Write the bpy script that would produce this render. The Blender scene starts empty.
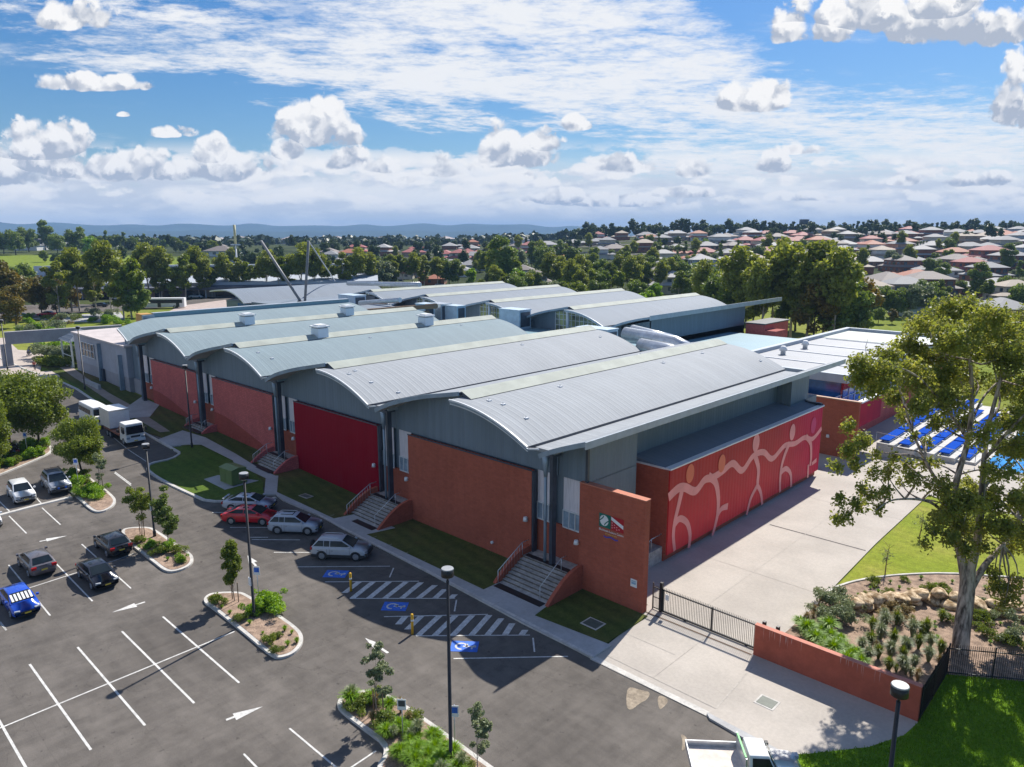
import bpy, bmesh, math, random
import numpy as np
from mathutils import Vector, Matrix
R = math.radians
random.seed(7)
SC = bpy.context.scene
COL = SC.collection
# ------------------------------------------------------------------ camera
FPX, HORY, CAMH = 740.0, 234.0, 25.0
PITCH = math.atan((383.5 - HORY) / FPX)
AZ = R(43.7)
cd = bpy.data.cameras.new("camera")
cam = bpy.data.objects.new("camera", cd)
COL.objects.link(cam)
cam.location = (0, 0, CAMH)
cam.rotation_euler = (math.pi / 2 - PITCH, 0, AZ)
cd.sensor_width = 36
cd.lens = FPX / 1024 * 36
cd.clip_end = 60000
cd.clip_start = 0.5
SC.camera = cam
# ------------------------------------------------------------------ exposure
SC.view_settings.view_transform = 'Standard'
SC.view_settings.look = 'None'
SC.view_settings.exposure = 0.62
SC.view_settings.gamma = 1.0
SC.view_settings.use_curve_mapping = False
SC.cycles.max_bounces = 6
SC.cycles.diffuse_bounces = 3
SC.cycles.glossy_bounces = 2
SC.cycles.transmission_bounces = 3
SC.cycles.transparent_max_bounces = 6
SC.cycles.volume_bounces = 0
SC.cycles.use_denoising = True
SC.cycles.sample_clamp_indirect = 6
# ------------------------------------------------------------------ sun
SUN_EL = 46.0
SUN_AZ = 12.5        # degrees from +Y towards -X
to_sun = Vector((-math.sin(R(SUN_AZ)) * math.cos(R(SUN_EL)), math.cos(R(SUN_AZ)) * math.cos(R(SUN_EL)), math.sin(R(SUN_EL))))
sd = bpy.data.lights.new("sun", 'SUN')
sd.energy = 4.6
sd.angle = R(0.5)
sd.color = (1.0, 0.95, 0.87)
sun = bpy.data.objects.new("sun", sd)
COL.objects.link(sun)
sun.rotation_euler = to_sun.to_track_quat('Z', 'Y').to_euler()
# ------------------------------------------------------------------ node helper
class NT:
    def __init__(s, tree):
        s.t = tree; s.n = tree.nodes; s.l = tree.links
    def new(s, typ, **kw):
        n = s.n.new(typ)
        for k, v in kw.items():
            setattr(n, k, v)
        return n
    def set(s, sock, v):
        if hasattr(v, 'is_output') or isinstance(v, bpy.types.NodeSocket):
            s.l.new(v, sock)
        else:
            sock.default_value = v
    def math(s, op, a, b=None, c=None, clamp=False):
        n = s.new('ShaderNodeMath', operation=op); n.use_clamp = clamp
        s.set(n.inputs[0], a)
        if b is not None: s.set(n.inputs[1], b)
        if c is not None: s.set(n.inputs[2], c)
        return n.outputs[0]
    def vmath(s, op, a, b=None):
        n = s.new('ShaderNodeVectorMath', operation=op)
        s.set(n.inputs[0], a)
        if b is not None: s.set(n.inputs[1], b)
        return n.outputs['Value'] if op in ('DOT_PRODUCT', 'LENGTH') else n.outputs[0]
    def ramp(s, v, lo, hi, a=0.0, b=1.0):
        n = s.new('ShaderNodeMapRange', interpolation_type='SMOOTHSTEP')
        s.set(n.inputs[0], v); s.set(n.inputs[1], lo); s.set(n.inputs[2], hi); s.set(n.inputs[3], a); s.set(n.inputs[4], b)
        return n.outputs[0]
    def mix(s, f, a, b):
        n = s.new('ShaderNodeMix', data_type='RGBA')
        s.set(n.inputs[0], f); s.set(n.inputs[6], a); s.set(n.inputs[7], b)
        return n.outputs[2]
    def noise(s, vec, scale, detail=2, rough=0.5, dist=0.0, dims='3D'):
        n = s.new('ShaderNodeTexNoise', noise_dimensions=dims)
        s.set(n.inputs['Vector'], vec)
        n.inputs['Scale'].default_value = scale; n.inputs['Detail'].default_value = detail
        n.inputs['Roughness'].default_value = rough; n.inputs['Distortion'].default_value = dist
        return n.outputs[0]
    def comb(s, x, y, z):
        n = s.new('ShaderNodeCombineXYZ')
        s.set(n.inputs[0], x); s.set(n.inputs[1], y); s.set(n.inputs[2], z)
        return n.outputs[0]
# ------------------------------------------------------------------ sky
W = bpy.data.worlds.new("World"); SC.world = W; W.use_nodes = True
W.cycles.sampling_method = 'MANUAL'; W.cycles.sample_map_resolution = 512
t = NT(W.node_tree); t.n.clear()
out = t.new('ShaderNodeOutputWorld'); bg = t.new('ShaderNodeBackground'); t.l.new(bg.outputs[0], out.inputs[0])
bg.inputs[1].default_value = 0.105
sky = t.new('ShaderNodeTexSky', sky_type='NISHITA'); sky.sun_disc = False
sky.sun_elevation = R(SUN_EL); sky.sun_rotation = R(-SUN_AZ); sky.altitude = 50
sky.air_density = 1.0; sky.dust_density = 0.4; sky.ozone_density = 2.5
geo = t.new('ShaderNodeNewGeometry')
dvec = t.vmath('SCALE', geo.outputs['Incoming'], None)
dn = dvec.node; dn.inputs['Scale'].default_value = -1.0
f_ = t.vmath('DOT_PRODUCT', dvec, (-math.sin(AZ), math.cos(AZ), 0))
r_ = t.vmath('DOT_PRODUCT', dvec, (math.cos(AZ), math.sin(AZ), 0))
z_ = t.vmath('DOT_PRODUCT', dvec, (0, 0, 1))
ff = t.math('MAXIMUM', f_, 0.05)
U = t.math('DIVIDE', r_, ff); V = t.math('DIVIDE', z_, ff)      # bearing and height of a direction, fixed to the compass
zz = t.math('MAXIMUM', z_, 0.02)
PX = t.math('DIVIDE', r_, t.math('ADD', zz, 0.06)); PY = t.math('DIVIDE', f_, t.math('ADD', zz, 0.06))   # point on the high cloud sheet
def uv_of(px, py):
    c, s_ = math.cos(PITCH), math.sin(PITCH)
    a = (383.5 - py) / FPX
    ffw = c + a * s_
    return ((px - 512) / FPX / ffw, (-s_ + a * c) / ffw)
# high thin sheet: streaked, with long bands
n1 = t.noise(t.comb(t.math('MULTIPLY', PX, 0.55), t.math('MULTIPLY', PY, 1.0), 0.0), 0.85, 5, 0.58, 0.6)
n2 = t.noise(t.comb(PX, t.math('MULTIPLY', PY, 1.3), 3.0), 5.5, 7, 0.72, 0.15)
n3 = t.noise(t.comb(t.math('MULTIPLY', U, 2.2), t.math('MULTIPLY', t.math('ADD', V, t.math('MULTIPLY', U, 0.10)), 14.0), 1.7), 1.7, 6, 0.62, 0.12)
def bandmask(pts, soft=0.05, wob=0.05):
    # pts: (px, top, bottom) of a broad sheet of cloud, as bearings; piecewise through map ranges
    ul = []; 
    fc_t = t.new('ShaderNodeFloatCurve'); fc_b = t.new('ShaderNodeFloatCurve')
    for fc, k in ((fc_t, 1), (fc_b, 2)):
        cu = fc.mapping.curves[0]
        P = [((uv_of(p[0], p[k])[0] + 1.0) / 2.0, (uv_of(p[0], p[k])[1] + 0.2)) for p in pts]
        cu.points[0].location = P[0]; cu.points[1].location = P[-1]
        for q in P[1:-1]: cu.points.new(*q)
        fc.mapping.update()
        t.set(fc.inputs['Value'], t.math('DIVIDE', t.math('ADD', U, 1.0), 2.0))
    Vs = t.math('ADD', t.math('ADD', V, 0.2), t.math('MULTIPLY', t.math('SUBTRACT', n3, 0.5), wob))
    a = t.ramp(t.math('SUBTRACT', fc_t.outputs[0], Vs), -soft, soft)
    b = t.ramp(t.math('SUBTRACT', Vs, fc_b.outputs[0]), -soft * .5, soft * .5)
    return t.math('MULTIPLY', a, b)
bm1 = bandmask([(-200, 20, 70), (0, 28, 56), (150, 18, 78), (260, 8, 100), (400, -40, 108), (500, -60, 118), (570, -60, 132), (640, -30, 165), (720, 10, 200), (800, 72, 205), (1000, 88, 215), (1250, 90, 215)], 0.07, 0.20)
low = t.ramp(t.math('ADD', V, t.math('MULTIPLY', t.math('SUBTRACT', n3, 0.5), 0.05)), 0.105, 0.060)
tex = t.math('ADD', t.math('MULTIPLY', n2, 0.55), t.math('MULTIPLY', n3, 0.45))
sheet = t.math('MULTIPLY', t.ramp(bm1, 0.0, 0.35), t.ramp(t.math('ADD', tex, t.math('MULTIPLY', t.math('SUBTRACT', bm1, 1.0), 0.30)), 0.33, 0.56, 0.0, 0.97))
wisps = t.math('MULTIPLY', t.ramp(t.math('ADD', t.math('MULTIPLY', n1, .5), t.math('MULTIPLY', n3, .5)), 0.53, 0.68), t.ramp(n2, 0.42, 0.62, 0.15, 0.75))
topl = t.math('MULTIPLY', t.math('MULTIPLY', t.ramp(V, 0.2, 0.27), t.ramp(U, -0.15, -0.4)), t.ramp(tex, 0.44, 0.62))
n4 = t.noise(t.comb(t.math('MULTIPLY', U, 2.2), t.math('MULTIPLY', V, 9.0), 5.0), 3.2, 6, 0.6, 0.3)
# cumulus heaps
cn = t.noise(t.comb(U, V, 0.3), 22.0, 7, 0.66)
cn2 = t.noise(t.comb(U, V, 9.3), 46.0, 4, 0.6)
jit = t.math('MULTIPLY', t.math('SUBTRACT', cn, 0.5), 0.05)
def cell(u, v, s1):
    w = t.new('ShaderNodeTexVoronoi', feature='F1', voronoi_dimensions='2D'); w.inputs['Scale'].default_value = s1
    t.set(w.inputs['Vector'], t.comb(t.math('ADD', u, jit), t.math('ADD', v, jit), 0.0)); return w.outputs['Distance']
def billow(u, v, s1): return t.math('ADD', t.math('MULTIPLY', cell(u, v, s1), 0.7), t.math('MULTIPLY', cell(u, v, s1 * 2.6), 0.3))
b0 = billow(U, V, 21.0); b1 = billow(t.math('ADD', U, 0.005), t.math('ADD', V, 0.009), 21.0)
relief = t.math('MULTIPLY', t.math('SUBTRACT', b1, b0), 4.0)       # > 0 on the side turned to the light
lowdeck = t.math('MULTIPLY', low, t.ramp(n4, 0.22, 0.42, 0.55, 0.97))
hi = t.math('MAXIMUM', t.math('MAXIMUM', sheet, t.math('MULTIPLY', wisps, 0.8)), topl)
pb = billow(t.math('MULTIPLY', U, 0.8), t.math('MULTIPLY', V, 2.4), 15.0); pb1 = billow(t.math('ADD', t.math('MULTIPLY', U, 0.8), 0.006), t.math('ADD', t.math('MULTIPLY', V, 2.4), 0.016), 15.0)
prel = t.math('MULTIPLY', t.math('SUBTRACT', pb1, pb), 4.0)
pf = t.math('ADD', t.math('MULTIPLY', t.noise(t.comb(U, t.math('MULTIPLY', V, 2.6), 4.4), 9.0, 5, 0.6), 0.75), t.math('MULTIPLY', t.math('SUBTRACT', 0.85, pb), 0.30))
puff = t.math('MULTIPLY', t.ramp(pf, 0.45, 0.53), t.math('MULTIPLY', t.ramp(V, 0.02, 0.04), t.ramp(V, 0.125, 0.09)))
hi = t.math('MAXIMUM', hi, t.math('MAXIMUM', lowdeck, puff))
cnz = t.math('ADD', t.math('MULTIPLY', t.math('SUBTRACT', 0.40, b0), 2.4), t.math('ADD', t.math('MULTIPLY', t.math('SUBTRACT', cn, 0.5), 1.6), t.math('MULTIPLY', t.math('SUBTRACT', cn2, 0.5), 0.9)))
heaps = [(318,124,44,26,1,.1),(300,122,26,18,1,.1),(345,158,34,13,1,.1),(380,163,26,10,1,.1),(290,146,18,14,1,.1),(447,166,24,12,1,.15),(520,150,40,19,1,.25),(498,142,24,16,1,.2),(540,140,20,14,1,.2),
 (618,163,38,10,1,.1),(692,166,22,12,1,.1),(774,160,18,13,1,.3),(70,14,42,16,1,0),(90,82,56,9,1,.05),(60,80,28,9,1,0),(172,131,26,7,1,.05),(45,145,58,22,1,.35),(60,160,90,18,1,.3),(130,166,60,16,1,.3),(228,162,50,20,1,.25),(215,152,26,16,1,.15),(10,170,50,16,1,.3),(185,168,40,12,1,.2),
 (870,12,86,22,1,.55),(960,18,90,26,1,1.0),(820,30,50,14,1,.2),(1012,88,24,34,1,.5),(1030,100,28,30,1,.5),(940,5,60,20,1,.8),(765,92,24,16,1,0),(745,98,40,14,1,.15),
 (580,122,18,9,1,.1),(560,196,34,9,1,.4),(620,200,60,7,1,.3),(800,196,34,5,1,0),(925,197,16,4,1,0),(404,178,12,6,1,0),(530,176,10,5,1,0),(800,148,20,8,1,.2),(905,180,16,6,1,.2),(125,114,8,3,1,0),(975,178,36,9,1,.3),(680,192,34,6,1,.1)]
best = None; shade = None
for (px, py, rx, ry, a, gs) in heaps:
    u0, v0 = uv_of(px, py + ry * 0.5)
    ru, rv = rx / FPX * 1.02, ry / FPX * 1.5
    du = t.math('MULTIPLY', t.math('SUBTRACT', U, u0), 1.0 / ru)
    dv = t.math('SUBTRACT', V, v0)
    up_ = t.math('MULTIPLY', t.math('MAXIMUM', dv, 0.0), 1.0 / rv)
    dn_ = t.math('MULTIPLY', t.math('MINIMUM', dv, 0.0), 3.2 / rv)
    d2 = t.math('ADD', t.math('ADD', t.math('MULTIPLY', du, du), t.math('MULTIPLY', up_, up_)), t.math('MULTIPLY', dn_, dn_))
    m = t.math('SUBTRACT', 1.0, d2)
    sh = t.math('MULTIPLY', t.ramp(dv, rv * 0.55, -rv * .15, 0.02, (0.62 if ry > 8 else 0.2) + gs), 1.0)
    if best is None:
        best, shade = m, sh
    else:
        isn = t.math('GREATER_THAN', m, best)
        best2 = t.math('MAXIMUM', m, best)
        shade = t.math('ADD', t.math('MULTIPLY', isn, sh), t.math('MULTIPLY', t.math('SUBTRACT', 1.0, isn), shade))
        best = best2
field = t.math('ADD', best, t.math('MULTIPLY', cnz, 0.85))
cum = t.math('MULTIPLY', t.ramp(field, -0.05, 0.42), t.ramp(f_, 0.02, 0.1))
# generic heaps all round, so the sky behind is a sky too
gshade = t.math('SUBTRACT', t.math('MULTIPLY', shade, t.ramp(cn, 0.62, 0.38, 0.6, 1.35)), t.math('MULTIPLY', relief, 0.8), clamp=True)
white = (6.35, 6.25, 6.15, 1); grey = (2.9, 3.2, 3.8, 1)
hi_col0 = t.mix(t.math('MULTIPLY', low, t.ramp(n4, 0.44, 0.60, 0.85, 0.0)), (5.8, 5.85, 5.95, 1), (4.0, 4.3, 4.9, 1))
hi_col = t.mix(t.math('MULTIPLY', puff, t.math('ADD', t.ramp(pf, 0.50, 0.62, 0.25, 0.8), t.math('MULTIPLY', prel, 0.8), clamp=True)), hi_col0, (6.3, 6.2, 6.1, 1))
cum_col = t.mix(t.math('MINIMUM', gshade, 1.0), white, grey)
hs = t.new('ShaderNodeHueSaturation'); hs.inputs['Saturation'].default_value = 1.35; hs.inputs['Value'].default_value = 0.92
t.l.new(sky.outputs[0], hs.inputs['Color'])
dim = t.new('ShaderNodeVectorMath', operation='SCALE'); t.l.new(hs.outputs[0], dim.inputs[0]); t.set(dim.inputs['Scale'], t.ramp(V, 0.0, 0.55, 0.58, 0.74))
tint = t.vmath('MULTIPLY', dim.outputs[0], (0.80, 0.93, 1.06))
c1 = t.mix(hi, tint, hi_col)
c2 = t.mix(cum, c1, cum_col)
t.l.new(c2, bg.inputs[0])
# ------------------------------------------------------------------ ground helpers
FW = Vector((-math.sin(AZ) * math.cos(PITCH), math.cos(AZ) * math.cos(PITCH), -math.sin(PITCH)))
RT = Vector((math.cos(AZ), math.sin(AZ), 0))
UPV = Vector((-math.sin(AZ) * math.sin(PITCH), math.cos(AZ) * math.sin(PITCH), math.cos(PITCH)))
def ray(px, py): return FW * FPX + RT * (px - 512) + UPV * (383.5 - py)
def gz(x): return 0.026 * min(max(-52 - x, 0), 78)          # the street climbs gently to the west
def sstep(x, a, b):
    x = min(max((x - a) / (b - a), 0), 1); return x * x * (3 - 2 * x)
def terrain(x, y):
    r = math.hypot(x, y); z = gz(x)
    if r > 250:
        fwd = -math.sin(AZ) * x + math.cos(AZ) * y; rt = math.cos(AZ) * x + math.sin(AZ) * y
        ang = rt / max(fwd, 1) if fwd > 0 else 0.3
        A = 0.50 + 0.5 * sstep(ang, -0.1, 0.22)
        hill = 21 * A * sstep(r, 270, 760) 
        fall = sstep(r, 900, 2200)
        z = z + hill * (1 - fall) - 12 * fall
    return z
def gp(px, py, dz=0.0):
    """point of the sloping ground seen along a bearing"""
    z = 0.0; d = ray(px, py)
    for _ in range(40):
        k = (z + dz - CAMH) / d.z
        x, y = k * d.x, k * d.y
        z = gz(x)
    return (x, y)
def at_x(px, py, x0):
    d = ray(px, py); k = x0 / d.x; return (k * d.y, CAMH + k * d.z)
def at_y(px, py, y0):
    d = ray(px, py); k = y0 / d.y; return (k * d.x, CAMH + k * d.z)
# ------------------------------------------------------------------ materials
def rgba(c): return (c[0], c[1], c[2], 1)
MATS = {}
def mat(name, col, rough=0.6, var=0.12, scale=1.0, bump=0.0, bscale=20.0, metal=0.0, spec=0.5, col2=None, stretch=None, fine=None, emis=None):
    if name in MATS: return MATS[name]
    m = bpy.data.materials.new(name); m.use_nodes = True
    t = NT(m.node_tree); t.n.clear()
    o = t.new('ShaderNodeOutputMaterial'); b = t.new('ShaderNodeBsdfPrincipled'); t.l.new(b.outputs[0], o.inputs[0])
    tc = t.new('ShaderNodeTexCoord'); vec = tc.outputs['Object']
    if stretch: vec = t.vmath('MULTIPLY', vec, stretch)
    n = t.noise(vec, scale, 5, 0.6)
    a = [max(0, c * (1 - var)) for c in col]; bb = [min(1, c * (1 + var)) for c in (col2 or col)]
    c = t.mix(t.ramp(n, 0.32, 0.68), rgba(a), rgba(bb))
    if fine:
        n2 = t.noise(tc.outputs['Object'], fine[0], 3, 0.7)
        f = t.ramp(n2, 0.3, 0.7, 1 - fine[1], 1 + fine[1])
        mm = t.new('ShaderNodeVectorMath', operation='SCALE'); t.set(mm.inputs[0], c); t.set(mm.inputs['Scale'], f); c = mm.outputs[0]
    t.set(b.inputs['Base Color'], c)
    b.inputs['Roughness'].default_value = rough; b.inputs['Metallic'].default_value = metal
    b.inputs['Specular IOR Level'].default_value = spec
    if bump:
        bn = t.new('ShaderNodeBump'); bn.inputs['Strength'].default_value = bump; bn.inputs['Distance'].default_value = 0.02
        t.set(bn.inputs['Height'], t.noise(tc.outputs['Object'], bscale, 3, 0.6)); t.l.new(bn.outputs[0], b.inputs['Normal'])
    MATS[name] = m
    return m
def paint(name, col, rough=0.25, metal=0.0, var=0.04):
    if name in MATS: return MATS[name]
    m = mat(name, col, rough, var, 3.0, metal=metal)
    b = [n for n in m.node_tree.nodes if n.type == 'BSDF_PRINCIPLED'][0]
    b.inputs['Coat Weight'].default_value = 0.6; b.inputs['Coat Roughness'].default_value = 0.08
    return m
def glassy(name, col=(0.012, 0.018, 0.022)):
    return mat(name, col, 0.12, 0.2, 1.0, spec=0.35)
def leafmat(name, c1, c2, c3, trans=0.35, scale=0.5):
    if name in MATS: return MATS[name]
    m = bpy.data.materials.new(name); m.use_nodes = True
    t = NT(m.node_tree); t.n.clear()
    o = t.new('ShaderNodeOutputMaterial')
    tc = t.new('ShaderNodeTexCoord'); oi = t.new('ShaderNodeObjectInfo')
    n = t.noise(tc.outputs['Object'], scale, 3, 0.6); n2 = t.noise(tc.outputs['Object'], scale * 9, 2, 0.6)
    c = t.mix(t.ramp(n, 0.35, 0.65), rgba(c1), rgba(c2)); c = t.mix(t.ramp(n2, 0.45, 0.75), c, rgba(c3))
    c = t.mix(t.math('MULTIPLY', oi.outputs['Random'], 0.4), c, rgba([k * 0.6 for k in c1]))
    d = t.new('ShaderNodeBsdfPrincipled'); tr = t.new('ShaderNodeBsdfTranslucent'); mx = t.new('ShaderNodeMixShader')
    t.set(d.inputs['Base Color'], c); d.inputs['Roughness'].default_value = 0.5; d.inputs['Specular IOR Level'].default_value = 0.35
    hs = t.new('ShaderNodeHueSaturation'); hs.inputs['Hue'].default_value = 0.485; hs.inputs['Value'].default_value = 1.5; hs.inputs['Saturation'].default_value = 1.1
    t.set(hs.inputs['Color'], c); t.l.new(hs.outputs[0], tr.inputs['Color'])
    mx.inputs[0].default_value = trans
    t.l.new(d.outputs[0], mx.inputs[1]); t.l.new(tr.outputs[0], mx.inputs[2]); t.l.new(mx.outputs[0], o.inputs[0])
    MATS[name] = m
    return m
def ribbed(name, col, axis, pitch, rough=0.45, metal=0.0, strength=0.5, var=0.06, seam=0.0, along=0.35, spec=0.5):
    """metal sheet with pressed ribs; axis = direction the ribs repeat in"""
    if name in MATS: return MATS[name]
    m = bpy.data.materials.new(name); m.use_nodes = True
    t = NT(m.node_tree); t.n.clear()
    o = t.new('ShaderNodeOutputMaterial'); b = t.new('ShaderNodeBsdfPrincipled'); t.l.new(b.outputs[0], o.inputs[0])
    tc = t.new('ShaderNodeTexCoord'); sp = t.new('ShaderNodeSeparateXYZ'); t.l.new(tc.outputs['Object'], sp.inputs[0])
    if axis == 'xy': q = t.math('ADD', sp.outputs[0], sp.outputs[1])
    else: q = sp.outputs['xyz'.index(axis)]
    ph = t.math('MULTIPLY', q, 2 * math.pi / pitch); s = t.math('SINE', ph)
    cell = t.math('FLOOR', t.math('DIVIDE', q, pitch * 1.0))
    wn = t.new('ShaderNodeTexWhiteNoise', noise_dimensions='1D'); t.set(wn.inputs['W'], cell)
    n = t.noise(tc.outputs['Object'], 0.25, 4, 0.6)
    n2 = t.noise(t.vmath('MULTIPLY', tc.outputs['Object'], (1.0, 1.0, 0.2)), 1.7, 4, 0.7)
    k = t.math('ADD', t.math('MULTIPLY', wn.outputs[0], var), t.math('ADD', t.math('MULTIPLY', n, along * .4), t.math('MULTIPLY', n2, along * .3)))
    k = t.math('ADD', k, 1.0 - var * .5 - along * .35)
    k = t.math('ADD', k, t.math('MULTIPLY', t.ramp(s, 0.80, 1.0), seam))
    mm = t.new('ShaderNodeVectorMath', operation='SCALE'); mm.inputs[0].default_value = col; t.set(mm.inputs['Scale'], k)
    t.l.new(mm.outputs[0], b.inputs['Base Color'])
    b.inputs['Roughness'].default_value = rough; b.inputs['Metallic'].default_value = metal; b.inputs['Specular IOR Level'].default_value = spec
    bn = t.new('ShaderNodeBump'); bn.inputs['Strength'].default_value = strength; bn.inputs['Distance'].default_value = 0.04
    t.set(bn.inputs['Height'], t.ramp(s, 0.4, 1.0)); t.l.new(bn.outputs[0], b.inputs['Normal'])
    MATS[name] = m
    return m
def brickmat(name, c1, c2, mortar, sc=1.0, course=0.0):
    if name in MATS: return MATS[name]
    m = bpy.data.materials.new(name); m.use_nodes = True
    t = NT(m.node_tree); t.n.clear()
    o = t.new('ShaderNodeOutputMaterial'); b = t.new('ShaderNodeBsdfPrincipled'); t.l.new(b.outputs[0], o.inputs[0])
    tc = t.new('ShaderNodeTexCoord'); sp = t.new('ShaderNodeSeparateXYZ'); t.l.new(tc.outputs['Object'], sp.inputs[0])
    br = t.new('ShaderNodeTexBrick'); br.inputs['Scale'].default_value = 1.0
    br.inputs['Brick Width'].default_value = 0.4 * sc; br.inputs['Row Height'].default_value = 0.2 * sc; br.inputs['Mortar Size'].default_value = 0.012
    t.set(br.inputs['Color1'], rgba(c1)); t.set(br.inputs['Color2'], rgba(c2)); t.set(br.inputs['Mortar'], rgba(mortar))
    t.set(br.inputs['Vector'], t.comb(t.math('ADD', sp.outputs[0], sp.outputs[1]), sp.outputs[2], 0.0))
    n = t.noise(tc.outputs['Object'], 0.35, 5, 0.65)
    n2 = t.noise(t.vmath('MULTIPLY', tc.outputs['Object'], (2.5, 2.5, 0.25)), 1.0, 4, 0.6)
    jx = t.math('FRACT', t.math('DIVIDE', t.math('ADD', sp.outputs[0], sp.outputs[1]), 3.67)); jn = t.ramp(jx, 0.0, 0.012, 0.80, 1.0)
    mm = t.new('ShaderNodeVectorMath', operation='SCALE'); t.set(mm.inputs[0], br.outputs[0])
    n3 = t.noise(t.vmath('MULTIPLY', tc.outputs['Object'], (1, 1, 2.2)), 6.0, 4, 0.7)
    t.set(mm.inputs['Scale'], t.math('MULTIPLY', jn, t.math('ADD', t.math('ADD', t.ramp(n, 0.3, 0.7, 0.88, 1.02), t.ramp(n2, 0.3, 0.7, -0.03, 0.06)), t.ramp(n3, 0.3, 0.7, -0.07, 0.09))))
    t.l.new(mm.outputs[0], b.inputs['Base Color']); b.inputs['Roughness'].default_value = 0.85; b.inputs['Specular IOR Level'].default_value = 0.2
    MATS[name] = m
    return m
M = {}
M['brick'] = brickmat('brick_orange', (0.44, 0.118, 0.068), (0.385, 0.100, 0.058), (0.36, 0.115, 0.08))
M['brick_pink'] = brickmat('brick_pink', (0.62, 0.155, 0.14), (0.53, 0.13, 0.118), (0.36, 0.10, 0.08))
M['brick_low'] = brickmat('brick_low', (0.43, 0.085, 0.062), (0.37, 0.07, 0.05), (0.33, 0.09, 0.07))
M['render_wall'] = mat('render_wall', (0.42, 0.105, 0.062), 0.85, 0.10, 0.5, 0.2, 15, stretch=(1, 1, .4), fine=(3, .08), spec=.2)
M['crimson'] = ribbed('crimson_panel', (0.27, 0.001, 0.014), 'xy', 0.6, 0.6, 0, 0.15, 0.05, 0, 0.2, spec=.15)
M['wall_metal'] = ribbed('wall_metal', (0.17, 0.215, 0.255), 'xy', 0.45, 0.6, 0.0, 0.5, 0.12, 0.05, 0.35)
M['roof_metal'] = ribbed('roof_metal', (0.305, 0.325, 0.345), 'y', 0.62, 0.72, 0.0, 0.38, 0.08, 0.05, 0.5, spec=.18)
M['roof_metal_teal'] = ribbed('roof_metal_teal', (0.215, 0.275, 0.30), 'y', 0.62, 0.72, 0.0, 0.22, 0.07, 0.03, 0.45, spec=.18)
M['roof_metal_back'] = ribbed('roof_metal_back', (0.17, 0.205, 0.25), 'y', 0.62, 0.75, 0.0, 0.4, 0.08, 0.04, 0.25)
M['ridge'] = mat('ridge_sheet', (0.36, 0.385, 0.34), 0.7, 0.10, 0.4, spec=.2)
M['trim_white'] = mat('trim_white', (0.72, 0.73, 0.74), 0.4, 0.05, 1)
M['trim_grey'] = mat('trim_grey', (0.42, 0.46, 0.50), 0.4, 0.08, 1)
M['trim_dark'] = mat('trim_dark', (0.07, 0.08, 0.10), 0.5, 0.2, 1)
M['soffit'] = mat('soffit', (0.42, 0.40, 0.38), 0.7, 0.1, 1)
M['steel_blue'] = mat('steel_blue', (0.28, 0.35, 0.42), 0.35, 0.12, 1, metal=0.2)
M['steel_dark'] = mat('steel_dark', (0.045, 0.055, 0.075), 0.4, 0.2, 1)
M['teal'] = ribbed('teal_sheet', (0.17, 0.30, 0.36), 'y', 0.5, 0.5, 0, 0.3, 0.06, 0, 0.2)
M['frosted'] = mat('frosted_glazing', (0.80, 0.74, 0.76), 0.3, 0.12, 2.5, stretch=(6, 6, .3), spec=0.6)
M['window_light'] = mat('window_light', (0.30, 0.38, 0.46), 0.12, 0.25, 1.2, spec=0.8)
M['glass'] = glassy('dark_glass')
M['glass_blue'] = mat('glass_blue', (0.03, 0.13, 0.36), 0.1, 0.3, 0.6, spec=0.8)
M['concrete'] = mat('concrete', (0.435, 0.395, 0.35), 0.85, 0.09, 0.22, 0.15, 12, fine=(5, .05), spec=.25)
M['path'] = mat('path_concrete', (0.40, 0.40, 0.40), 0.85, 0.10, 0.4, 0.15, 12, fine=(4, .07), spec=.25)
M['kerb'] = mat('kerb_concrete', (0.52, 0.50, 0.465), 0.8, 0.12, 1.2, 0.1, 10, fine=(6, .10), spec=.25)
M['white_paint'] = mat('white_paint', (0.58, 0.57, 0.54), 0.7, 0.16, 3, fine=(16, .20), spec=.25)
M['blue_paint'] = mat('blue_paint', (0.03, 0.14, 0.58), 0.6, 0.15, 3, fine=(10, .1))
M['yellow'] = mat('yellow_plastic', (0.75, 0.42, 0.02), 0.5, 0.08, 3)
M['black'] = mat('black_steel', (0.015, 0.015, 0.017), 0.45, 0.2, 2)
M['white'] = mat('white_enamel', (0.78, 0.78, 0.77), 0.4, 0.06, 2)
M['galv'] = mat('galvanised', (0.56, 0.58, 0.60), 0.3, 0.12, 2.0, metal=0.55)
M['mulch'] = mat('mulch', (0.30, 0.215, 0.16), 0.95, 0.28, 2.0, 0.7, 14, fine=(13, .30), spec=.15)
M['dirt'] = mat('dirt', (0.40, 0.33, 0.26), 0.95, 0.2, 1.5, fine=(8, .2), spec=.15)
M['stone'] = mat('sandstone', (0.34, 0.22, 0.11), 0.9, 0.35, 1.6, 0.9, 5, col2=(0.56, 0.44, 0.30), fine=(7, .18), spec=.2)
M['trunk_grey'] = mat('bark_grey', (0.12, 0.095, 0.075), 0.9, 0.4, 1.3, 0.9, 9, col2=(0.42, 0.35, 0.29), stretch=(3.2, 3.2, .28), spec=.2)
M['trunk_pale'] = mat('bark_pale', (0.42, 0.37, 0.31), 0.85, 0.25, 1.0, stretch=(2, 2, .5), spec=.2)
M['trunk_dark'] = mat('bark_dark', (0.10, 0.075, 0.055), 0.9, 0.3, 1.5, stretch=(3, 3, .6), spec=.2)
M['timber'] = mat('timber', (0.26, 0.17, 0.10), 0.85, 0.2, 3, stretch=(5, 5, .6))
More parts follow.
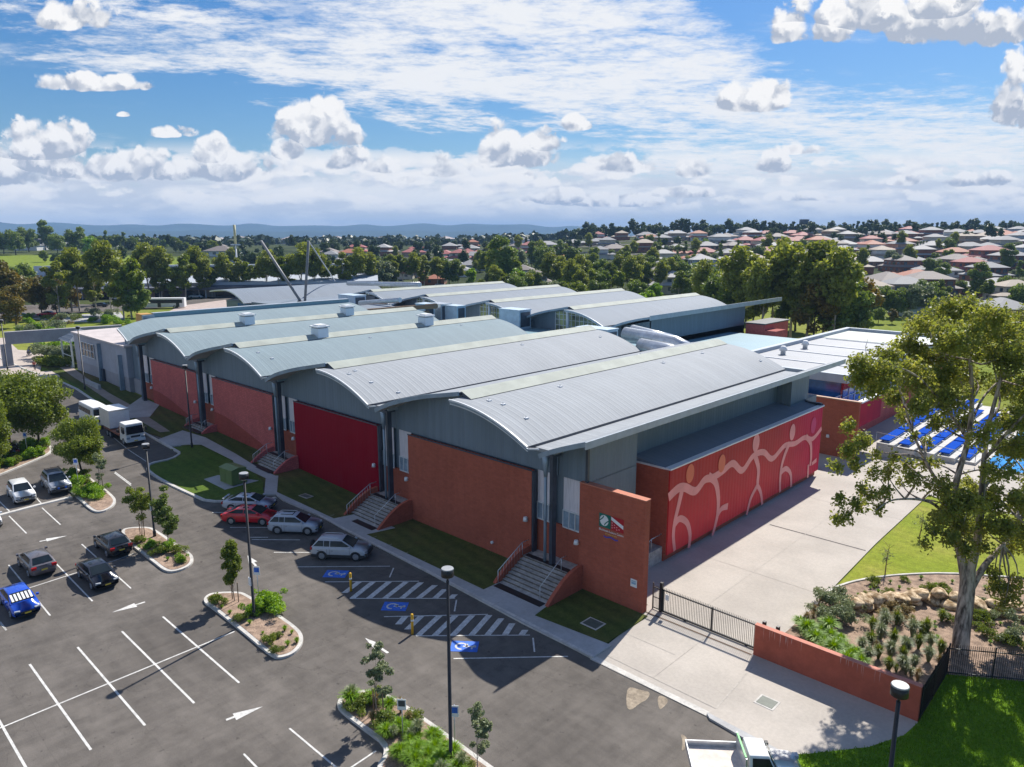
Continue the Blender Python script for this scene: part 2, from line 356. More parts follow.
def grassmat(name, a, b, stripes=0.0, dry=None, ang=0.0):
    if name in MATS: return MATS[name]
    m = bpy.data.materials.new(name); m.use_nodes = True
    t = NT(m.node_tree); t.n.clear()
    o = t.new('ShaderNodeOutputMaterial'); bs = t.new('ShaderNodeBsdfPrincipled'); t.l.new(bs.outputs[0], o.inputs[0])
    g = t.new('ShaderNodeNewGeometry'); P = g.outputs['Position']
    n1 = t.noise(P, 0.12, 5, 0.65); n2 = t.noise(P, 2.2, 5, 0.75); n3 = t.noise(P, 11, 3, 0.8)
    c = t.mix(t.ramp(n1, 0.35, 0.65), rgba(a), rgba(b))
    if dry: c = t.mix(t.math('MULTIPLY', t.ramp(n1, 0.52, 0.72), 0.7), c, rgba(dry))
    k = t.math('ADD', t.ramp(n2, 0.3, 0.7, 0.80, 1.12), t.ramp(n3, 0.3, 0.7, -0.22, 0.22))
    if stripes:
        sp = t.new('ShaderNodeSeparateXYZ'); t.l.new(P, sp.inputs[0])
        q = t.math('ADD', t.math('MULTIPLY', sp.outputs[0], math.sin(ang)), t.math('MULTIPLY', sp.outputs[1], math.cos(ang)))
        k = t.math('ADD', k, t.math('MULTIPLY', t.math('SINE', t.math('MULTIPLY', q, 5.0)), stripes))
    mm = t.new('ShaderNodeVectorMath', operation='SCALE'); t.set(mm.inputs[0], c); t.set(mm.inputs['Scale'], k)
    t.l.new(mm.outputs[0], bs.inputs['Base Color']); bs.inputs['Roughness'].default_value = 0.9; bs.inputs['Specular IOR Level'].default_value = 0.1
    bn = t.new('ShaderNodeBump'); bn.inputs['Strength'].default_value = 0.6; bn.inputs['Distance'].default_value = 0.05
    t.set(bn.inputs['Height'], n3); t.l.new(bn.outputs[0], bs.inputs['Normal'])
    MATS[name] = m
    return m
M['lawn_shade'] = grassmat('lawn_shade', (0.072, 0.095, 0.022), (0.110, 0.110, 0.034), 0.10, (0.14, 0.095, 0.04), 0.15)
M['lawn_kiosk'] = grassmat('lawn_kiosk', (0.075, 0.13, 0.018), (0.11, 0.15, 0.028), 0.05)
M['lawn_lush'] = grassmat('lawn_lush', (0.11, 0.22, 0.010), (0.16, 0.28, 0.016))
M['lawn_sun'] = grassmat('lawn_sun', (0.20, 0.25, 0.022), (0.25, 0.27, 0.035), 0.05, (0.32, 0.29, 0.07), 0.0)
M['field'] = grassmat('field', (0.16, 0.24, 0.02), (0.22, 0.27, 0.03))
def asphaltmat():
    m = bpy.data.materials.new('asphalt'); m.use_nodes = True
    t = NT(m.node_tree); t.n.clear()
    o = t.new('ShaderNodeOutputMaterial'); bs = t.new('ShaderNodeBsdfPrincipled'); t.l.new(bs.outputs[0], o.inputs[0])
    g = t.new('ShaderNodeNewGeometry'); P = g.outputs['Position']
    n1 = t.noise(P, 0.09, 4, 0.6); n2 = t.noise(P, 0.7, 5, 0.7); n3 = t.noise(P, 22, 2, 0.8)
    n4 = t.noise(t.vmath('MULTIPLY', P, (0.25, 1.6, 1)), 0.6, 4, 0.6)
    c = t.mix(t.ramp(n1, 0.35, 0.65), (0.106, 0.094, 0.083, 1), (0.144, 0.128, 0.113, 1))
    k = t.math('ADD', t.ramp(n2, 0.3, 0.7, 0.80, 1.08), t.ramp(n3, 0.3, 0.7, -0.14, 0.16))
    k = t.math('ADD', k, t.ramp(n4, 0.35, 0.7, -0.06, 0.08))
    sp = t.new('ShaderNodeSeparateXYZ'); t.l.new(P, sp.inputs[0])
    vo = t.new('ShaderNodeTexVoronoi', feature='DISTANCE_TO_EDGE'); vo.inputs['Scale'].default_value = 0.11
    t.set(vo.inputs['Vector'], t.vmath('ADD', P, t.vmath('SCALE', t.comb(n2, n4, 0.0), None))); vo.inputs['Vector'].links[0].from_node.inputs[1].links[0].from_node.inputs['Scale'].default_value = 2.5
    crack = t.ramp(vo.outputs['Distance'], 0.0, 0.006, 0.80, 1.0)
    k = t.math('MULTIPLY', k, t.math('MAXIMUM', crack, t.ramp(n1, 0.46, 0.54)))
    seam = t.math('FRACT', t.math('DIVIDE', t.math('ADD', sp.outputs[1], t.math('MULTIPLY', n1, 0.5)), 3.9)); k = t.math('MULTIPLY', k, t.ramp(seam, 0.0, 0.014, 0.86, 1.0))
    trk = t.noise(t.vmath('MULTIPLY', P, (1.3, 0.12, 1)), 1.1, 4, 0.6); k = t.math('ADD', k, t.ramp(trk, 0.38, 0.68, 0.05, -0.09))
    n6 = t.noise(P, 2.6, 2, 0.5); k = t.math('MULTIPLY', k, t.ramp(n6, 0.68, 0.74, 1.0, 0.62))
    # darker oil drip patches
    n5 = t.noise(P, 0.45, 3, 0.5)
    k = t.math('MULTIPLY', k, t.ramp(n5, 0.66, 0.76, 1.0, 0.82))
    mm = t.new('ShaderNodeVectorMath', operation='SCALE'); t.set(mm.inputs[0], c); t.set(mm.inputs['Scale'], k)
    t.l.new(mm.outputs[0], bs.inputs['Base Color']); bs.inputs['Roughness'].default_value = 0.85; bs.inputs['Specular IOR Level'].default_value = 0.25
    return m
M['asphalt'] = asphaltmat()
# ------------------------------------------------------------------ mesh builder
class MB:
    def __init__(s): s.v = []; s.f = []; s.m = []; s.sm = []
    def add(s, vs, fs, mi=0, smooth=False):
        o = len(s.v); s.v += [tuple(v) for v in vs]; s.f += [tuple(i + o for i in f) for f in fs]
        s.m += [mi] * len(fs); s.sm += [smooth] * len(fs); return s
    def box(s, x0, x1, y0, y1, z0, z1, mi=0):
        v = [(x0, y0, z0), (x1, y0, z0), (x1, y1, z0), (x0, y1, z0), (x0, y0, z1), (x1, y0, z1), (x1, y1, z1), (x0, y1, z1)]
        return s.add(v, [(3, 2, 1, 0), (4, 5, 6, 7), (0, 1, 5, 4), (1, 2, 6, 5), (2, 3, 7, 6), (3, 0, 4, 7)], mi)
    def bar(s, a, b, w, h, mi=0):
        """rectangular bar from a to b"""
        a, b = Vector(a), Vector(b); d = (b - a).normalized()
        up = Vector((0, 0, 1)) if abs(d.z) < 0.95 else Vector((1, 0, 0))
        sx = d.cross(up).normalized() * w / 2; sz = sx.cross(d).normalized() * h / 2
        v = [a - sx - sz, a + sx - sz, a + sx + sz, a - sx + sz, b - sx - sz, b + sx - sz, b + sx + sz, b - sx + sz]
        return s.add(v, [(0, 1, 2, 3), (7, 6, 5, 4), (0, 4, 5, 1), (1, 5, 6, 2), (2, 6, 7, 3), (3, 7, 4, 0)], mi)
    def tube(s, pts, rad, n=8, mi=0, cap=True, smooth=True):
        pts = [Vector(p) for p in pts]
        if not hasattr(rad, '__len__'): rad = [rad] * len(pts)
        rings = []; prev = None
        for i, p in enumerate(pts):
            d = (pts[min(i + 1, len(pts) - 1)] - pts[max(i - 1, 0)]).normalized()
            ref = prev if prev is not None else (Vector((1, 0, 0)) if abs(d.x) < 0.9 else Vector((0, 1, 0)))
            a = (ref - d * ref.dot(d)).normalized(); b = d.cross(a); prev = a
            rings.append([p + (a * math.cos(2 * math.pi * k / n) + b * math.sin(2 * math.pi * k / n)) * rad[i] for k in range(n)])
        vs = [q for r in rings for q in r]; fs = []
        for i in range(len(pts) - 1):
            for k in range(n):
                fs.append((i * n + k, i * n + (k + 1) % n, (i + 1) * n + (k + 1) % n, (i + 1) * n + k))
        s.add(vs, fs, mi, smooth)
        if cap:
            o = len(s.v) - len(vs)
            s.f.append(tuple(o + k for k in reversed(range(n)))); s.m.append(mi); s.sm.append(False)
            s.f.append(tuple(o + (len(pts) - 1) * n + k for k in range(n))); s.m.append(mi); s.sm.append(False)
        return s
    def prism(s, poly, z0, z1, mi=0, mi_side=None):
        """poly: list of (x,y) counter-clockwise"""
        n = len(poly); a = sum(poly[i][0] * poly[(i + 1) % n][1] - poly[(i + 1) % n][0] * poly[i][1] for i in range(n))
        if a < 0: poly = poly[::-1]
        v = [(p[0], p[1], z0) for p in poly] + [(p[0], p[1], z1) for p in poly]
        s.add(v, [tuple(range(n, 2 * n)), tuple(reversed(range(n)))], mi)
        s.add(v, [(i, (i + 1) % n, (i + 1) % n + n, i + n) for i in range(n)], mi if mi_side is None else mi_side)
        return s
    def quad(s, a, b, c, d, mi=0): return s.add([a, b, c, d], [(0, 1, 2, 3)], mi)
    def mesh(s, name, mats):
        me = bpy.data.meshes.new(name); me.from_pydata(s.v, [], s.f)
        for m in (mats if isinstance(mats, (list, tuple)) else [mats]): me.materials.append(m)
        me.polygons.foreach_set('material_index', s.m); me.polygons.foreach_set('use_smooth', s.sm)
        me.update(); return me
    def obj(s, name, mats, parent=None, loc=None):
        o = bpy.data.objects.new(name, s.mesh(name, mats)); COL.objects.link(o)
        if parent: o.parent = parent
        if loc: o.location = loc
        return o
def tag(o, label=None, cat=None, group=None, kind=None):
    if label: o['label'] = label
    if cat: o['category'] = cat
    if group: o['group'] = group
    if kind: o['kind'] = kind
    return o
def empty(name, loc=(0, 0, 0), rz=0.0, label=None, cat=None, group=None):
    o = bpy.data.objects.new(name, None); COL.objects.link(o); o.location = loc; o.rotation_euler = (0, 0, rz)
    o.empty_display_size = 0.3
    return tag(o, label, cat, group)
def link(name, me, parent=None, loc=(0, 0, 0), rot=(0, 0, 0), scale=(1, 1, 1)):
    o = bpy.data.objects.new(name, me); COL.objects.link(o); o.parent = parent
    o.location = loc; o.rotation_euler = rot; o.scale = scale; return o
def kids(o): return [c for c in bpy.data.objects if c.parent == o]
def copy_tree(o, children=None, parent=None):
    """children: {obj: [kids]} cache"""
    c = o.copy(); COL.objects.link(c); c.parent = parent
    for ch in (children or {}).get(o.name, []): copy_tree(ch, children, c)
    return c
def tree_of(o, d=None):
    d = {} if d is None else d; k = list(o.children); d[o.name] = k
    for c in k: tree_of(c, d)
    return d
def slab(name, poly, z1, z0, m, kind='structure', side=None, off=0.0):
    """flat sheet or raised slab following the slope of the street"""
    bm = bmesh.new(); n = len(poly)
    a = sum(poly[i][0] * poly[(i + 1) % n][1] - poly[(i + 1) % n][0] * poly[i][1] for i in range(n))
    if a < 0: poly = poly[::-1]
    vs = [bm.verts.new((p[0], p[1], 0)) for p in poly]; f = bm.faces.new(vs)
    for xc in (-52.0, -130.0):
        bmesh.ops.bisect_plane(bm, geom=bm.verts[:] + bm.edges[:] + bm.faces[:], plane_co=(xc, 0, 0), plane_no=(1, 0, 0))
    bmesh.ops.triangulate(bm, faces=bm.faces[:])
    if z0 is not None:
        r = bmesh.ops.extrude_face_region(bm, geom=bm.faces[:])
        top = [g for g in r['geom'] if isinstance(g, bmesh.types.BMVert)]
        ts = set(top)
        for v in bm.verts: v.co.z = z1 if v in ts else z0
    else:
        for v in bm.verts: v.co.z = z1
    for v in bm.verts: v.co.z += gz(v.co.x)
    bmesh.ops.recalc_face_normals(bm, faces=bm.faces[:])
    if z0 is None:
        for fa in bm.faces:
            if fa.normal.z < 0: fa.normal_flip()
    me = bpy.data.meshes.new(name); bm.to_mesh(me); bm.free()
    me.materials.append(m)
    if side:
        me.materials.append(side)
        for p in me.polygons:
            if abs(p.normal.z) < 0.5: p.material_index = 1
    o = bpy.data.objects.new(name, me); COL.objects.link(o)
    if kind: o['kind'] = kind
    return o
def offset_poly(poly, d):
    n = len(poly); a = sum(poly[i][0] * poly[(i + 1) % n][1] - poly[(i + 1) % n][0] * poly[i][1] for i in range(n))
    if a < 0: poly = poly[::-1]
    out = []
    for i in range(n):
        p0, p1, p2 = Vector(poly[i - 1]), Vector(poly[i]), Vector(poly[(i + 1) % n])
        e1 = (p1 - p0).normalized(); e2 = (p2 - p1).normalized()
        n1 = Vector((-e1.y, e1.x)); n2 = Vector((-e2.y, e2.x)); b = (n1 + n2)
        b = b / max(b.length_squared / 2, 0.6)
        out.append(tuple(p1 + b * d))
    return out
def smooth_poly(poly, it=2):
    for _ in range(it):
        q = []
        for i in range(len(poly)):
            a, b = poly[i], poly[(i + 1) % len(poly)]
            q += [(a[0] * .75 + b[0] * .25, a[1] * .75 + b[1] * .25), (a[0] * .25 + b[0] * .75, a[1] * .25 + b[1] * .75)]
        poly = q
    return poly
# ================================================================== TERRAIN
def axis_vals():
    v = [-10900, -9500, -8200, -6500, -5000, -3800, -2900, -2200, -1700, -1300, -1100, -950]
    v += list(range(-880, -240, 20)) + [-235, -200, -165, -130, -104, -78, -52, -30, -10, 20, 60, 100, 160, 220, 280, 340, 420, 520, 640, 800, 1100, 1600, 2400, 4000, 7000, 10900]
    return v
def ay_vals():
    v = [-6000, -2500, -1000, -400, -200, -100, -50, 0, 30, 60, 90, 120, 160, 200] + list(range(220, 900, 20)) + [950, 1050, 1200, 1400, 1700, 2200, 2900, 3800, 5000, 6500, 8500, 10900]
    return v
xs, ys = axis_vals(), ay_vals()
vs = [(x, y, terrain(x, y) - 0.06) for y in ys for x in xs]
fs = [(j * len(xs) + i, j * len(xs) + i + 1, (j + 1) * len(xs) + i + 1, (j + 1) * len(xs) + i) for j in range(len(ys) - 1) for i in range(len(xs) - 1)]
gm = bpy.data.materials.new('terrain'); gm.use_nodes = True
t = NT(gm.node_tree); t.n.clear()
o = t.new('ShaderNodeOutputMaterial'); bs = t.new('ShaderNodeBsdfPrincipled'); t.l.new(bs.outputs[0], o.inputs[0])
g = t.new('ShaderNodeNewGeometry'); P = g.outputs['Position']
n1 = t.noise(P, 0.02, 4, 0.6); n2 = t.noise(P, 0.004, 3, 0.6); n3 = t.noise(P, 0.5, 4, 0.7)
near = t.mix(t.ramp(n1, 0.4, 0.6), (0.16, 0.20, 0.028, 1), (0.21, 0.23, 0.045, 1))
sub = t.mix(t.ramp(n1, 0.35, 0.6), (0.03, 0.043, 0.018, 1), (0.065, 0.08, 0.03, 1))
far = t.mix(t.ramp(n2, 0.4, 0.6), (0.035, 0.055, 0.025, 1), (0.06, 0.08, 0.035, 1))
dist = t.vmath('LENGTH', P)
FC = Vector((-math.sin(AZ + 0.60) * 520, math.cos(AZ + 0.60) * 520, 8)); fd = t.vmath('LENGTH', t.vmath('SUBTRACT', P, tuple(FC)))
c = t.mix(t.ramp(dist, 240, 300), near, sub); c = t.mix(t.ramp(fd, 125, 95), c, (0.17, 0.22, 0.03, 1)); c = t.mix(t.ramp(dist, 800, 1100), c, far)
mm = t.new('ShaderNodeVectorMath', operation='SCALE'); t.set(mm.inputs[0], c); t.set(mm.inputs['Scale'], t.ramp(n3, 0.3, 0.7, 0.82, 1.15))
t.l.new(mm.outputs[0], bs.inputs['Base Color']); bs.inputs['Roughness'].default_value = 0.95; bs.inputs['Specular IOR Level'].default_value = 0.05
MB().add(vs, fs, 0, True).obj('ground', gm)['kind'] = 'structure'
# far blue range: ridges with real depth
def ridge(name, d0, h0, ang0, ang1, seed, base=-14):
    rnd = random.Random(seed); ph = [rnd.uniform(0, 6.28) for _ in range(9)]
    N = 220; rows = [(-1500, 0.0), (-900, 0.35), (-350, 0.8), (0, 1.0), (900, 0.7), (2200, 0.0)]
    v = []; 
    for i in range(N + 1):
        a = ang0 + (ang1 - ang0) * i / N
        h = 1 + 0.05 * math.sin(a * 9 + ph[0]) + 0.04 * math.sin(a * 23 + ph[1]) + 0.03 * math.sin(a * 61 + ph[2]) + 0.015 * math.sin(a * 140 + ph[3])
        end = sstep(a, ang0, ang0 + 0.1) * (1 - sstep(a, ang1 - 0.45, ang1))
        for (dd, k) in rows:
            d = d0 + dd + 160 * math.sin(a * 30 + ph[4] + dd)
            x = d * math.sin(a - AZ); y = d * math.cos(a - AZ)
            v.append((x, y, base + (h0 * h * end) * k * (1 + 0.06 * math.sin(a * 90 + dd)) + (0 if k else 0)))
    K = len(rows)
    f = [(i * K + j, (i + 1) * K + j, (i + 1) * K + j + 1, i * K + j + 1) for i in range(N) for j in range(K - 1)]
    o = MB().add(v, f, 0, True).obj(name, mat('hill_scrub', (0.035, 0.055, 0.04), 0.95, 0.25, 0.004, spec=.05)); o['kind'] = 'structure'
ridge('hills', 8300, 135, -0.85, 0.42, 3)
ridge('hills', 6600, 62, -0.95, 0.36, 5)
# haze
HT = 235
hz = MB().box(-10950, 10950, -6050, 10950, -40, HT).obj('haze', [])
hz['kind'] = 'stuff'; hz['label'] = 'thin blue summer haze lying over the far plain and hills'; hz['category'] = 'haze'
hm = bpy.data.materials.new('haze'); hm.use_nodes = True
t = NT(hm.node_tree); t.n.clear(); o = t.new('ShaderNodeOutputMaterial'); pv = t.new('ShaderNodeVolumePrincipled'); t.l.new(pv.outputs[0], o.inputs['Volume'])
pv.inputs['Color'].default_value = (0.36, 0.60, 0.97, 1); pv.inputs['Density'].default_value = 0.00012; pv.inputs['Anisotropy'].default_value = 0.0
hm.cycles.homogeneous_volume = True
hz.data.materials.append(hm)
# ================================================================== STREET SURFACES
asph = [(8, 32.35), (-16.7, 32.35), (-24, 32.35), (-40, 33.2), (-56, 34.2), (-63, 34.4), (-88, 34.0), gp(160, 435), gp(141, 430), gp(100, 405), gp(72, 386), (-150, 32.6), (-200, 34), (-200, -40), (8, -40)]
slab('car_park', asph, 0.0, None, M['asphalt'])
# concrete forecourt + pool concourse
slab('driveway', [(-12.5, 32.2), (-16.7, 32.3), (-24.4, 32.3), (-24.6, 34.4), (-24.9, 38.2), (-25.6, 39.6), (-25.6, 40.3), (-32.0, 40.3), (-32.0, 78), (-18.05, 78), (-17.8, 62), (-17.3, 50), (-17.05, 39.6), (-8.4, 39.5), (-8.6, 37.8), (-9.6, 35.6), (-11.3, 33.4)], 0.035, -0.05, M['concrete'])
slab('pool_concourse', [(-36, 78.0), (-18.05, 78.0), (-16.8, 77.2), (30, 77.2), (30, 124), (-36, 124)], 0.035, -0.05, M['concrete'])
slab('pavement', [(-16.7, 32.42), (-16.4, 32.15), (-14, 31.9), (-12.2, 32.0), (-12.2, 32.3), (-16.7, 32.52)], 0.12, -0.05, M['path'])
# driveway joints and apron edges
def line(a, b, w=0.1): return strip('bay_line', gp(*a), gp(*b), w, 0.012, M['white_paint'])
def strip(name, a, b, w, z, m, kind='structure', cols=None):
    a, b = Vector(a[:2]), Vector(b[:2]); d = (b - a).normalized(); n = Vector((-d.y, d.x)) * w / 2
    return slab(name, [tuple(a - n), tuple(b - n), tuple(b + n), tuple(a + n)], z, None, m, kind)
M['joint'] = mat('joint_dark', (0.10, 0.09, 0.085), 0.9, 0.2, 3)
M['joint_soft'] = mat('joint_soft', (0.42, 0.385, 0.345), 0.9, 0.15, 3)
strip('expansion_joint', (-25.9, 59.8), (-17.9, 59.9), 0.16, 0.045, M['joint'])
strip('expansion_joint', (-24.9, 36.2), (-20.9, 36.2), 0.05, 0.045, M['joint_soft'])
for yy in (50, 69): strip('control_joint', (-27, yy), (-17.6, yy), 0.04, 0.045, M['joint_soft'])
strip('control_joint', (-22.6, 41), (-22.9, 77.5), 0.04, 0.047, M['joint_soft'])
strip('control_joint', (-16.6, 33.2), (-17.05, 39.3), 0.09, 0.045, M['joint_soft'])
strip('kerb', (-24.4, 32.55), (-16.7, 32.5), 0.42, 0.043, M['kerb'])
strip('control_joint', (-24.4, 33.3), (-16.6, 33.2), 0.04, 0.049, M['joint_soft'])
strip('control_joint', (-20.6, 33.3), (-20.6, 39.2), 0.03, 0.051, M['joint_soft'])
strip('gate_track', (-26.1, 39.35), (-17.6, 39.4), 0.14, 0.052, mat('rusty_track', (0.10, 0.05, 0.025), 0.7, 0.4, 4))
strip('kerb', (-17.15, 43.3), (-17.35, 51.5), 0.16, 0.055, M['kerb'])
# footpath with branches (measured on the ground)
fp = [(-24.3, 32.42), (-24.3, 34.35), gp(592, 642), gp(534.5, 615.5)]
path_main = [(-24.3, 32.45), (-30, 32.5), (-40, 33.0), (-56, 33.45), (-61.5, 33.0), (-63.3, 33.3), gp(264.3, 495.6), gp(265.8, 479), gp(234.3, 464.2), gp(232.7, 461), gp(201.4, 445.4), gp(188.9, 445.4), gp(168.5, 447), gp(159, 440), gp(182.6, 431.3), gp(205.3, 438.3), gp(235.8, 454.8), gp(254.6, 466.5), gp(275, 476.7), gp(278.3, 476.8), gp(277, 493.2), gp(333.9, 519.8), (-48.9 - 4.9, 36.55), (-48.9, 36.55), gp(366.3, 535.6), gp(483.6, 591.1), (-35.2, 35.8), (-30.5, 35.8), gp(534.5, 617), (-24.3, 34.3)]
slab('footpath', path_main, 0.13, -0.05, M['path'], side=M['kerb'])
strip('kerb', (-24.4, 32.52), (-40, 33.06), 0.24, 0.142, M['kerb']); strip('kerb', (-40, 33.06), (-56.0, 33.50), 0.24, 0.142, M['kerb'])
for k in range(14):
    x = -26.5 - k * 2.2
    strip('control_joint', (x, 32.6 + max(0, -30 - x) * .03), (x, 33.75 + max(0, -30 - x) * .03), 0.035, 0.145, M['joint_soft'])
slab('footpath', [gp(150, 417.5), gp(160, 405), (-107, 38.9), (-112, 38.9), gp(118, 414), gp(128, 419)], 0.13, -0.05, M['path'])
M['path_warm'] = mat('path_warm', (0.30, 0.255, 0.22), .9, .12, .8, spec=.2)
slab('footpath', [gp(60, 368), gp(74, 378), gp(95, 392), gp(132, 417), gp(160, 433), gp(170, 432), gp(152, 420), gp(128, 404), gp(108, 393), gp(86, 378), gp(70, 366)], 0.11, -0.05, M['path_warm'])
# lawns between footpath and hall
lawn1 = [(-24.7, 33.3), (-24.7, 38.9), (-56, 39.1), (-56, 33.9), (-40, 33.5), (-30, 33.0)]
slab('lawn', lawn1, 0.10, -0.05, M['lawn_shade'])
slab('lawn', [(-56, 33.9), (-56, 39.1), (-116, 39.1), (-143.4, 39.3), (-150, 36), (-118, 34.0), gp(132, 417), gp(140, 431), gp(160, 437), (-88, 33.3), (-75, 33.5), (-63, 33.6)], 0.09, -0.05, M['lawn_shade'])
kl = [gp(168, 448.5), gp(188.9, 446.4), gp(201.4, 446.4), gp(232.7, 462), gp(263.5, 479.5), gp(263, 494.5), (-62.8, 32.3), gp(222, 502), gp(207.6, 501), gp(190.4, 493), gp(171.6, 484.4), gp(156, 475.8), gp(148.5, 470), gp(151, 465), gp(173, 460.5), gp(182, 454)]
kl_o = offset_poly(kl, 0.0)
slab('lawn', smooth_poly(kl, 1), 0.11, -0.05, M['lawn_kiosk'])
def kerb_path(pts, w=0.3, h=0.15, name='kerb'):
    """kerb running along an open line, following the slope"""
    P = [Vector(p[:2]) for p in pts]; v = []
    if len(P) > 6 and name == "kerb":
        Q = [P[0]]
        for a_, b_ in zip(P[:-1], P[1:]): Q += [a_ * .8 + b_ * .2, a_ * .2 + b_ * .8]
        P = Q + [P[-1]]
    for i, p in enumerate(P):
        d = (P[min(i + 1, len(P) - 1)] - P[max(i - 1, 0)]).normalized(); n = Vector((-d.y, d.x)) * w / 2
        for q, z in ((p - n, -0.03), (p - n * 0.85, h), (p + n * 0.85, h), (p + n, -0.03)): v.append((q.x, q.y, z + gz(q.x)))
    f = [(i * 4 + j, (i + 1) * 4 + j, (i + 1) * 4 + j + 1, i * 4 + j + 1) for i in range(len(P) - 1) for j in range(3)]
    f += [(0, 1, 2, 3), tuple((len(P) - 1) * 4 + k for k in (3, 2, 1, 0))]
    o = MB().add(v, f).obj(name, M['kerb']); o['kind'] = 'structure'; return o
kerb_path([(-62.6, 32.9), (-62.6, 31.9), (-63.3, 31.1), (-63.8, 30.5), gp(207.6, 502.2), gp(190.4, 494.5), gp(171.6, 485.8), gp(156, 477.2), gp(147.5, 470.5), gp(149.7, 464), gp(171.6, 459.5), gp(181, 454), gp(171.6, 448.5), gp(159, 441.5), gp(140, 431), gp(100, 405), gp(72, 386), (-150, 32.6), (-200, 33.6)], 0.34, 0.14)
slab('grass_verge', [gp(72, 386), gp(60, 371), gp(76, 381), gp(94, 397), gp(112, 409), gp(104, 406)], 0.085, -0.05, M['lawn_kiosk'])
# planted islands in the car park
ISL = {
 'A': [(120.7,531.7),(128.6,528.8),(148.7,528.1),(156,531),(180,547.5),(193,556),(194,563),(187.4,569),(174.5,573.3),(164.5,572.6),(153,563.3),(134.3,548.9),(124,540)],
 'B': [(202.6,603),(206.5,596.5),(215.6,593.8),(239,593.2),(247,595.7),(278.9,616),(299,630.3),(304,638.9),(301.8,647.5),(293.2,656),(280.3,660),(272,658.5),(238.7,630.3),(212,609)],
 'C': [(336.5,706),(341.6,696.8),(354.3,693),(372,691.7),(384,693.5),(417.8,714.6),(463.5,747.6),(520,789),(470,830),(400,800),(372,775),(389,750),(362,730),(340,713)],
 'D': [(77.6,498.7),(91.3,512.4),(101.7,513.5),(113.5,508),(117,501.3),(112,495.5),(104,489),(88,477),(76,468),(68,470),(62,486)],
 'E': [(-40,492),(0,476),(48,456.3),(54,450),(48,444),(34,440),(20,441),(14,455),(-10,464),(-60,470)]}
for k, px in ISL.items():
    poly = smooth_poly([gp(*p) for p in px], 2)
    slab('kerb', poly, 0.15, -0.05, M['kerb'])
    slab('garden_bed', offset_poly(poly, 0.24), 0.165, 0.1, M['mulch'])
# pale wheel-stop strip between facing bays
kerb_path([gp(-60, 529), gp(0, 515.6), gp(36, 506), gp(71.7, 497.4)], 0.45, 0.10)
# ------------------------------------------------------------------ painted markings
for k in range(-2, 4): 
    y = 8.95 + 2.567 * k
    strip('bay_line', (-48.1, y), (-37.35, y), 0.12, 0.008, M['white_paint'])
line((-60, 753), (234.5, 631.6), 0.11)
for a, b in [((289.5,728.5),(345,775)), ((243.8,754),(262,773)), ((376,751),(340,775)), ((8.6,565),(50.2,615.7)), ((54.5,562),(92.5,601.3)), ((81.8,544.3),(100,560.5)), ((116,575),(131,588.5)), ((0,622),(6.5,630.4)), ((-30, 590),(6.5,630.4)),
             ((9,516),(26.5,533.5)), ((42,507.8),(60.4,524.7)), ((29.3,490.8),(42.4,504.5)), ((-4,498),(9.8,511.7)), ((-30,525),(-10,545)),
             ((115,472),(131,484)), ((97,455.5),(148,486.5)) if 0 else ((114.5,473),(131,485.5)), ((212,512.5),(226,512.5)), ((250,537.4),(268,537.4))]:
    line(a, b)
line((29.4,588), (118,559.5)); line((118,559.5), (134,553.5))
# street edge dashes near truck
for a, b in [((108,433),(126,448)), ((128,449.5),(150,464))]: line(a, b, 0.09)
# angled bays by the footpath
for a, b in [((230,527.5),(268,527.5)), ((251.8,539.6),(300,540)), ((274,552.4),(318,552.5)), ((297.5,567),(390,566.3)), ((325,582),(419,581.3)), ((350,598.6),(455,598.5)), ((384,616.8),(488,614.5)), ((416,636),(530,635.2)), ((453.5,658.7),(568,656.5))]: line(a, b, 0.1)
for a, b in [((393.6,568),(389.5,577.5)), ((456.5,600),(454.5,611.5)), ((533,638),(534.5,652))]: line(a, b, 0.1)
def para(name, a, b, c, d, z, m): return slab(name, [gp(*a), gp(*b), gp(*c), gp(*d)], z, None, m)
def hatch(y0, y1, tops, bots):
    for (xt, xb) in zip(tops, bots):
        para('hatch_stripe', (xt, y0), (xt + 8, y0), (xb + 8, y1), (xb, y1), 0.009, M['white_paint'])
# 1st hatched zone: top edge y 581.5, bottom edge 598.5 ; 2nd: 615.5 .. 635.5
for (xt, yt, xb, yb) in [(356,582,341.5,593),(370,582,349.5,598.3),(386,582,366,598.3),(403,582,382,598.3),(418,582.5,399,598.3),(432,585.3,415.5,598.3),(442,589.3,432,598.3),(452,594.5,448,598.3)]:
    para('hatch_stripe', (xt, yt), (xt + 6, yt), (xb + 6, yb), (xb, yb), 0.012, M['white_paint'])
for (xt, yt, xb, yb) in [(402,616.5,395,624.5),(418,616.3,404,629.5),(436,616,415,635.6),(452,615.8,431.5,635.6),(469,615.5,449.5,635.5),(486,615.2,468,635.5),(498,618.5,484,635.4),(509,623.5,501.5,635.4),(522,630,518,635.3)]:
    para('hatch_stripe', (xt, yt), (xt + 6.5, yt), (xb + 6.5, yb), (xb, yb), 0.012, M['white_paint'])
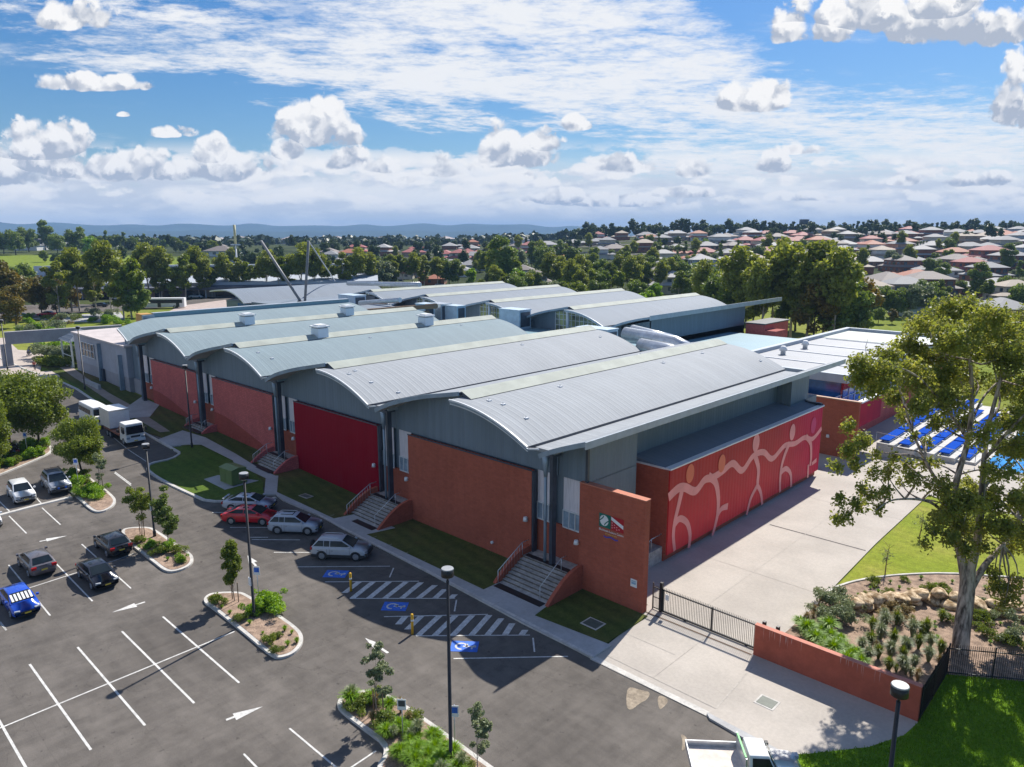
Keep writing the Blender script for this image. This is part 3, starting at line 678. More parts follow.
def access_mark(c, rz):
    """blue square with the white wheelchair user sign"""
    root = slab('access_marking', [tuple(Vector(c) + Matrix.Rotation(rz, 2) @ Vector(q)) for q in ((-.85, -.6), (.85, -.6), (.85, .6), (-.85, .6))], 0.014, None, M['blue_paint'])
    mb = MB(); T = lambda x, y: (*(Vector(c) + Matrix.Rotation(rz, 2) @ Vector((x, y))), 0.02 + gz(c[0]))
    n = 18
    for k in range(n):
        if 14 <= k <= 16: continue
        a0, a1 = 2 * math.pi * k / n, 2 * math.pi * (k + 1) / n
        mb.quad(T(-.2 + .27 * math.cos(a0), .27 * math.sin(a0)), T(-.2 + .4 * math.cos(a0), .4 * math.sin(a0)), T(-.2 + .4 * math.cos(a1), .4 * math.sin(a1)), T(-.2 + .27 * math.cos(a1), .27 * math.sin(a1)))
    for (x0, x1, y0, y1) in ((-.1, .45, -.06, .06), (.1, .2, .06, .28), (.42, .52, -.3, .06), (.5, .72, -.1, 0)):
        mb.quad(T(x0, y0), T(x1, y0), T(x1, y1), T(x0, y1))
    for k in range(8): 
        a0, a1 = 2 * math.pi * k / 8, 2 * math.pi * (k + 1) / 8
        mb.add([T(.62, .05 + .0), T(.62 + .11 * math.cos(a0), .05 + .11 * math.sin(a0)), T(.62 + .11 * math.cos(a1), .05 + .11 * math.sin(a1))], [(0, 1, 2)])
    o = mb.obj('access_symbol', M['white_paint']); o['kind'] = 'structure'
BAY_A = R(40)
for p in ((336, 574), (395, 606.5), (464.5, 646.5)): access_mark(gp(*p), BAY_A)
def arrow(a, b, w=0.17, hw=0.33, hl=1.5):
    a, b = Vector(gp(*a)), Vector(gp(*b)); d = (b - a).normalized(); n = Vector((-d.y, d.x)); c = b - d * hl
    slab('road_arrow', [tuple(q) for q in (a - n * w / 2, c - n * w / 2, c - n * hw, b, c + n * hw, c + n * w / 2, a + n * w / 2)], 0.008, None, M['white_paint'])
arrow((145, 602), (112, 612.5)); arrow((226, 720), (263, 706.5)); arrow((39.5, 541.5), (67.4, 535.7)); arrow((388, 653), (365, 638)); arrow((256, 566), (247.5, 555.5))
# pale sand stains spilled on the asphalt
M['sand'] = mat('sand_stain', (0.30, 0.25, 0.19), 0.95, 0.2, 1.2, fine=(5, .2), spec=.1)
for px in ([(628,686),(640,690),(651,692),(647,700),(640,703),(632,710),(627,709),(626,698)], [(657,696),(664,696),(669,701),(663,708),(659,710)], [(680,733),(688,738),(686,748),(681,752),(683,742)]):
    slab('sand_stain', smooth_poly([gp(*p) for p in px], 2), 0.007, None, M['sand'])
def grate(c, rz, w, l, name, label, light=False, z=0.13):
    e = empty(name, (c[0], c[1], gz(c[0]) + z), rz, label, 'drain cover')
    MB().box(-w/2, w/2, -l/2, l/2, -0.05, 0.02).obj('frame', M['kerb'] if light else M['joint_soft'], e)
    mb = MB().box(-w/2+.1, w/2-.1, -l/2+.1, l/2-.1, 0.0, 0.026)
    for k in range(7): 
        x = -w/2 + .14 + k * (w - .28) / 6; mb.box(x - .015, x + .015, -l/2+.1, l/2-.1, .026, .032)
    mb.obj('cover', mat('grate_green', (0.085, 0.105, 0.085), .6, .15, 3), e)
grate(gp(767, 703), 0, 1.1, 1.0, 'drain_cover', 'green grated drain cover set in the pale concrete below the red wall', True, z=0.035)
grate(gp(593, 625), 0, 1.3, 1.1, 'drain_cover', 'dark square pit lid in the shaded lawn beside the tall sign wall', True, z=0.10)
grate(gp(306, 497), 0.1, 1.3, 0.8, 'drain_cover', 'grey pit lid in the grass below the crimson wall panel', False, z=0.10)
# ================================================================== SPORTS HALL
hall = empty('sports_hall', (-70, 60, 0), 0, 'large sports hall with wave-shaped grey metal roofs and red brick wall panels', 'sports hall')
ORG = Vector((-70, 60, 0))
def part(mb, name, mats, parent=hall, label=None):
    """mesh written in world coordinates, hung on the hall (or on a part of it)"""
    o = mb.obj(name, mats, parent)
    w = Vector((0, 0, 0)); p = parent
    while p is not None: w += p.location; p = p.parent
    o.location = -w
    if label: o['label'] = label
    return o
def zl(d): return 12.35 - 2.15 * (d / 9.0) ** 2              # left half, d from -9 to 0
def zr(d): return 12.32 - 2.15 * (d / 8.25) ** 2             # right half, d from 0 to 8.25
def lprof(d):
    if d > -3.2: 
        z0 = zl(-3.2); return z0 + (12.74 - z0) * (d + 3.2) / 3.2 * 0.98
    return zl(d)
def vault(c, y0, y1, left=True, right=True, lclip=0.0, lstart=-9.2, back=0.0, roofm='roof_metal', rclip=0.0, overL=True):
    T = 0.22; mb = MB()
    def sheet(ds, zf, yf, ye):
        n = len(ds); top = [(c + d, yf(d), zf(d)) for d in ds] + [(c + d, ye(d), zf(d)) for d in ds]
        bot = [(p[0], p[1], p[2] - T) for p in top]
        mb.add(top, [(i, i + 1, i + 1 + n, i + n) for i in range(n - 1)], 0, True)
        mb.add(bot, [(i + n, i + 1 + n, i + 1, i) for i in range(n - 1)], 1, True)
        o = top[:n] + bot[:n]; mb.add(o, [(i + n, i + 1 + n, i + 1, i) for i in range(n - 1)], 2)
        o = top[n:] + bot[n:]; mb.add(o, [(i, i + 1, i + 1 + n, i + n) for i in range(n - 1)], 2)
        for k in (0, n - 1): mb.add([top[k], top[k + n], bot[k + n], bot[k]], [(0, 1, 2, 3)], 2)
    tr = MB()
    if left:
        ds = [lstart + (lclip - lstart) * i / 22 for i in range(23)]
        yf = lambda d: y0 - (0.15 + 1.45 * sstep(-d, 3.0, 7.5)) if overL else y0 - 0.6
        sheet(ds, lprof, yf, lambda d: y1)
        P = [(c + d, yf(d) - 0.03, lprof(d) - 0.10) for d in ds]
        for i in range(len(P) - 1): tr.bar(P[i], P[i + 1], 0.10, 0.34, 1)
        trL, tr = tr, MB()
    if right:
        ds = [rclip + (8.25 - rclip) * i / 20 for i in range(21)]
        sheet(ds, zr, lambda d: y0 - 1.15, lambda d: y1 + .2)
        P = [(c + d, y0 - 1.19, zr(d) - 0.02) for d in ds]
        for i in range(len(P) - 1):
            tr.bar(P[i], P[i + 1], 0.12, 0.13, 0)
            a, b = Vector(P[i]), Vector(P[i + 1]); tr.bar(a + Vector((0, .03, -.16)), b + Vector((0, .03, -.16)), 0.08, 0.16, 1)
            tr.bar(a + Vector((0, .10, -.34)), b + Vector((0, .10, -.34)), 0.06, 0.07, 0)
        # flat valley gutter
        mb.box(c + 8.2, c + 10.1, y0 - 0.3, y1, 9.72, 9.98, 0)
        tr.bar((c + 8.2, y0 - 1.1, 9.98), (c + 9.3, y0 - 1.1, 10.2), 0.1, 0.12, 0)
    ro = part(mb, 'vault_roof', [M[roofm], M['soffit'], M['trim_dark']])
    if left: part(trL, 'roof_edge', [M['trim_white'], M['steel_blue']], ro)
    if right: part(tr, 'roof_edge', [M['trim_white'], M['steel_blue']], ro)
    if left and right:
        s = MB(); s.add([(c - .35, y0 + .1, 12.77), (c + .05, y0 + .1, 12.79), (c + 1.15, y0 + .1, 12.33), (c - .35, y1, 12.77), (c + .05, y1, 12.79), (c + 1.15, y1, 12.33)], [(0, 1, 4, 3), (1, 2, 5, 4)], 0)
        s.add([(c + .05, y0 + .1, 12.79), (c + 1.15, y0 + .1, 12.33), (c + 1.15, y0 + .1, 12.1), (c + .05, y0 + .1, 12.1)], [(0, 3, 2, 1)], 1)
        s.add([(c + .05, y1, 12.79), (c + 1.15, y1, 12.33), (c + 1.15, y1, 12.1), (c + .05, y1, 12.1)], [(0, 1, 2, 3)], 1)
        part(s, 'ridge_sheet', [M['ridge'], M['trim_dark']], ro)
    return ro
FY = 39.2
CR = [-42.5, -61.65, -80.8, -99.95]
COLX = [-32.9, -52.1, -71.25, -90.4, -109.55]
roofs = []
for i, c in enumerate(CR):
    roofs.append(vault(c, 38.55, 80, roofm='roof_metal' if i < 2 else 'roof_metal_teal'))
# leftover half bays at both ends
rEnd = vault(-23.3, 38.55, 82.5, True, False, lclip=-5.4, lstart=-9.4)
r0 = vault(-119.1, 38.55, 80, False, True, rclip=4.6, roofm='roof_metal_teal')
m0 = MB(); n = 12      # bay 0 roof behind its slanting front edge
ds = [0.0 + 4.6 * i / n for i in range(n + 1)]
v = [(-119.1 + d, 44.5 - 7.1 * (d / 4.6), zr(d)) for d in ds] + [(-119.1 + d, 80, zr(d)) for d in ds]
m0.add(v, [(i, i + 1, i + 2 + n, i + 1 + n) for i in range(n)], 0, True)
m0.add([(p[0], p[1], p[2] - .2) for p in v], [(i + 1 + n, i + 2 + n, i + 1, i) for i in range(n)], 1, True)
e0 = part(m0, 'vault_roof', [M['roof_metal_teal'], M['soffit']])
mp = MB().box(-119.9, -119.1, 44.4, 80, 11.3, 12.95, 0); mp.box(-120.0, -119.0, 44.3, 80, 12.95, 13.03, 1)
part(mp, 'roof_parapet', [M['teal'], M['trim_grey']])
part(MB().box(-121.6, -119.2, 42.6, 44.3, 10.4, 12.9).box(-119.2, -118.6, 42.6, 44.3, 10.6, 12.8, 1), 'roof_vent', [mat('timber_cladding', (0.50, 0.27, 0.06), .6, .15, 3, stretch=(6, 1, 6)), M['steel_blue']], hall, 'timber clad box at the front of the teal parapet')
# gable walls above the brick, one per bay
def gable(c, xa, xb, zb, y, mats, th=0.25, fn=None):
    xsg = [xa + (xb - xa) * i / 30 for i in range(31)]
    def top(x):
        d = x - c
        if fn: return fn(d)
        if d <= -9.2: return 10.0
        if d < 0: return min(lprof(d), 12.7) - 0.2
        return (zr(d) if d < 8.25 else 9.95) - 0.2
    mb = MB(); nn = 31
    v = [(x, y, zb) for x in xsg] + [(x, y, top(x)) for x in xsg] + [(x, y + th, zb) for x in xsg] + [(x, y + th, top(x)) for x in xsg]
    mb.add(v, [(i, i + 1, i + 1 + nn, i + nn) for i in range(nn - 1)] + [(i + 3 * nn, i + 1 + 3 * nn, i + 1 + 2 * nn, i + 2 * nn) for i in range(nn - 1)])
    mb.add(v, [(0, nn, 3 * nn, 2 * nn), (2 * nn - 1, nn - 1, 3 * nn - 1, 4 * nn - 1)])
    mb.add(v, [(nn + i, nn + i + 1, 3 * nn + i + 1, 3 * nn + i) for i in range(nn - 1)])
    mb.add(v, [(2 * nn + i, 2 * nn + i + 1, i + 1, i) for i in range(nn - 1)])
    return part(mb, 'gable_wall', mats)
for c in CR: gable(c, c - 9.6, c + 9.55, 7.9, FY + .1, M['wall_metal'])
gable(-23.3, -32.85, -30.25, 7.9, FY + .1, M['wall_metal'], fn=lambda d: lprof(d) - .2)
# body of the hall, side wall, back wall
bd = MB().box(-128, -31.75, 39.75, 79.3, -0.3, 7.95).box(-31.75, -30.2, 39.76, 45.2, -0.3, 7.94).box(-31.75, -30.2, 72.6, 79.28, -0.3, 7.94).box(-119.0, -110, 39.75, 79.3, 7.95, 9.6)
part(bd, 'hall_wall', M['wall_metal'])
sw = MB().box(-30.45, -30.2, FY + .1, 45.2, 7.9, 10.95).box(-31.75, -30.45, 44.95, 45.2, 7.9, 10.1).box(-32.0, -31.75, 44.95, 72.85, 7.9, 10.1).box(-31.75, -30.45, 72.6, 72.85, 7.9, 10.1).box(-30.45, -30.2, 72.6, 76.9, 7.9, 10.95)
part(sw, 'side_wall', M['wall_metal'])
part(MB().box(-30.3, -30.1, FY - .1, FY + .1, 7.9, 10.9), 'corner_trim', M['steel_dark'])
part(MB().bar((-28.68, 36.95, 11.42), (-28.68, 82.6, 11.42), .1, .5), 'eave_fascia', M['trim_grey'], rEnd)
for c in CR: gable(c, c - 9.6, c + 9.55, 7.9, 79.3, M['wall_metal'])
# brick panels
for i, c in enumerate(CR):
    zt = 7.78
    mm_ = [M['brick'], M['crimson'], M['brick_pink'], M['brick_pink']][i]
    mb = MB().box(c - 7.32, c + 7.32, FY - .28, FY + .1, -.2, zt)
    p_ = part(mb, 'brick_panel', mm_, hall, ['orange-brown brick panel', 'deep crimson metal panel', 'pinkish red brick panel', 'pinkish red brick panel'][i])
    ed = MB().box(c - 7.34, c + 7.34, FY - .31, FY - .28, zt - .02, zt + .1).box(c + 7.32, c + 7.50, FY - .26, FY + .1, 0, zt)
    part(ed, 'panel_trim', M['steel_dark'] if i != 1 else M['trim_dark'], p_)
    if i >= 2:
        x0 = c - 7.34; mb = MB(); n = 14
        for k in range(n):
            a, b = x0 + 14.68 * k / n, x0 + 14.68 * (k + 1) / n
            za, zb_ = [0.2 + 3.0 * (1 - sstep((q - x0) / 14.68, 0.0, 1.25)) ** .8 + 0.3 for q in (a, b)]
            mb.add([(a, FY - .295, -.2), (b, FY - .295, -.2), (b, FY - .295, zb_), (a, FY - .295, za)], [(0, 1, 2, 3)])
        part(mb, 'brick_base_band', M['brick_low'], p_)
    lm = MB()
    lm.tube([(c + 6.9, FY - .28, 4.0), (c + 6.9, FY - .5, 4.0)], .05, 6); lm.tube([(c + 6.9, FY - .5, 4.14), (c + 6.9, FY - .5, 3.82)], [.14, .19], 10)
    part(lm, 'wall_lamp', M['white'])
    lm = MB(); lm.tube([(c - 7.5, FY - .2, 3.75), (c - 7.5, FY - .45, 3.75)], .05, 6); lm.tube([(c - 7.5, FY - .45, 3.9), (c - 7.5, FY - .45, 3.58)], [.14, .19], 10)
    part(lm, 'wall_lamp', M['white'])
lm = MB(); lm.tube([(-39.3, FY - .28, .95), (-39.3, FY - .45, .95)], .12, 10); part(lm, 'wall_lamp', M['white'])
# recesses: windows, columns, downpipes, stairs
FLOOR = 1.42
for k, x in enumerate(COLX):
    xa, xb = x - 2.28, x + 2.1
    last = (k == 4)
    part(MB().box(xa, xb + (.2 if k else 0), FY + .35, FY + .5, 0, 4.05), 'entry_wall', M['brick'])
    for (a, b) in ((xa + .12, x - .5), (x + .35, xb - .05)):
        w = MB().box(a, b, FY + .28, FY + .34, 5.35, 7.9); wo = part(w, 'frosted_window', M['frosted'])
        fr = MB()
        for q in range(4): 
            xx = a + (b - a) * q / 3; fr.box(xx - .03, xx + .03, FY + .22, FY + .28, 4.0, 5.35)
        fr.box(a, b, FY + .22, FY + .28, 5.28, 5.38).box(a, b, FY + .22, FY + .28, 3.97, 4.07)
        w2 = part(MB().box(a, b, FY + .30, FY + .33, 4.05, 5.3), 'window', M['window_light']); part(fr, 'window_frame', M['trim_white'], w2)
    part(MB().box(x + .06, x + .34, FY - .95, FY - .50, FLOOR, 10.05).box(x - .6, x + .5, FY - 1.1, FY - .2, 9.55, 9.75), 'column', M['steel_dark'])
    part(MB().tube([(x - .45, FY - .8, FLOOR), (x - .45, FY - .8, 9.6)], .12, 10), 'downpipe', M['steel_blue'])
    part(MB().tube([(x - .45, FY - .8, 7.9), (x - .45, FY - .8, 9.75)], [.13, .32], 10), 'downpipe', M['steel_blue'])
    g0 = gz(x)
    st = MB(); nst = max(0, int(round((FLOOR - g0 - .13) / .165)))
    sx0, sx1 = x - 2.3, x + 2.35
    st.box(sx0, sx1, 38.0, FY + .35, g0 - .2, FLOOR)
    if nst:
        ys0 = 38.0 - nst * .31
        for q in range(nst):
            zt = FLOOR - (q + 1) * (FLOOR - g0 - .13) / (nst + 0.0)
            st.box(sx0, sx1, 38.0 - (q + 1) * .31, 38.0 - q * .31, g0 - .2, zt + .001 * q)
        so = part(st, 'staircase', mat('step_concrete', (0.40, 0.385, 0.365), .85, .16, 1.5, fine=(4, .2), spec=.2))
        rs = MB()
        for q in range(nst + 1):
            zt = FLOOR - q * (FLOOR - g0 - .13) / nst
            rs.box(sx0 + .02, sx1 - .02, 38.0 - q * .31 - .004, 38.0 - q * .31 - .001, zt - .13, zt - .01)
        part(rs, 'riser', mat('riser_dark', (0.15, 0.125, 0.10), .9, .35, 2.5, stretch=(1.2, 4, 4), fine=(3, .3)), so)  # mottled riser faces, darker and browner than the treads
        part(MB().box(sx0 + .1, sx1 - .1, ys0 - .75, ys0 - .1, g0 + .135, g0 + .15), 'tactile_strip', M['black'], so); part(MB().box(sx0 + .1, sx1 - .1, 38.08, 38.55, FLOOR, FLOOR + .012), 'tactile_strip', M['black'], so)
        for sx in (sx0 - .32, sx1 + .04):
            ck = MB(); pr = []
            for q in range(9):
                f = q / 8; yy = 38.9 - f * (38.9 - ys0 + .35); zz = FLOOR + .5 - (FLOOR + .35 - g0) * (1 - math.cos(f * math.pi / 2)) ** 1.15
                pr.append((yy, zz))
            n = len(pr); v = [(sx, a, b) for a, b in pr] + [(sx, pr[-1][0], g0 - .2), (sx, pr[0][0], g0 - .2)]
            v += [(sx + .28, p[1], p[2]) for p in v]
            N = n + 2; ck.add(v, [tuple(range(N)), tuple(reversed(range(N, 2 * N)))] + [(i, i + N, (i + 1) % N + N, (i + 1) % N) for i in range(N)])
            cw = part(ck, 'stair_wall', [M['brick'], M['brick'], M['brick_pink'], M['brick_pink'], M['brick']][k], so)
        hr = MB(); zb = g0 + 1.05
        for sx in (sx0 - .05,):
            hr.tube([(sx, ys0 - .1, zb), (sx, 38.0, FLOOR + 1.0), (sx, 38.7, FLOOR + 1.0)], .03, 6); hr.tube([(sx, ys0 - .1, g0 + .1), (sx, ys0 - .1, zb)], .03, 6); hr.tube([(sx, 38.0, FLOOR), (sx, 38.0, FLOOR + 1)], .03, 6)
            for q in range(1, 9):
                f = q / 9; yy = (ys0 - .1) * (1 - f) + 38 * f; hr.tube([(sx, yy, g0 + .1 + (FLOOR - g0 - .1) * f), (sx, yy, zb + (FLOOR + 1 - zb) * f)], .014, 4)
        part(hr, 'handrail', M['galv'], so); hr = MB()
        hr.tube([(sx1 - .9, ys0 + .2, g0 + 1.0), (sx1 - .9, 38.0, FLOOR + .95), (sx1 - .9, 38.5, FLOOR + .95)], .028, 6); hr.tube([(sx1 - .9, ys0 + .2, g0 + .1), (sx1 - .9, ys0 + .2, g0 + 1.0)], .03, 6); hr.tube([(sx1 - .9, 38.0, FLOOR), (sx1 - .9, 38.0, FLOOR + .95)], .03, 6)
        part(hr, 'handrail', M['galv'], so)
# ------------------------------------------------------------------ mural wing on the east side
wing = MB().box(-31.5, -28.62, 46.95, 76.3, .0, .75).box(-31.62, -28.42, 46.9, 76.3, .75, 7.5)
wo = part(wing, 'mural_wing', M['brick'], hall, 'brick wing along the driveway side that carries the mural')
mur = bpy.data.materials.new('mural'); mur.use_nodes = True
t = NT(mur.node_tree); bs = t.n['Principled BSDF']; tc = t.new('ShaderNodeTexCoord'); sp = t.new('ShaderNodeSeparateXYZ'); t.l.new(tc.outputs['Object'], sp.inputs[0])
yy = sp.outputs[1]; zz = sp.outputs[2]
vr = t.ramp(zz, .8, 7.5)
base = t.mix(vr, (0.64, 0.040, 0.045, 1), (0.42, 0.026, 0.022, 1))
base = t.mix(t.ramp(yy, 64, 76), base, (0.50, 0.008, 0.045, 1))
n = t.noise(tc.outputs['Object'], 0.3, 4, 0.6)
mm = t.new('ShaderNodeVectorMath', operation='SCALE'); t.set(mm.inputs[0], base); t.set(mm.inputs['Scale'], t.ramp(n, .3, .7, 1.0, 1.18)); t.l.new(mm.outputs[0], bs.inputs['Base Color'])
bs.inputs['Roughness'].default_value = 0.55; bs.inputs['Specular IOR Level'].default_value = 0.2
bn = t.new('ShaderNodeBump'); bn.inputs['Strength'].default_value = .25; bn.inputs['Distance'].default_value = .03; t.set(bn.inputs['Height'], t.math('SINE', t.math('MULTIPLY', yy, 12.0))); t.l.new(bn.outputs[0], bs.inputs['Normal'])
mo = part(MB().box(-28.42, -28.3, 46.95, 76.3, .62, 7.42), 'mural_panel', mur, wo, 'red mural of linked dancing figures')
def zp(px, py, sx=660, sy=400, k=4.2611): return at_x(sx + px / k, sy + py / k, -28.3)
def ribbon(pts, w0, w1=None, closed=False):
    w1 = (w0 if w1 is None else w1) * 1.2; w0 = w0 * 1.2
    P = [Vector(zp(*p)) for p in pts]; Q = []
    for i in range(len(P) - 1):                     # smooth the hand-drawn stroke
        p0, p1, p2, p3 = P[max(i - 1, 0)], P[i], P[i + 1], P[min(i + 2, len(P) - 1)]
        for s in range(6):
            u = s / 6; Q.append(0.5 * ((2 * p1) + (-p0 + p2) * u + (2 * p0 - 5 * p1 + 4 * p2 - p3) * u * u + (-p0 + 3 * p1 - 3 * p2 + p3) * u ** 3))
    Q.append(P[-1]); L = []; Rr = []
    for i, q in enumerate(Q):
        d = (Q[min(i + 1, len(Q) - 1)] - Q[max(i - 1, 0)]).normalized(); n = Vector((-d.y, d.x)); f = i / (len(Q) - 1); w = w0 + (w1 - w0) * f
        L.append(q + n * w / 2); Rr.append(q - n * w / 2)
    m = len(Q); v = [(-28.285, a.x, a.y) for a in L] + [(-28.285, a.x, a.y) for a in Rr]
    return v, [(i + m, i + 1 + m, i + 1, i) for i in range(m - 1)]
fig = MB()
_n = [0]
def lift(vf):
    _n[0] += 1; return [(a + .003 * _n[0], b, c) for a, b, c in vf[0]], vf[1]
fig.add(*lift(ribbon([(36,415),(75,378),(105,372),(150,388),(190,340),(225,330),(270,300),(310,270),(350,300),(395,240),(440,222),(478,250),(530,195),(575,185),(615,160),(650,165),(688,120)], .62, .40)))
for pts, a, b in [([(95,375),(78,450),(62,520),(56,580),(62,642)], .5, .3), ([(60,530),(85,505),(115,525),(127,575),(122,630)], .5, .35),
                  ([(205,325),(235,350),(247,410),(245,480),(235,530),(222,582)], .62, .3), ([(245,490),(262,462),(288,452)], .32, .5),
                  ([(405,240),(418,290),(415,345),(412,365),(385,420),(368,490)], .55, .3), ([(412,360),(428,395),(434,445)], .42, .3),
                  ([(545,195),(528,240),(515,290),(510,345),(510,392)], .5, .3), ([(512,310),(535,292),(555,315),(557,370)], .5, .3),
                  ([(620,155),(640,185),(642,240),(638,280)], .5, .35), ([(630,275),(628,330)], .3, .3), ([(645,272),(665,255)], .3, .4)]:
    fig.add(*lift(ribbon(pts, a, b)))
part(fig, 'mural_figures', mat('mural_pale', (0.88, 0.30, 0.28), .5, .08, .6), mo)
HM = [mat('mural_orange', (0.78, 0.15, 0.065), .5, .05, 1), MATS['mural_pale'], mat('mural_magenta', (0.62, 0.02, 0.11), .5, .05, 1)]
for cx, cy, r, mi in ((127,313,.78,0),(262,270,.78,0),(408,183,.85,1),(563,137,.82,1),(653,108,.85,2)):
    y_, z_ = zp(cx, cy); n = 24; hd = MB()
    hd.add([(-28.26, y_, z_)] + [(-28.26, y_ + r * .78 * math.cos(2 * math.pi * k / n), z_ + r * math.sin(2 * math.pi * k / n)) for k in range(n)], [(0, 1 + k, 1 + (k + 1) % n) for k in range(n)])
    part(hd, 'mural_head', HM[mi], mo)
cap = MB().box(-28.75, -28.2, 46.85, 76.4, 7.5, 7.62).box(-31.6, -28.75, 46.8, 46.94, 7.5, 7.62)
part(cap, 'wing_capping', M['trim_white'], wo)
rf = MB(); rf.add([(-31.74, 46.95, 7.98), (-28.75, 46.95, 7.56), (-28.75, 76.3, 7.56), (-31.74, 76.3, 7.98), (-31.74, 46.95, 7.5), (-28.75, 46.95, 7.5), (-28.75, 76.3, 7.5), (-31.74, 76.3, 7.5)], [(0, 1, 2, 3), (0, 4, 5, 1), (3, 2, 6, 7)])
part(rf, 'wing_roof', M['roof_metal_back'], wo)
part(MB().tube([(-30.2, 76.3, 7.8), (-28.3, 76.3, 7.65)], .1, 6).box(-30.1, -28.4, 76.0, 76.3, 7.5, 7.85), 'rain_head', M['steel_dark'], wo)
# steps up to the side door behind the sign wall
ss = MB()
for q in range(7): ss.box(-30.1, -28.7, 41.6 + q * .55, 46.88, .18 * q, .18 * (q + 1))
so = part(ss, 'staircase', MATS['step_concrete']); 
hr = MB().tube([(-28.75, 41.4, 1.0), (-28.75, 45.4, 2.3), (-28.75, 46.8, 2.3)], .03, 6).tube([(-28.75, 41.4, 0), (-28.75, 41.4, 1.0)], .03, 6).tube([(-28.75, 45.4, 1.2), (-28.75, 45.4, 2.3)], .03, 6)
part(hr, 'handrail', M['galv'], so); part(MB().box(-29.8, -28.5, 40.5, 41.4, .04, .055), 'tactile_strip', M['black'], so)
# ------------------------------------------------------------------ tall sign wall
sgn = empty('sign_wall', (-28, 39.2, 0), 0, 'tall free-standing brick blade wall with the green and red logo at the driveway corner', 'wall')
bw = MB(); bw.box(-30.65, -25.18, 38.95, 39.5, -.2, 7.95); b1 = part(bw, 'wall_slab', M['brick'], sgn)
part(MB().box(-30.66, -25.16, 38.93, 39.52, 7.95, 8.02), 'capping', mat('brick_cap', (.50, .18, .11), .8, .08, 3), sgn)
def sp_(px, py): return at_y(592 + px / 19.175, 506 + py / 19.175, 38.95)
def poly_on_wall(mb, pts, y, mi=0, raw=False):
    q = pts if raw else [sp_(*p) for p in pts]; mb.add([(a, y, b) for a, b in q], [tuple(range(len(q)))], mi)
lg = MB()
x0, z0 = sp_(145, 400); x1, z1 = sp_(365, 180); xm = x0; 
SX0 = sp_(145, 130)[0]; SX1 = sp_(368, 190)[0]; SX2 = sp_(612, 260)[0]
ZT = sp_(145, 122)[1]; ZB = sp_(145, 378)[1]
lg.box(SX0, SX1 - .02, 38.92, 38.95, ZB, ZT, 0); lg.box(SX1 + .04, SX2, 38.92, 38.95, ZB, ZT, 1)
part(lg, 'logo_panel', [mat('logo_green', (0.0, 0.14, 0.10), .5, .05, 3), mat('logo_red', (0.42, 0.004, 0.01), .5, .05, 3)], sgn)
ball = MB(); cx, cz = (SX0 * .56 + SX1 * .44), (ZT + ZB) / 2 + .02; rx, rz_ = (SX1 - SX0) * .37, (ZT - ZB) * .40; n = 28
ball.add([(cx, 38.912, cz)] + [(cx + rx * math.cos(2 * math.pi * k / n), 38.912, cz + rz_ * math.sin(2 * math.pi * k / n)) for k in range(n)], [(0, 1 + k, 1 + (k + 1) % n) for k in range(n)], 0)
for s in (1, -1):
    P = [(cx + s * rx * (.12 + .9 * q / 8 * (1 if s > 0 else 1)), 38.908, cz - s * rz_ * (.85 - .95 * (q / 8) ** .6)) for q in range(9)]
    for i in range(8): ball.bar(P[i], P[i + 1], .006, .075, 1)
part(ball, 'logo_ball', [M['white'], MATS['logo_green']], sgn)
net = MB(); W_ = SX2 - SX1 - .04; xx = SX1 + .04; Hh_ = ZT - ZB
net.add([(xx, 38.912, ZT - .02), (xx, 38.912, ZT - .26), (SX2, 38.912, ZB + Hh_ * .28), (SX2, 38.912, ZB + Hh_ * .28 + .26)], [(0, 1, 2, 3)])
for r_i in range(4):
    for c_i in range(5):
        u0 = .04 + c_i * .19; top = ZT - .34 - (Hh_ * .62) * (u0 + .07) - r_i * .17
        if top - .1 > ZB + .01: net.box(xx + u0 * W_, xx + (u0 + .10) * W_, 38.91, 38.915, top - .09, top, 1)
part(net, 'logo_net', [M['white'], mat('logo_pink', (.75, .25, .28), .6, .1, 4)], sgn)
def text(s, size, loc, rot, m, name='sign_text', parent=None, width=None, ext=0.006):
    cu = bpy.data.curves.new(name, 'FONT'); cu.body = s; cu.size = size; cu.extrude = ext; cu.align_x = 'CENTER'; cu.resolution_u = 2
    tmp = bpy.data.objects.new('tmp', cu); COL.objects.link(tmp); bpy.context.view_layer.update()
    me = bpy.data.meshes.new_from_object(tmp.evaluated_get(bpy.context.evaluated_depsgraph_get())); bpy.data.objects.remove(tmp)
    me.name = name; me.materials.clear(); me.materials.append(m)
    o = bpy.data.objects.new(name, me); COL.objects.link(o); o.location = loc; o.rotation_euler = rot
    if width:
        xs_ = [v.co.x for v in me.vertices]; k = width / (max(xs_) - min(xs_)); o.scale = (k, 1 + (k - 1) * .3, 1)
    if parent: o.parent = parent; o.location = Vector(loc) - parent.location
    return o
text('Blacktown Leisure Centre', .24, ((SX0 + SX2) / 2, 38.94, ZB - .27), (math.pi / 2, 0, 0), M['white'], 'sign_text', sgn, SX2 - SX0)
text('STANHOPE', .15, ((SX0 + SX2) / 2, 38.94, ZB - .47), (math.pi / 2, 0, 0), mat('sign_ochre', (.75, .45, .1), .5, .05, 3), 'sign_text', sgn, .95)
sw_ = MB(); P = [((SX0 + SX2) / 2 - .6 + .15 * q, 38.93, ZB - .62 - .05 * math.sin(q * 1.2)) for q in range(9)]
for i in range(8): sw_.bar(P[i], P[i + 1], .012, .09)
part(sw_, 'logo_wave', mat('sign_blue', (.05, .06, .42), .5, .05, 3), sgn)
part(MB().box(-26.15, -25.65, 38.91, 38.95, 1.75, 2.3), 'notice_plate', M['white'], sgn)
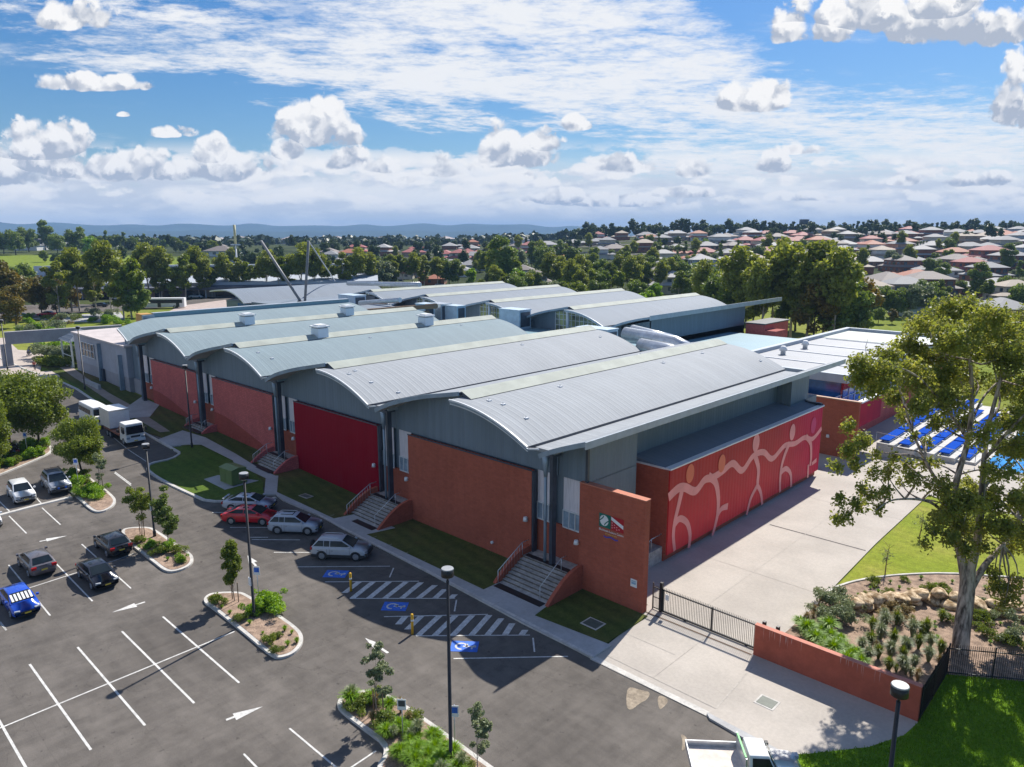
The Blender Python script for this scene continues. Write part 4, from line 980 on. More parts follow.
part(MB().box(-26.08, -25.72, 38.9, 38.912, 1.95, 2.1).box(-26.08, -25.72, 38.9, 38.912, 2.14, 2.2), 'notice_print', mat('print_blue', (.25, .38, .5), .6, .05, 3), sgn)
lm = MB(); lm.tube([(-30.68, 38.95, 3.6), (-30.68, 38.68, 3.6)], .05, 6); lm.tube([(-30.68, 38.68, 3.75), (-30.68, 38.68, 3.45)], [.14, .19], 10)
part(lm, 'wall_lamp', M['white'], sgn)
# ------------------------------------------------------------------ roof vents, ducts, safety anchors
def roofbox(px, py, c, s=.74):
    y, z = at_x(px, py, c + .6); z = 12.5
    b = MB().box(c - .9 * s, c + 1.3 * s, y - 1.0 * s, y + 1.0 * s, 11.9, 13.55)
    bo = part(b, 'roof_vent', ribbed('vent_metal', (.62, .70, .78), 'xy', .35, .4, .2, .4, .05))
    cp = MB().box(c - 1.1 * s, c + 1.5 * s, y - 1.2 * s, y + 1.2 * s, 13.67, 13.85).box(c - .8 * s, c + 1.2 * s, y - .9 * s, y + .9 * s, 13.55, 13.67, 1).box(c - .7 * s, c + 1.1 * s, y - .8 * s, y + .8 * s, 13.85, 14.0)
    part(cp, 'vent_cowl', [M['white'], M['trim_dark']], bo)
roofbox(249, 325, CR[3]); roofbox(322, 337, CR[2]); roofbox(349, 316, CR[3]); roofbox(428, 325, CR[2])
def on_roof(px, py, c, right):
    best = None
    for i in range(200):
        y = 38 + i * .21; d = ray(px, py); 
        k = y / d.y; x, z = k * d.x, CAMH + k * d.z
        dd = x - c
        zz_ = zr(dd) if 0 <= dd <= 8.25 else (lprof(dd) if -9.2 < dd < 0 else 10)
        if best is None or abs(z - zz_) < best[0]: best = (abs(z - zz_), x, y, zz_)
    return best[1:]
for j, (px, py, c) in enumerate([(489,401,CR[0]),(503,405,CR[0]),(526,419,CR[0]),(349,374,CR[1]),(371,383,CR[1]),(398,393,CR[1]),(355,371,CR[1]),(560,387,CR[0]),(478,347,CR[1]),(640,355,CR[0]),(702,353,CR[0]),(760,361,CR[0]),(522,345,CR[1]),(272,358,CR[2]),(258,352,CR[2]),(316,343,CR[2]),(419,329,CR[2]),(461,325,CR[2]),(370,338,CR[2]),(600,337,CR[1]),(663,363,CR[0])]):
    x, y, z = on_roof(px, py, c, True)
    part(MB().box(x - .16, x + .16, y - .16, y + .16, z - .05, z + .07).box(x - .03, x + .03, y - .03, y + .03, z + .07, z + .2, 1), 'roof_anchor', [M['trim_white'], M['galv']], roofs[CR.index(c)])
# flat roof and plant between the two rows of vaults
part(MB().box(-160, -45, 79.3, 99, 4, 8.4), 'link_roof', M['teal'])
def duct(pts, r, name='air_duct', m='galv', n=10):
    return part(MB().tube(pts, r, n), name, M[m])
def plant(px, py, w, d, h, z0=8.4, zc=10.4, mats=None):
    k = (zc - CAMH) / ray(px, py).z; x, y = ray(px, py).x * k, ray(px, py).y * k
    o = part(MB().box(x - w / 2, x + w / 2, y - d / 2, y + d / 2, z0, z0 + h).box(x - w / 2 - .1, x + w / 2 + .1, y - d / 2 - .1, y + d / 2 + .1, z0 + h, z0 + h + .15), 'air_conditioner', mats or M['galv'])
    part(MB().box(x + w / 2, x + w / 2 + .06, y - d / 2 + .3, y + d / 2 - .3, z0 + .4, z0 + h - .3), 'grille', M['trim_dark'], o)
    return x, y
M['ac_blue'] = mat('ac_sheet', (.50, .60, .68), .4, .1, 1)
plant(597, 327, 5.6, 2.6, 3.2, 8.4, 11.8, M['ac_blue']); plant(515, 310, 5, 3, 3.3, 8.4, 11.6, M['ac_blue']); plant(440, 306, 3.5, 2.6, 3.6, 8.4, 11.6); plant(455, 308, 3.5, 2.2, 3.4, 8.4, 11.4, M['ac_blue']); plant(425, 306, 2.6, 2.4, 3.8, 8.4, 11.8, M['ac_blue'])
plant(352, 297, 6, 3, 3.6, 8.4, 11.6, M['ac_blue']); plant(375, 297, 4, 3, 3.0, 8.4, 11.2, M['trim_dark']); plant(391, 295, 3, 3, 3.3, 8.4, 11.4)
p0 = at_y(625, 334, 84); p1 = at_y(682, 344, 84)
duct([(p0[0], 84, p0[1]), (p1[0] - 1, 84, p1[1]), (p1[0] + .4, 84.4, p1[1] - .6), (p1[0] + .8, 84.8, p1[1] - 2)], 1.0)
p0 = at_y(640, 346, 81.5); p1 = at_y(678, 353, 81.5)
duct([(p0[0], 81.5, p0[1]), (p1[0] - 1.2, 81.5, p1[1]), (p1[0] + .2, 81.8, p1[1] - .4), (p1[0] + .9, 82.2, p1[1] - 1.8)], 1.05)
p0 = at_y(632, 328, 88); p1 = at_y(672, 338, 88); duct([(p0[0], 88, p0[1] - .4), (p1[0], 88, p1[1] - .4)], .9)
for a, b in (((355, 312), (436, 306)), ((375, 318), (428, 313)), ((360, 303), (400, 300)), ((348, 283.5), (420, 284.5))):
    y_ = 88 if a[1] > 290 else 99
    p0 = at_y(*a, y_); p1 = at_y(*b, y_); duct([(p0[0], y_, p0[1]), (p1[0], y_, p1[1])], .5, 'air_duct', 'galv' if a[1] < 305 else 'timber')
# ------------------------------------------------------------------ rear row of vaults
BC = [-80.8, -99.95, -119.1, -138.3]
for c in BC:
    vault(c, 98.6, 141, roofm='roof_metal_back')
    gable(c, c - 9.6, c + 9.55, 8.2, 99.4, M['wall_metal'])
    w = MB()
    def top(d): return (zr(d) if d > 0 else lprof(d)) - .45
    xs_ = [c - 3.5 + .9 * i for i in range(13)]
    for a, b in zip(xs_[:-1], xs_[1:]): w.add([(a, 99.36, 8.4), (b, 99.36, 8.4), (b, 99.36, top(b - c)), (a, 99.36, top(a - c))], [(0, 1, 2, 3)], 0)
    for a in xs_: w.box(a - .05, a + .05, 99.28, 99.34, 8.4, top(a - c), 1)
    for z in (9.3, 10.3, 11.2): w.box(xs_[0], xs_[-1] if z < 11 else c + 5, 99.3, 99.33, z, z + .08, 1)
    part(w, 'window', [mat('clerestory', (.10, .13, .12), .15, .5, .8, col2=(.28, .30, .10), spec=.8), M['trim_white']])
    part(MB().tube([(c, 98.4, 8.4), (c, 98.4, 12.2)], .28, 10), 'column', M['trim_white'])
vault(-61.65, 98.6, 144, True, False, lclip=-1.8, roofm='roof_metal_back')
part(MB().box(-160, -64.5, 99.8, 131, 0, 8.2), 'hall_wall', M['wall_metal'])
sw = MB(); sw.add([(-64.5, 99.4, 2), (-64.5, 131, 2), (-64.5, 131, 12.0), (-64.5, 99.4, 11.6), (-64.8, 99.4, 2), (-64.8, 131, 2), (-64.8, 131, 12.0), (-64.8, 99.4, 11.6)], [(0, 1, 2, 3), (7, 6, 5, 4), (3, 2, 6, 7), (0, 3, 7, 4), (1, 5, 6, 2)])
sw.add([(-71, 99.4, 8.2), (-64.6, 99.4, 8.2), (-64.6, 99.4, 11.5), (-66.5, 99.4, 11.1), (-71, 99.4, 10)], [(0, 1, 2, 3, 4)])
part(sw, 'side_wall', M['wall_metal']); part(MB().box(-64.48, -64.38, 99.4, 131, 6.6, 6.85), 'wall_flashing', M['steel_dark'])
part(MB().box(-70.2, -65.4, 99.3, 99.36, 8.8, 10.2), 'window', M['glass'])
part(MB().bar((-63.4, 97.2, 12.25), (-63.4, 144.2, 12.3), .12, .75), 'eave_fascia', M['trim_grey'])
part(MB().box(-64.3, -45, 99, 125, 0, 7.4), 'link_roof', M['teal'])
part(MB().box(-62.2, -58.6, 127, 137, 0, 9.0).box(-58.6, -56.4, 127, 131, 0, 8.0), 'brick_panel', M['brick_pink'])
part(MB().box(-62.4, -58.4, 126.8, 137.2, 9.0, 9.2), 'capping', M['trim_dark'])
# entry roof with its two masts
c = -167; ent = empty('entry_hall', (c, 90, 0), 0, 'entrance hall under its own curved grey roof, beneath the two masts', 'building')
mb = MB(); ds = [-8 + 17 * i / 18 for i in range(19)]
f_e = lambda d: (zr(d) if d > 0 else 12.32 - .010 * d * d)
v = [(c + d, 78.5 + (0 if d > 0 else -.0), f_e(d)) for d in ds] + [(c + d, 118, f_e(d)) for d in ds]
mb.add(v, [(i, i + 1, i + 20, i + 19) for i in range(18)], 0, True); mb.add([(p[0], p[1], p[2] - .25) for p in v], [(i + 19, i + 20, i + 1, i) for i in range(18)], 1, True)
mb.add([v[i] for i in range(19)] + [(p[0], p[1], p[2] - .25) for p in v[:19]], [(i + 19, i + 20, i + 1, i) for i in range(18)], 2)
part(mb, 'curved_roof', [M['roof_metal_back'], M['soffit'], M['trim_white']], ent)
part(MB().box(-174, -140, 82, 117, 0, 9.4), 'wall', M['wall_metal'], ent)
part(MB().box(-168, -160, 81.9, 82.0, 2, 9), 'window', M['glass_blue'], ent)
part(MB().box(-158, -120.2, 80.3, 118, 9.2, 10.0), 'low_roof', M['roof_metal_back'], ent)
def yat(px, py, y): a = at_y(px, py, y); return (a[0], y, a[1])
for a, b in ((yat(261, 241, 84), yat(300, 300.5, 86)), (yat(308.5, 241, 90), yat(305, 301, 90))):
    mt = empty('raking_mast' if a[0] < -180 else 'upright_mast', (b[0], b[1], 9), 0, 'grey steel mast leaning left above the entry roof' if a[1] < 85 else 'upright grey steel mast standing right of the leaning mast', 'mast')
    part(MB().tube([b, a], .30, 8), 'shaft', mat('mast_steel', (.20, .20, .21), .5, .1, .3), mt); part(MB().tube([(b[0], b[1], b[2] - 1), b], .6, 8), 'foot', M['steel_dark'], mt)
    if a[1] > 85:
        e_ = yat(335, 281, 110); part(MB().tube([a, e_], .14, 6), 'stay_cable', M['trim_grey'], mt)
# ------------------------------------------------------------------ grey wing and portal at the west end
adm = empty('office_wing', (-127, 45, 2), 0, 'low pale grey rendered office block at the left end of the hall', 'building')
gw = mat('grey_render', (.42, .42, .46), .8, .08, .4, stretch=(1, 1, .5), fine=(2, .05), spec=.2)
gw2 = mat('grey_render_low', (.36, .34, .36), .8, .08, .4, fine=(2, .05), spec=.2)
part(MB().box(-140.5, -116.4, 38.9, 58, 3.9, 8.5).box(-140.5, -116.4, 38.95, 58, 1, 3.9, 1), 'wall', [gw, gw2], adm)
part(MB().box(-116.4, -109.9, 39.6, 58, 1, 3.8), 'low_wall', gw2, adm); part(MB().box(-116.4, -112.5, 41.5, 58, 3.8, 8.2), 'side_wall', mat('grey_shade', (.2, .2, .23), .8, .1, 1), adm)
part(MB().box(-140.8, -116.1, 38.6, 59, 8.5, 8.75).box(-131, -129.8, 46, 47, 8.75, 9.3), 'roof', mat('warm_roof', (.52, .46, .44), .7, .1, .5), adm)
wf = MB().box(-136.5, -130.5, 38.82, 38.9, 5.2, 7.4)
wp = part(wf, 'window', M['glass'], adm); fr = MB()
for k in range(5): fr.box(-136.5 + k * 1.48, -136.38 + k * 1.48, 38.75, 38.82, 5.1, 7.5)
fr.box(-136.6, -130.4, 38.75, 38.82, 7.4, 7.52).box(-136.6, -130.4, 38.75, 38.82, 5.08, 5.2).box(-136.6, -130.4, 38.76, 38.82, 6.2, 6.28); part(fr, 'window_frame', M['trim_white'], wp)
for x in (-127.8, -118.8): part(MB().box(x, x + .5, 38.3, 38.9, 1, 8.0 - (.8 if x > -120 else 0)), 'pilaster', M['steel_blue'], adm)
part(MB().box(-127.9, -126.6, 38.6, 38.9, 1.9, 4.0), 'door', M['steel_dark'], adm)
part(MB().box(-128, -121, 36.0, 36.4, 1, 2.6), 'garden_wall', M['path'], adm)
kio = empty('glazed_porch', (-146, 40.5, 2), 0, 'small white framed glass porch with a pitched roof beside the grey office block', 'porch')
kb = MB()
for x in (-149, -143.6):
    for y in (39.2, 43.4): kb.box(x - .12, x + .12, y - .12, y + .12, 2, 6.6)
kb.box(-149.1, -143.5, 39.1, 39.3, 6.4, 6.7).box(-149.1, -143.5, 43.3, 43.5, 6.4, 6.7).box(-149.1, -143.5, 39.05, 39.3, 2.0, 3.1).box(-149.1, -143.5, 39.1, 39.2, 4.0, 4.1)
part(kb, 'frame', M['white'], kio)
r_ = MB(); r_.add([(-149.4, 38.8, 6.7), (-143.2, 38.8, 6.7), (-143.2, 43.8, 6.7), (-149.4, 43.8, 6.7), (-145, 41.3, 8.7)], [(0, 1, 4), (1, 2, 4), (2, 3, 4), (3, 0, 4), (3, 2, 1, 0)])
part(r_, 'roof', M['roof_metal_back'], kio); part(MB().box(-148.9, -143.7, 43.0, 43.1, 2.2, 6.4), 'glass_wall', M['window_light'], kio)
por = empty('concrete_portal', (-150, 34, 2), 0, 'long grey concrete portal frame spanning the path to the entry', 'portal')
pc = mat('portal_concrete', (.34, .33, .34), .85, .08, .6, fine=(3, .06), spec=.2)
pb = yat(6, 336, 32.6); pe = yat(112, 334, 47)
P0 = Vector(gp(8.5, 366)); k = (6.9 - CAMH) / ray(122, 331).z; P1 = Vector((ray(122, 331).x * k, ray(122, 331).y * k))
dv = (P1 - P0).normalized(); nv = Vector((-dv.y, dv.x))
part(MB().bar((P0.x, P0.y, 7.0), (P1.x, P1.y, 7.0), 1.0, 2.2), 'beam', pc, por)
part(MB().bar((P0.x, P0.y, 1.8), (P0.x, P0.y, 5.9), 1.5, 1.0), 'pillar', pc, por)
q = P0 + dv * 30; part(MB().bar((q.x, q.y, 1.8), (q.x, q.y, 5.9), .5, .5), 'pillar', M['trim_white'], por)
# ------------------------------------------------------------------ pool building to the east
pool = empty('pool_building', (-40, 112, 0), 0, 'flat roofed pool building with a pale parapet roof, red fascia panels and blue glazing', 'building')
part(MB().box(-46, -31.0, 89.2, 134, 0, 7.9), 'wall', M['brick_pink'], pool)
rm = mat('flat_roof', (.25, .265, .29), .6, .06, .15, fine=(1.5, .04))
rp = MB().box(-46, -30.7, 88.6, 133.2, 8.3, 8.5, 0).box(-46.8, -46, 87.9, 134, 8.2, 9.0, 1).box(-46, -30.1, 133.2, 134, 8.2, 9.0, 1).box(-46, -30.1, 88.0, 88.6, 7.9, 8.9, 1).box(-30.7, -30.1, 88.6, 133.2, 7.9, 8.9, 1)
ro = part(rp, 'roof', [rm, M['trim_grey'], M['trim_white']], pool)
part(MB().box(-45.9, -31, 121, 132.5, 8.51, 8.56), 'roof_patch', mat('roof_pale', (.36, .40, .37), .6, .05, .4), ro)
for y in (96, 104, 112, 120): part(MB().box(-45, -31.2, y, y + .25, 8.5, 8.6), 'roof_batten', M['trim_white'], ro)
for y in (104, 111.5): part(MB().tube([(-43.2, y - 4, 8.5), (-43.2, y - 4, 9.0), (-43.2, y - 4, 9.1)], [.35, .35, .6], 10).tube([(-43.2, y - 4, 9.1), (-43.2, y - 4, 9.7)], [.6, .3], 10), 'roof_ventilator', M['white'], ro)
part(MB().box(-31.0, -30.85, 89.0, 128, 6.9, 7.88), 'red_fascia', mat('red_panel', (.46, .015, .035), .6, .08, .8, spec=.2), pool)
gl = MB().box(-31.0, -30.9, 89.2, 128, 3.95, 6.85)
go = part(gl, 'window', M['glass_blue'], pool); mu = MB()
for y in range(91, 129, 2): mu.box(-30.9, -30.82, y - .06, y + .06, 3.95, 6.85)
for z in (4.9, 5.9): mu.box(-30.89, -30.83, 89.2, 128, z, z + .08)
part(mu, 'window_frame', M['trim_white'], go)
part(MB().box(-45.5, -31.2, 89.05, 89.2, 4.0, 7.8), 'window', M['glass_blue'], pool)
# raised terrace with a brown end wall and a red side panel
M['blue_floor'] = mat('blue_floor', (.02, .14, .40), .5, .15, .6)
part(MB().box(-40, -27.75, 84.8, 91.8, 3.5, 3.9).box(-40, -31.4, 84.8, 89, 0, 3.5), 'terrace', M['path'], pool)
part(MB().box(-40, -27.75, 84.9, 91.7, 3.9, 3.95), 'terrace_floor', M['blue_floor'], pool)
tf = MB()
for k in range(8): tf.box(-31.1, -31.0, 85.2 + k * .9, 85.28 + k * .9, 3.95, 6.3)
tf.box(-31.1, -31.0, 85.2, 91.6, 6.2, 6.3).box(-39, -31, 86.9, 87, 6.2, 6.3)
for k in range(5): tf.box(-39 + k * 1.9, -38.92 + k * 1.9, 86.9, 87, 3.95, 6.3)
part(tf, 'balustrade', M['trim_white'], pool); part(MB().box(-39, -31.15, 86.93, 86.97, 4.1, 6.1), 'glass_screen', M['glass_blue'], pool)
bx = MB().box(-34.5, -27.35, 84.45, 84.8, 0, 6.62, 0).box(-27.72, -27.33, 84.8, 91.8, 3.8, 6.5, 1)
part(bx, 'box_wall', [M['brick'], mat('red_panel_end', (.42, .012, .03), .7, .1, .5, spec=.15)], pool)
part(MB().box(-34.5, -27.25, 84.38, 84.88, 6.62, 6.74, 1).box(-27.85, -27.25, 84.88, 91.9, 6.5, 6.66, 0), 'capping', [M['trim_white'], mat('cap_tan', (.45, .27, .18), .7, .05, 2)], pool)
lx_, lz_ = at_y(828.5, 435.5, 84.45)
lm = MB(); lm.tube([(lx_, 84.45, lz_), (lx_, 84.2, lz_)], .05, 6); lm.tube([(lx_, 84.2, lz_ + .16), (lx_, 84.2, lz_ - .16)], [.15, .19], 10); part(lm, 'wall_lamp', M['white'], pool)
# tiered seats, pool
gs = empty('pool_grandstand', (-21, 104, 0), 0, 'low white stepped grandstand with rows of blue seats beside the pool', 'grandstand')
for r_i in range(5):
    x0 = -26.3 + r_i * 1.85; z0 = 1.6 - r_i * .32
    part(MB().box(x0, x0 + 1.85, 88.0 + r_i * .9, 121, 0, z0), 'terrace_step', M['kerb'], gs)
    for blk in range(5):
        ya = 88.6 + r_i * .9 + blk * 6.6
        if ya + 5 < 121: part(MB().box(x0 + .1, x0 + 1.15, ya, ya + 6.1, z0 + .22, z0 + .34).box(x0 + .5, x0 + 1.1, ya + .3, ya + 5.1, z0, z0 + .22, 1), 'seat_row', [mat('seat_blue', (.004, .065, .42), .95, .1, 2, spec=.05), M['trim_grey']], gs)
part(MB().tube([(-26.4, 88, 2.8), (-17, 91, 1.4)], .04, 5).tube([(-26.4, 88, 1.7), (-26.4, 88, 2.8)], .04, 5).tube([(-17, 91, .3), (-17, 91, 1.4)], .04, 5), 'handrail', M['galv'], gs)
pw = mat('pool_water', (.015, .16, .46), .12, .2, .35, .5, 2.5, col2=(.05, .30, .62), spec=.5)
slab('pool_water', [(-16.4, 91.5), (2, 91.5), (2, 120), (-16.4, 120)], 0.10, -0.05, pw)
kerb_path([(-16.5, 91.3), (2.2, 91.3), (2.2, 120.2), (-16.5, 120.2), (-16.5, 91.3)], .5, .2, 'pool_edge')
for k in range(4): strip('lane_rope', (-14 + 3.6 * k, 91.7), (-14 + 3.6 * k, 119.8), .12, .13, M['white_paint'])
# ================================================================== STREET FURNITURE
def street_lamp(x, y, h, label, plate=False):
    e = empty('street_lamp', (x, y, gz(x) + .1), 0, label, 'street lamp', 'black street lamps round the car park')
    MB().tube([(0, 0, 0), (0, 0, .5), (0, 0, .52), (0, 0, h - .6)], [.13, .13, .095, .075], 10).obj('pole', M['black'], e)
    hd_ = MB().tube([(0, 0, h - .62), (0, 0, h - .38)], [.05, .05], 8).tube([(0, 0, h - .4), (0, 0, h - .36), (0, 0, h - .02)], [.10, .29, .29], 16)
    hd_.obj('lamp_head', M['black'], e)
    MB().tube([(0, 0, h - .02), (0, 0, h + .03)], [.30, .27], 16).obj('lamp_cap', mat('lamp_cap', (.30, .31, .32), .5, .1, 2), e)
    MB().tube([(0, 0, h - .415), (0, 0, h - .40)], [.2, .2], 12).obj('lamp_glass', M['frosted'], e)
    if plate: MB().box(-.14, .14, -.16, -.1, 2.35, 2.9).obj('notice_plate', M['white'], e)
b = gp(254.5, 619); street_lamp(b[0], b[1], 10.0, 'tall black street lamp in the planted island left of the disabled bays', True)
b = gp(451, 764); street_lamp(b[0], b[1], 10.0, 'tall black street lamp in the bottom grassy island, in front of the hatched bays')
b = gp(155, 538); street_lamp(b[0], b[1], 8.0, 'tall black street lamp beside the two leafy saplings in the small island', True)
street_lamp(-83.4, 33.9, 9.6, 'tall black street lamp on the path in front of the far brick panels')
street_lamp(-122.5, 34.6, 9.6, 'black street lamp on the grass beside the grey office wing')
street_lamp(-149.2, 30.6, 8.6, 'farthest black street lamp, beside the concrete portal pillar')
b = gp(886, 800); x_, y_ = b
for hh in np.arange(6, 14, .05):
    pass
k = (9.9 - CAMH) / ray(900, 688).z; lx, ly = ray(900, 688).x * k, ray(900, 688).y * k
street_lamp(lx, ly, 9.9, 'street lamp rising at the bottom right in front of the low red wall')
def sign_post(px, py, h, label, face='blue', rz=0.0, name='parking_sign', top=None):
    x, y = gp(px, py); e = empty(name, (x, y, gz(x) + .1), rz, label, 'sign')
    MB().tube([(0, 0, 0), (0, 0, h)], .03, 6).obj('post', M['galv'], e)
    MB().box(-.22, .22, -.05, -.03, h - .62, h - .02).obj('sign_plate', M['white'], e)
    MB().box(-.17, .17, -.056, -.05, h - .42, h - .1).obj('sign_print', M['blue_paint'] if face == 'blue' else mat('sign_dark', (.05, .06, .06), .6, .1, 2), e)
sign_post(259.5, 607, 2.9, 'blue and white parking sign on a thin post beside the shrub in the island', 'blue', .7)
sign_post(403, 741, 2.3, 'small dark-faced sign on a thin post among grasses of the bottom island', 'dark', .7)
sign_post(455, 752, 2.5, 'pale blue sign just behind the tall lamp in the bottom island', 'blue', .7)
sign_post(79, 489, 3.0, 'blue parking sign beside the dark leafy tree and the silver off-roader', 'blue', .7)
sign_post(28, 458, 2.8, 'parking sign in the green bushes behind the dark car', 'blue', .7)
for px, py, lb in ((351, 591, 'upper yellow bollard beside the first hatched bay'), (412.5, 634, 'lower yellow bollard beside the second hatched bay')):
    x, y = gp(px, py); e = empty('bollard', (x, y, 0), 0, lb, 'bollard', 'yellow bollards at the disabled bays')
    MB().tube([(0, 0, 0), (0, 0, 1.35), (0, 0, 1.4)], [.09, .09, .05], 10).obj('post', M['yellow'], e)
    MB().tube([(0, 0, .9), (0, 0, 1.02)], .093, 10).obj('reflective_band', M['white'], e)
# electrical kiosk
x, y = gp(232, 474); slab('kiosk_surround', [gp(204, 480.3), gp(218, 476.3), gp(258.7, 481.7), gp(225, 490.8)], 0.135, -.05, M['path'])
x, y = gp(234, 483); e = empty('electrical_kiosk', (x, y, gz(x) + .1), 0.08, 'olive green electrical kiosk on a concrete surround in the lawn', 'utility box')
og = mat('kiosk_green', (.16, .22, .07), .5, .08, 1)
kb = MB().box(-1.8, 1.8, -1.1, 1.1, .1, 2.15).obj('cabinet', og, e)
lid = MB(); lid.add([(-1.9, -1.2, 2.15), (1.9, -1.2, 2.15), (1.9, 1.2, 2.15), (-1.9, 1.2, 2.15), (-1.9, 0, 2.4), (1.9, 0, 2.4)], [(0, 1, 5, 4), (2, 3, 4, 5), (1, 2, 5), (3, 0, 4), (3, 2, 1, 0)]); lid.obj('lid', og, e)
dd = MB()
for s in (-1, 1): dd.box(min(.05 * s, 1.7 * s), max(.05 * s, 1.7 * s), -1.13, -1.1, .25, 2.05)
dd.obj('door', mat('kiosk_door', (.13, .19, .06), .5, .1, 1), e)
sr = MB().box(-3.2, -2.1, -2.9, 2.0, -.1, .06).box(-2.1, 3.0, -2.9, -2.2, -.1, .06).box(2.4, 3.0, -2.2, 2.0, -.1, .06).box(-2.1, 2.4, 1.5, 2.0, -.1, .06).box(-3.2, -1.9, -2.0, 1.4, -.1, .062)
e.scale = (.62, .74, .74)
# red boundary wall
rw = empty('boundary_wall', (-13, 39.6, 0), 0, 'low red rendered wall with pale run-off streaks between the gate and the lawn', 'wall')
def lp(mb, name, m, par):
    o = mb.obj(name, m, par); o.location = -Vector(par.location); return o
lp(MB().box(-17.55, -8.45, 39.5, 39.8, -.1, 2.0), 'wall_slab', M['render_wall'], rw)
lp(MB().box(-17.57, -8.43, 39.48, 39.82, 2.0, 2.03), 'capping', mat('wall_cap', (.52, .20, .14), .8, .1, 2), rw)
st_ = MB(); random.seed(5)
for _ in range(20):
    x = random.choice([random.uniform(-17.3, -15.2), random.uniform(-12.6, -10.6), random.uniform(-17, -8.8)]); h = random.uniform(.25, .9)
    st_.add([(x, 39.494, 1.98), (x + random.uniform(.02, .06), 39.494, 1.98), (x + .015, 39.494, 1.98 - h)], [(0, 1, 2)])
lp(st_, 'streaks', mat('efflorescence', (.52, .30, .25), .9, .2, 3), rw)
# sliding gate
ga = empty('sliding_gate', (-21, 40.1, 0), 0, 'black steel sliding gate with vertical pickets across the concrete driveway', 'gate')
g1 = MB().box(-24.35, -17.3, 40.06, 40.14, .08, .2).box(-24.35, -17.3, 40.06, 40.14, 1.62, 1.70).box(-24.35, -24.25, 40.06, 40.14, .1, 1.7).box(-17.4, -17.3, 40.06, 40.14, .1, 1.7).box(-20.75, -20.65, 40.06, 40.14, .1, 1.75)
lp(g1, 'gate_frame', M['black'], ga)
pk = MB()
for i in range(58): 
    x = -24.2 + i * .12; pk.box(x - .011, x + .011, 40.09, 40.11, .15, 1.85)
lp(pk, 'pickets', M['black'], ga)
for x in (-24.45, -17.25, -16.4): lp(MB().box(x - .09, x + .09, 40.0, 40.2, 0, 2.1 if x > -20 else 2.15), 'gate_post', M['black'], ga)
for x in (-22.6, -18.3): lp(MB().tube([(x, 40.05, .1), (x, 40.15, .1)], .09, 10), 'wheel', M['black'], ga)
lp(MB().box(-24.1, -23.85, 40.02, 40.06, 1.05, 1.45), 'notice_plate', M['white'], ga)
pg = empty('pedestrian_gate', (-24.9, 40.1, 0), 0, 'narrow black picket gate between the sign wall and the sliding gate', 'gate')
g2 = MB().box(-25.1, -24.56, 40.07, 40.13, .12, .18).box(-25.1, -24.56, 40.07, 40.13, .9, .95).box(-25.1, -24.56, 40.07, 40.13, 1.6, 1.66).box(-25.12, -25.06, 40.06, 40.14, 0, 1.95).box(-24.62, -24.56, 40.07, 40.13, .1, 1.66)
lp(g2, 'gate_frame', M['black'], pg); pk = MB()
for i in range(5): x = -25.0 + i * .1; pk.box(x - .01, x + .01, 40.09, 40.11, .12, 1.8)
lp(pk, 'pickets', M['black'], pg)
# black picket fence on the right
fe = empty('picket_fence', (-8.45, 42, 0), 0, 'black steel picket fence turning a corner round the lush lawn', 'fence')
F1 = [(-8.42, 39.75), (-8.5, 45.2)]; q = gp(1024, 683); dr = (Vector(q) - Vector((-8.5, 45.2))).normalized(); F2 = [(-8.5, 45.2), tuple(Vector((-8.5, 45.2)) + dr * 16)]
pk = MB(); rl = MB(); ps = MB()
for A_, B_ in (F1, F2):
    A_, B_ = Vector(A_), Vector(B_); L = (B_ - A_).length; d = (B_ - A_) / L
    for z in (.22, 1.72): rl.bar((A_.x, A_.y, z), (B_.x, B_.y, z), .05, .05)
    for i in range(int(L / .11)): p = A_ + d * i * .11; pk.box(p.x - .0125, p.x + .0125, p.y - .0125, p.y + .0125, .05, 2.0)
    for i in range(int(L / 2.4) + 1): p = A_ + d * min(i * 2.4, L); ps.box(p.x - .04, p.x + .04, p.y - .04, p.y + .04, 0, 2.05)
lp(rl, 'rails', M['black'], fe); lp(pk, 'pickets', M['black'], fe); lp(ps, 'posts', M['black'], fe)
kerb_path([(-8.2, 39.7), (-8.25, 44.9), tuple(Vector((-8.25, 44.9)) + dr * 16)], .14, .08)
slab('lawn', [(-8.35, 39.7), (-8.6, 37.8), (-9.6, 35.6), (-11.3, 33.4), (-12.3, 32.1), (-12.2, 31.5), (-12, 25), (12, 25), (12, 53)] + [tuple(Vector((-8.5, 45.2)) + dr * 16), (-8.5, 45.2)], 0.09, -0.05, M['lawn_lush'])
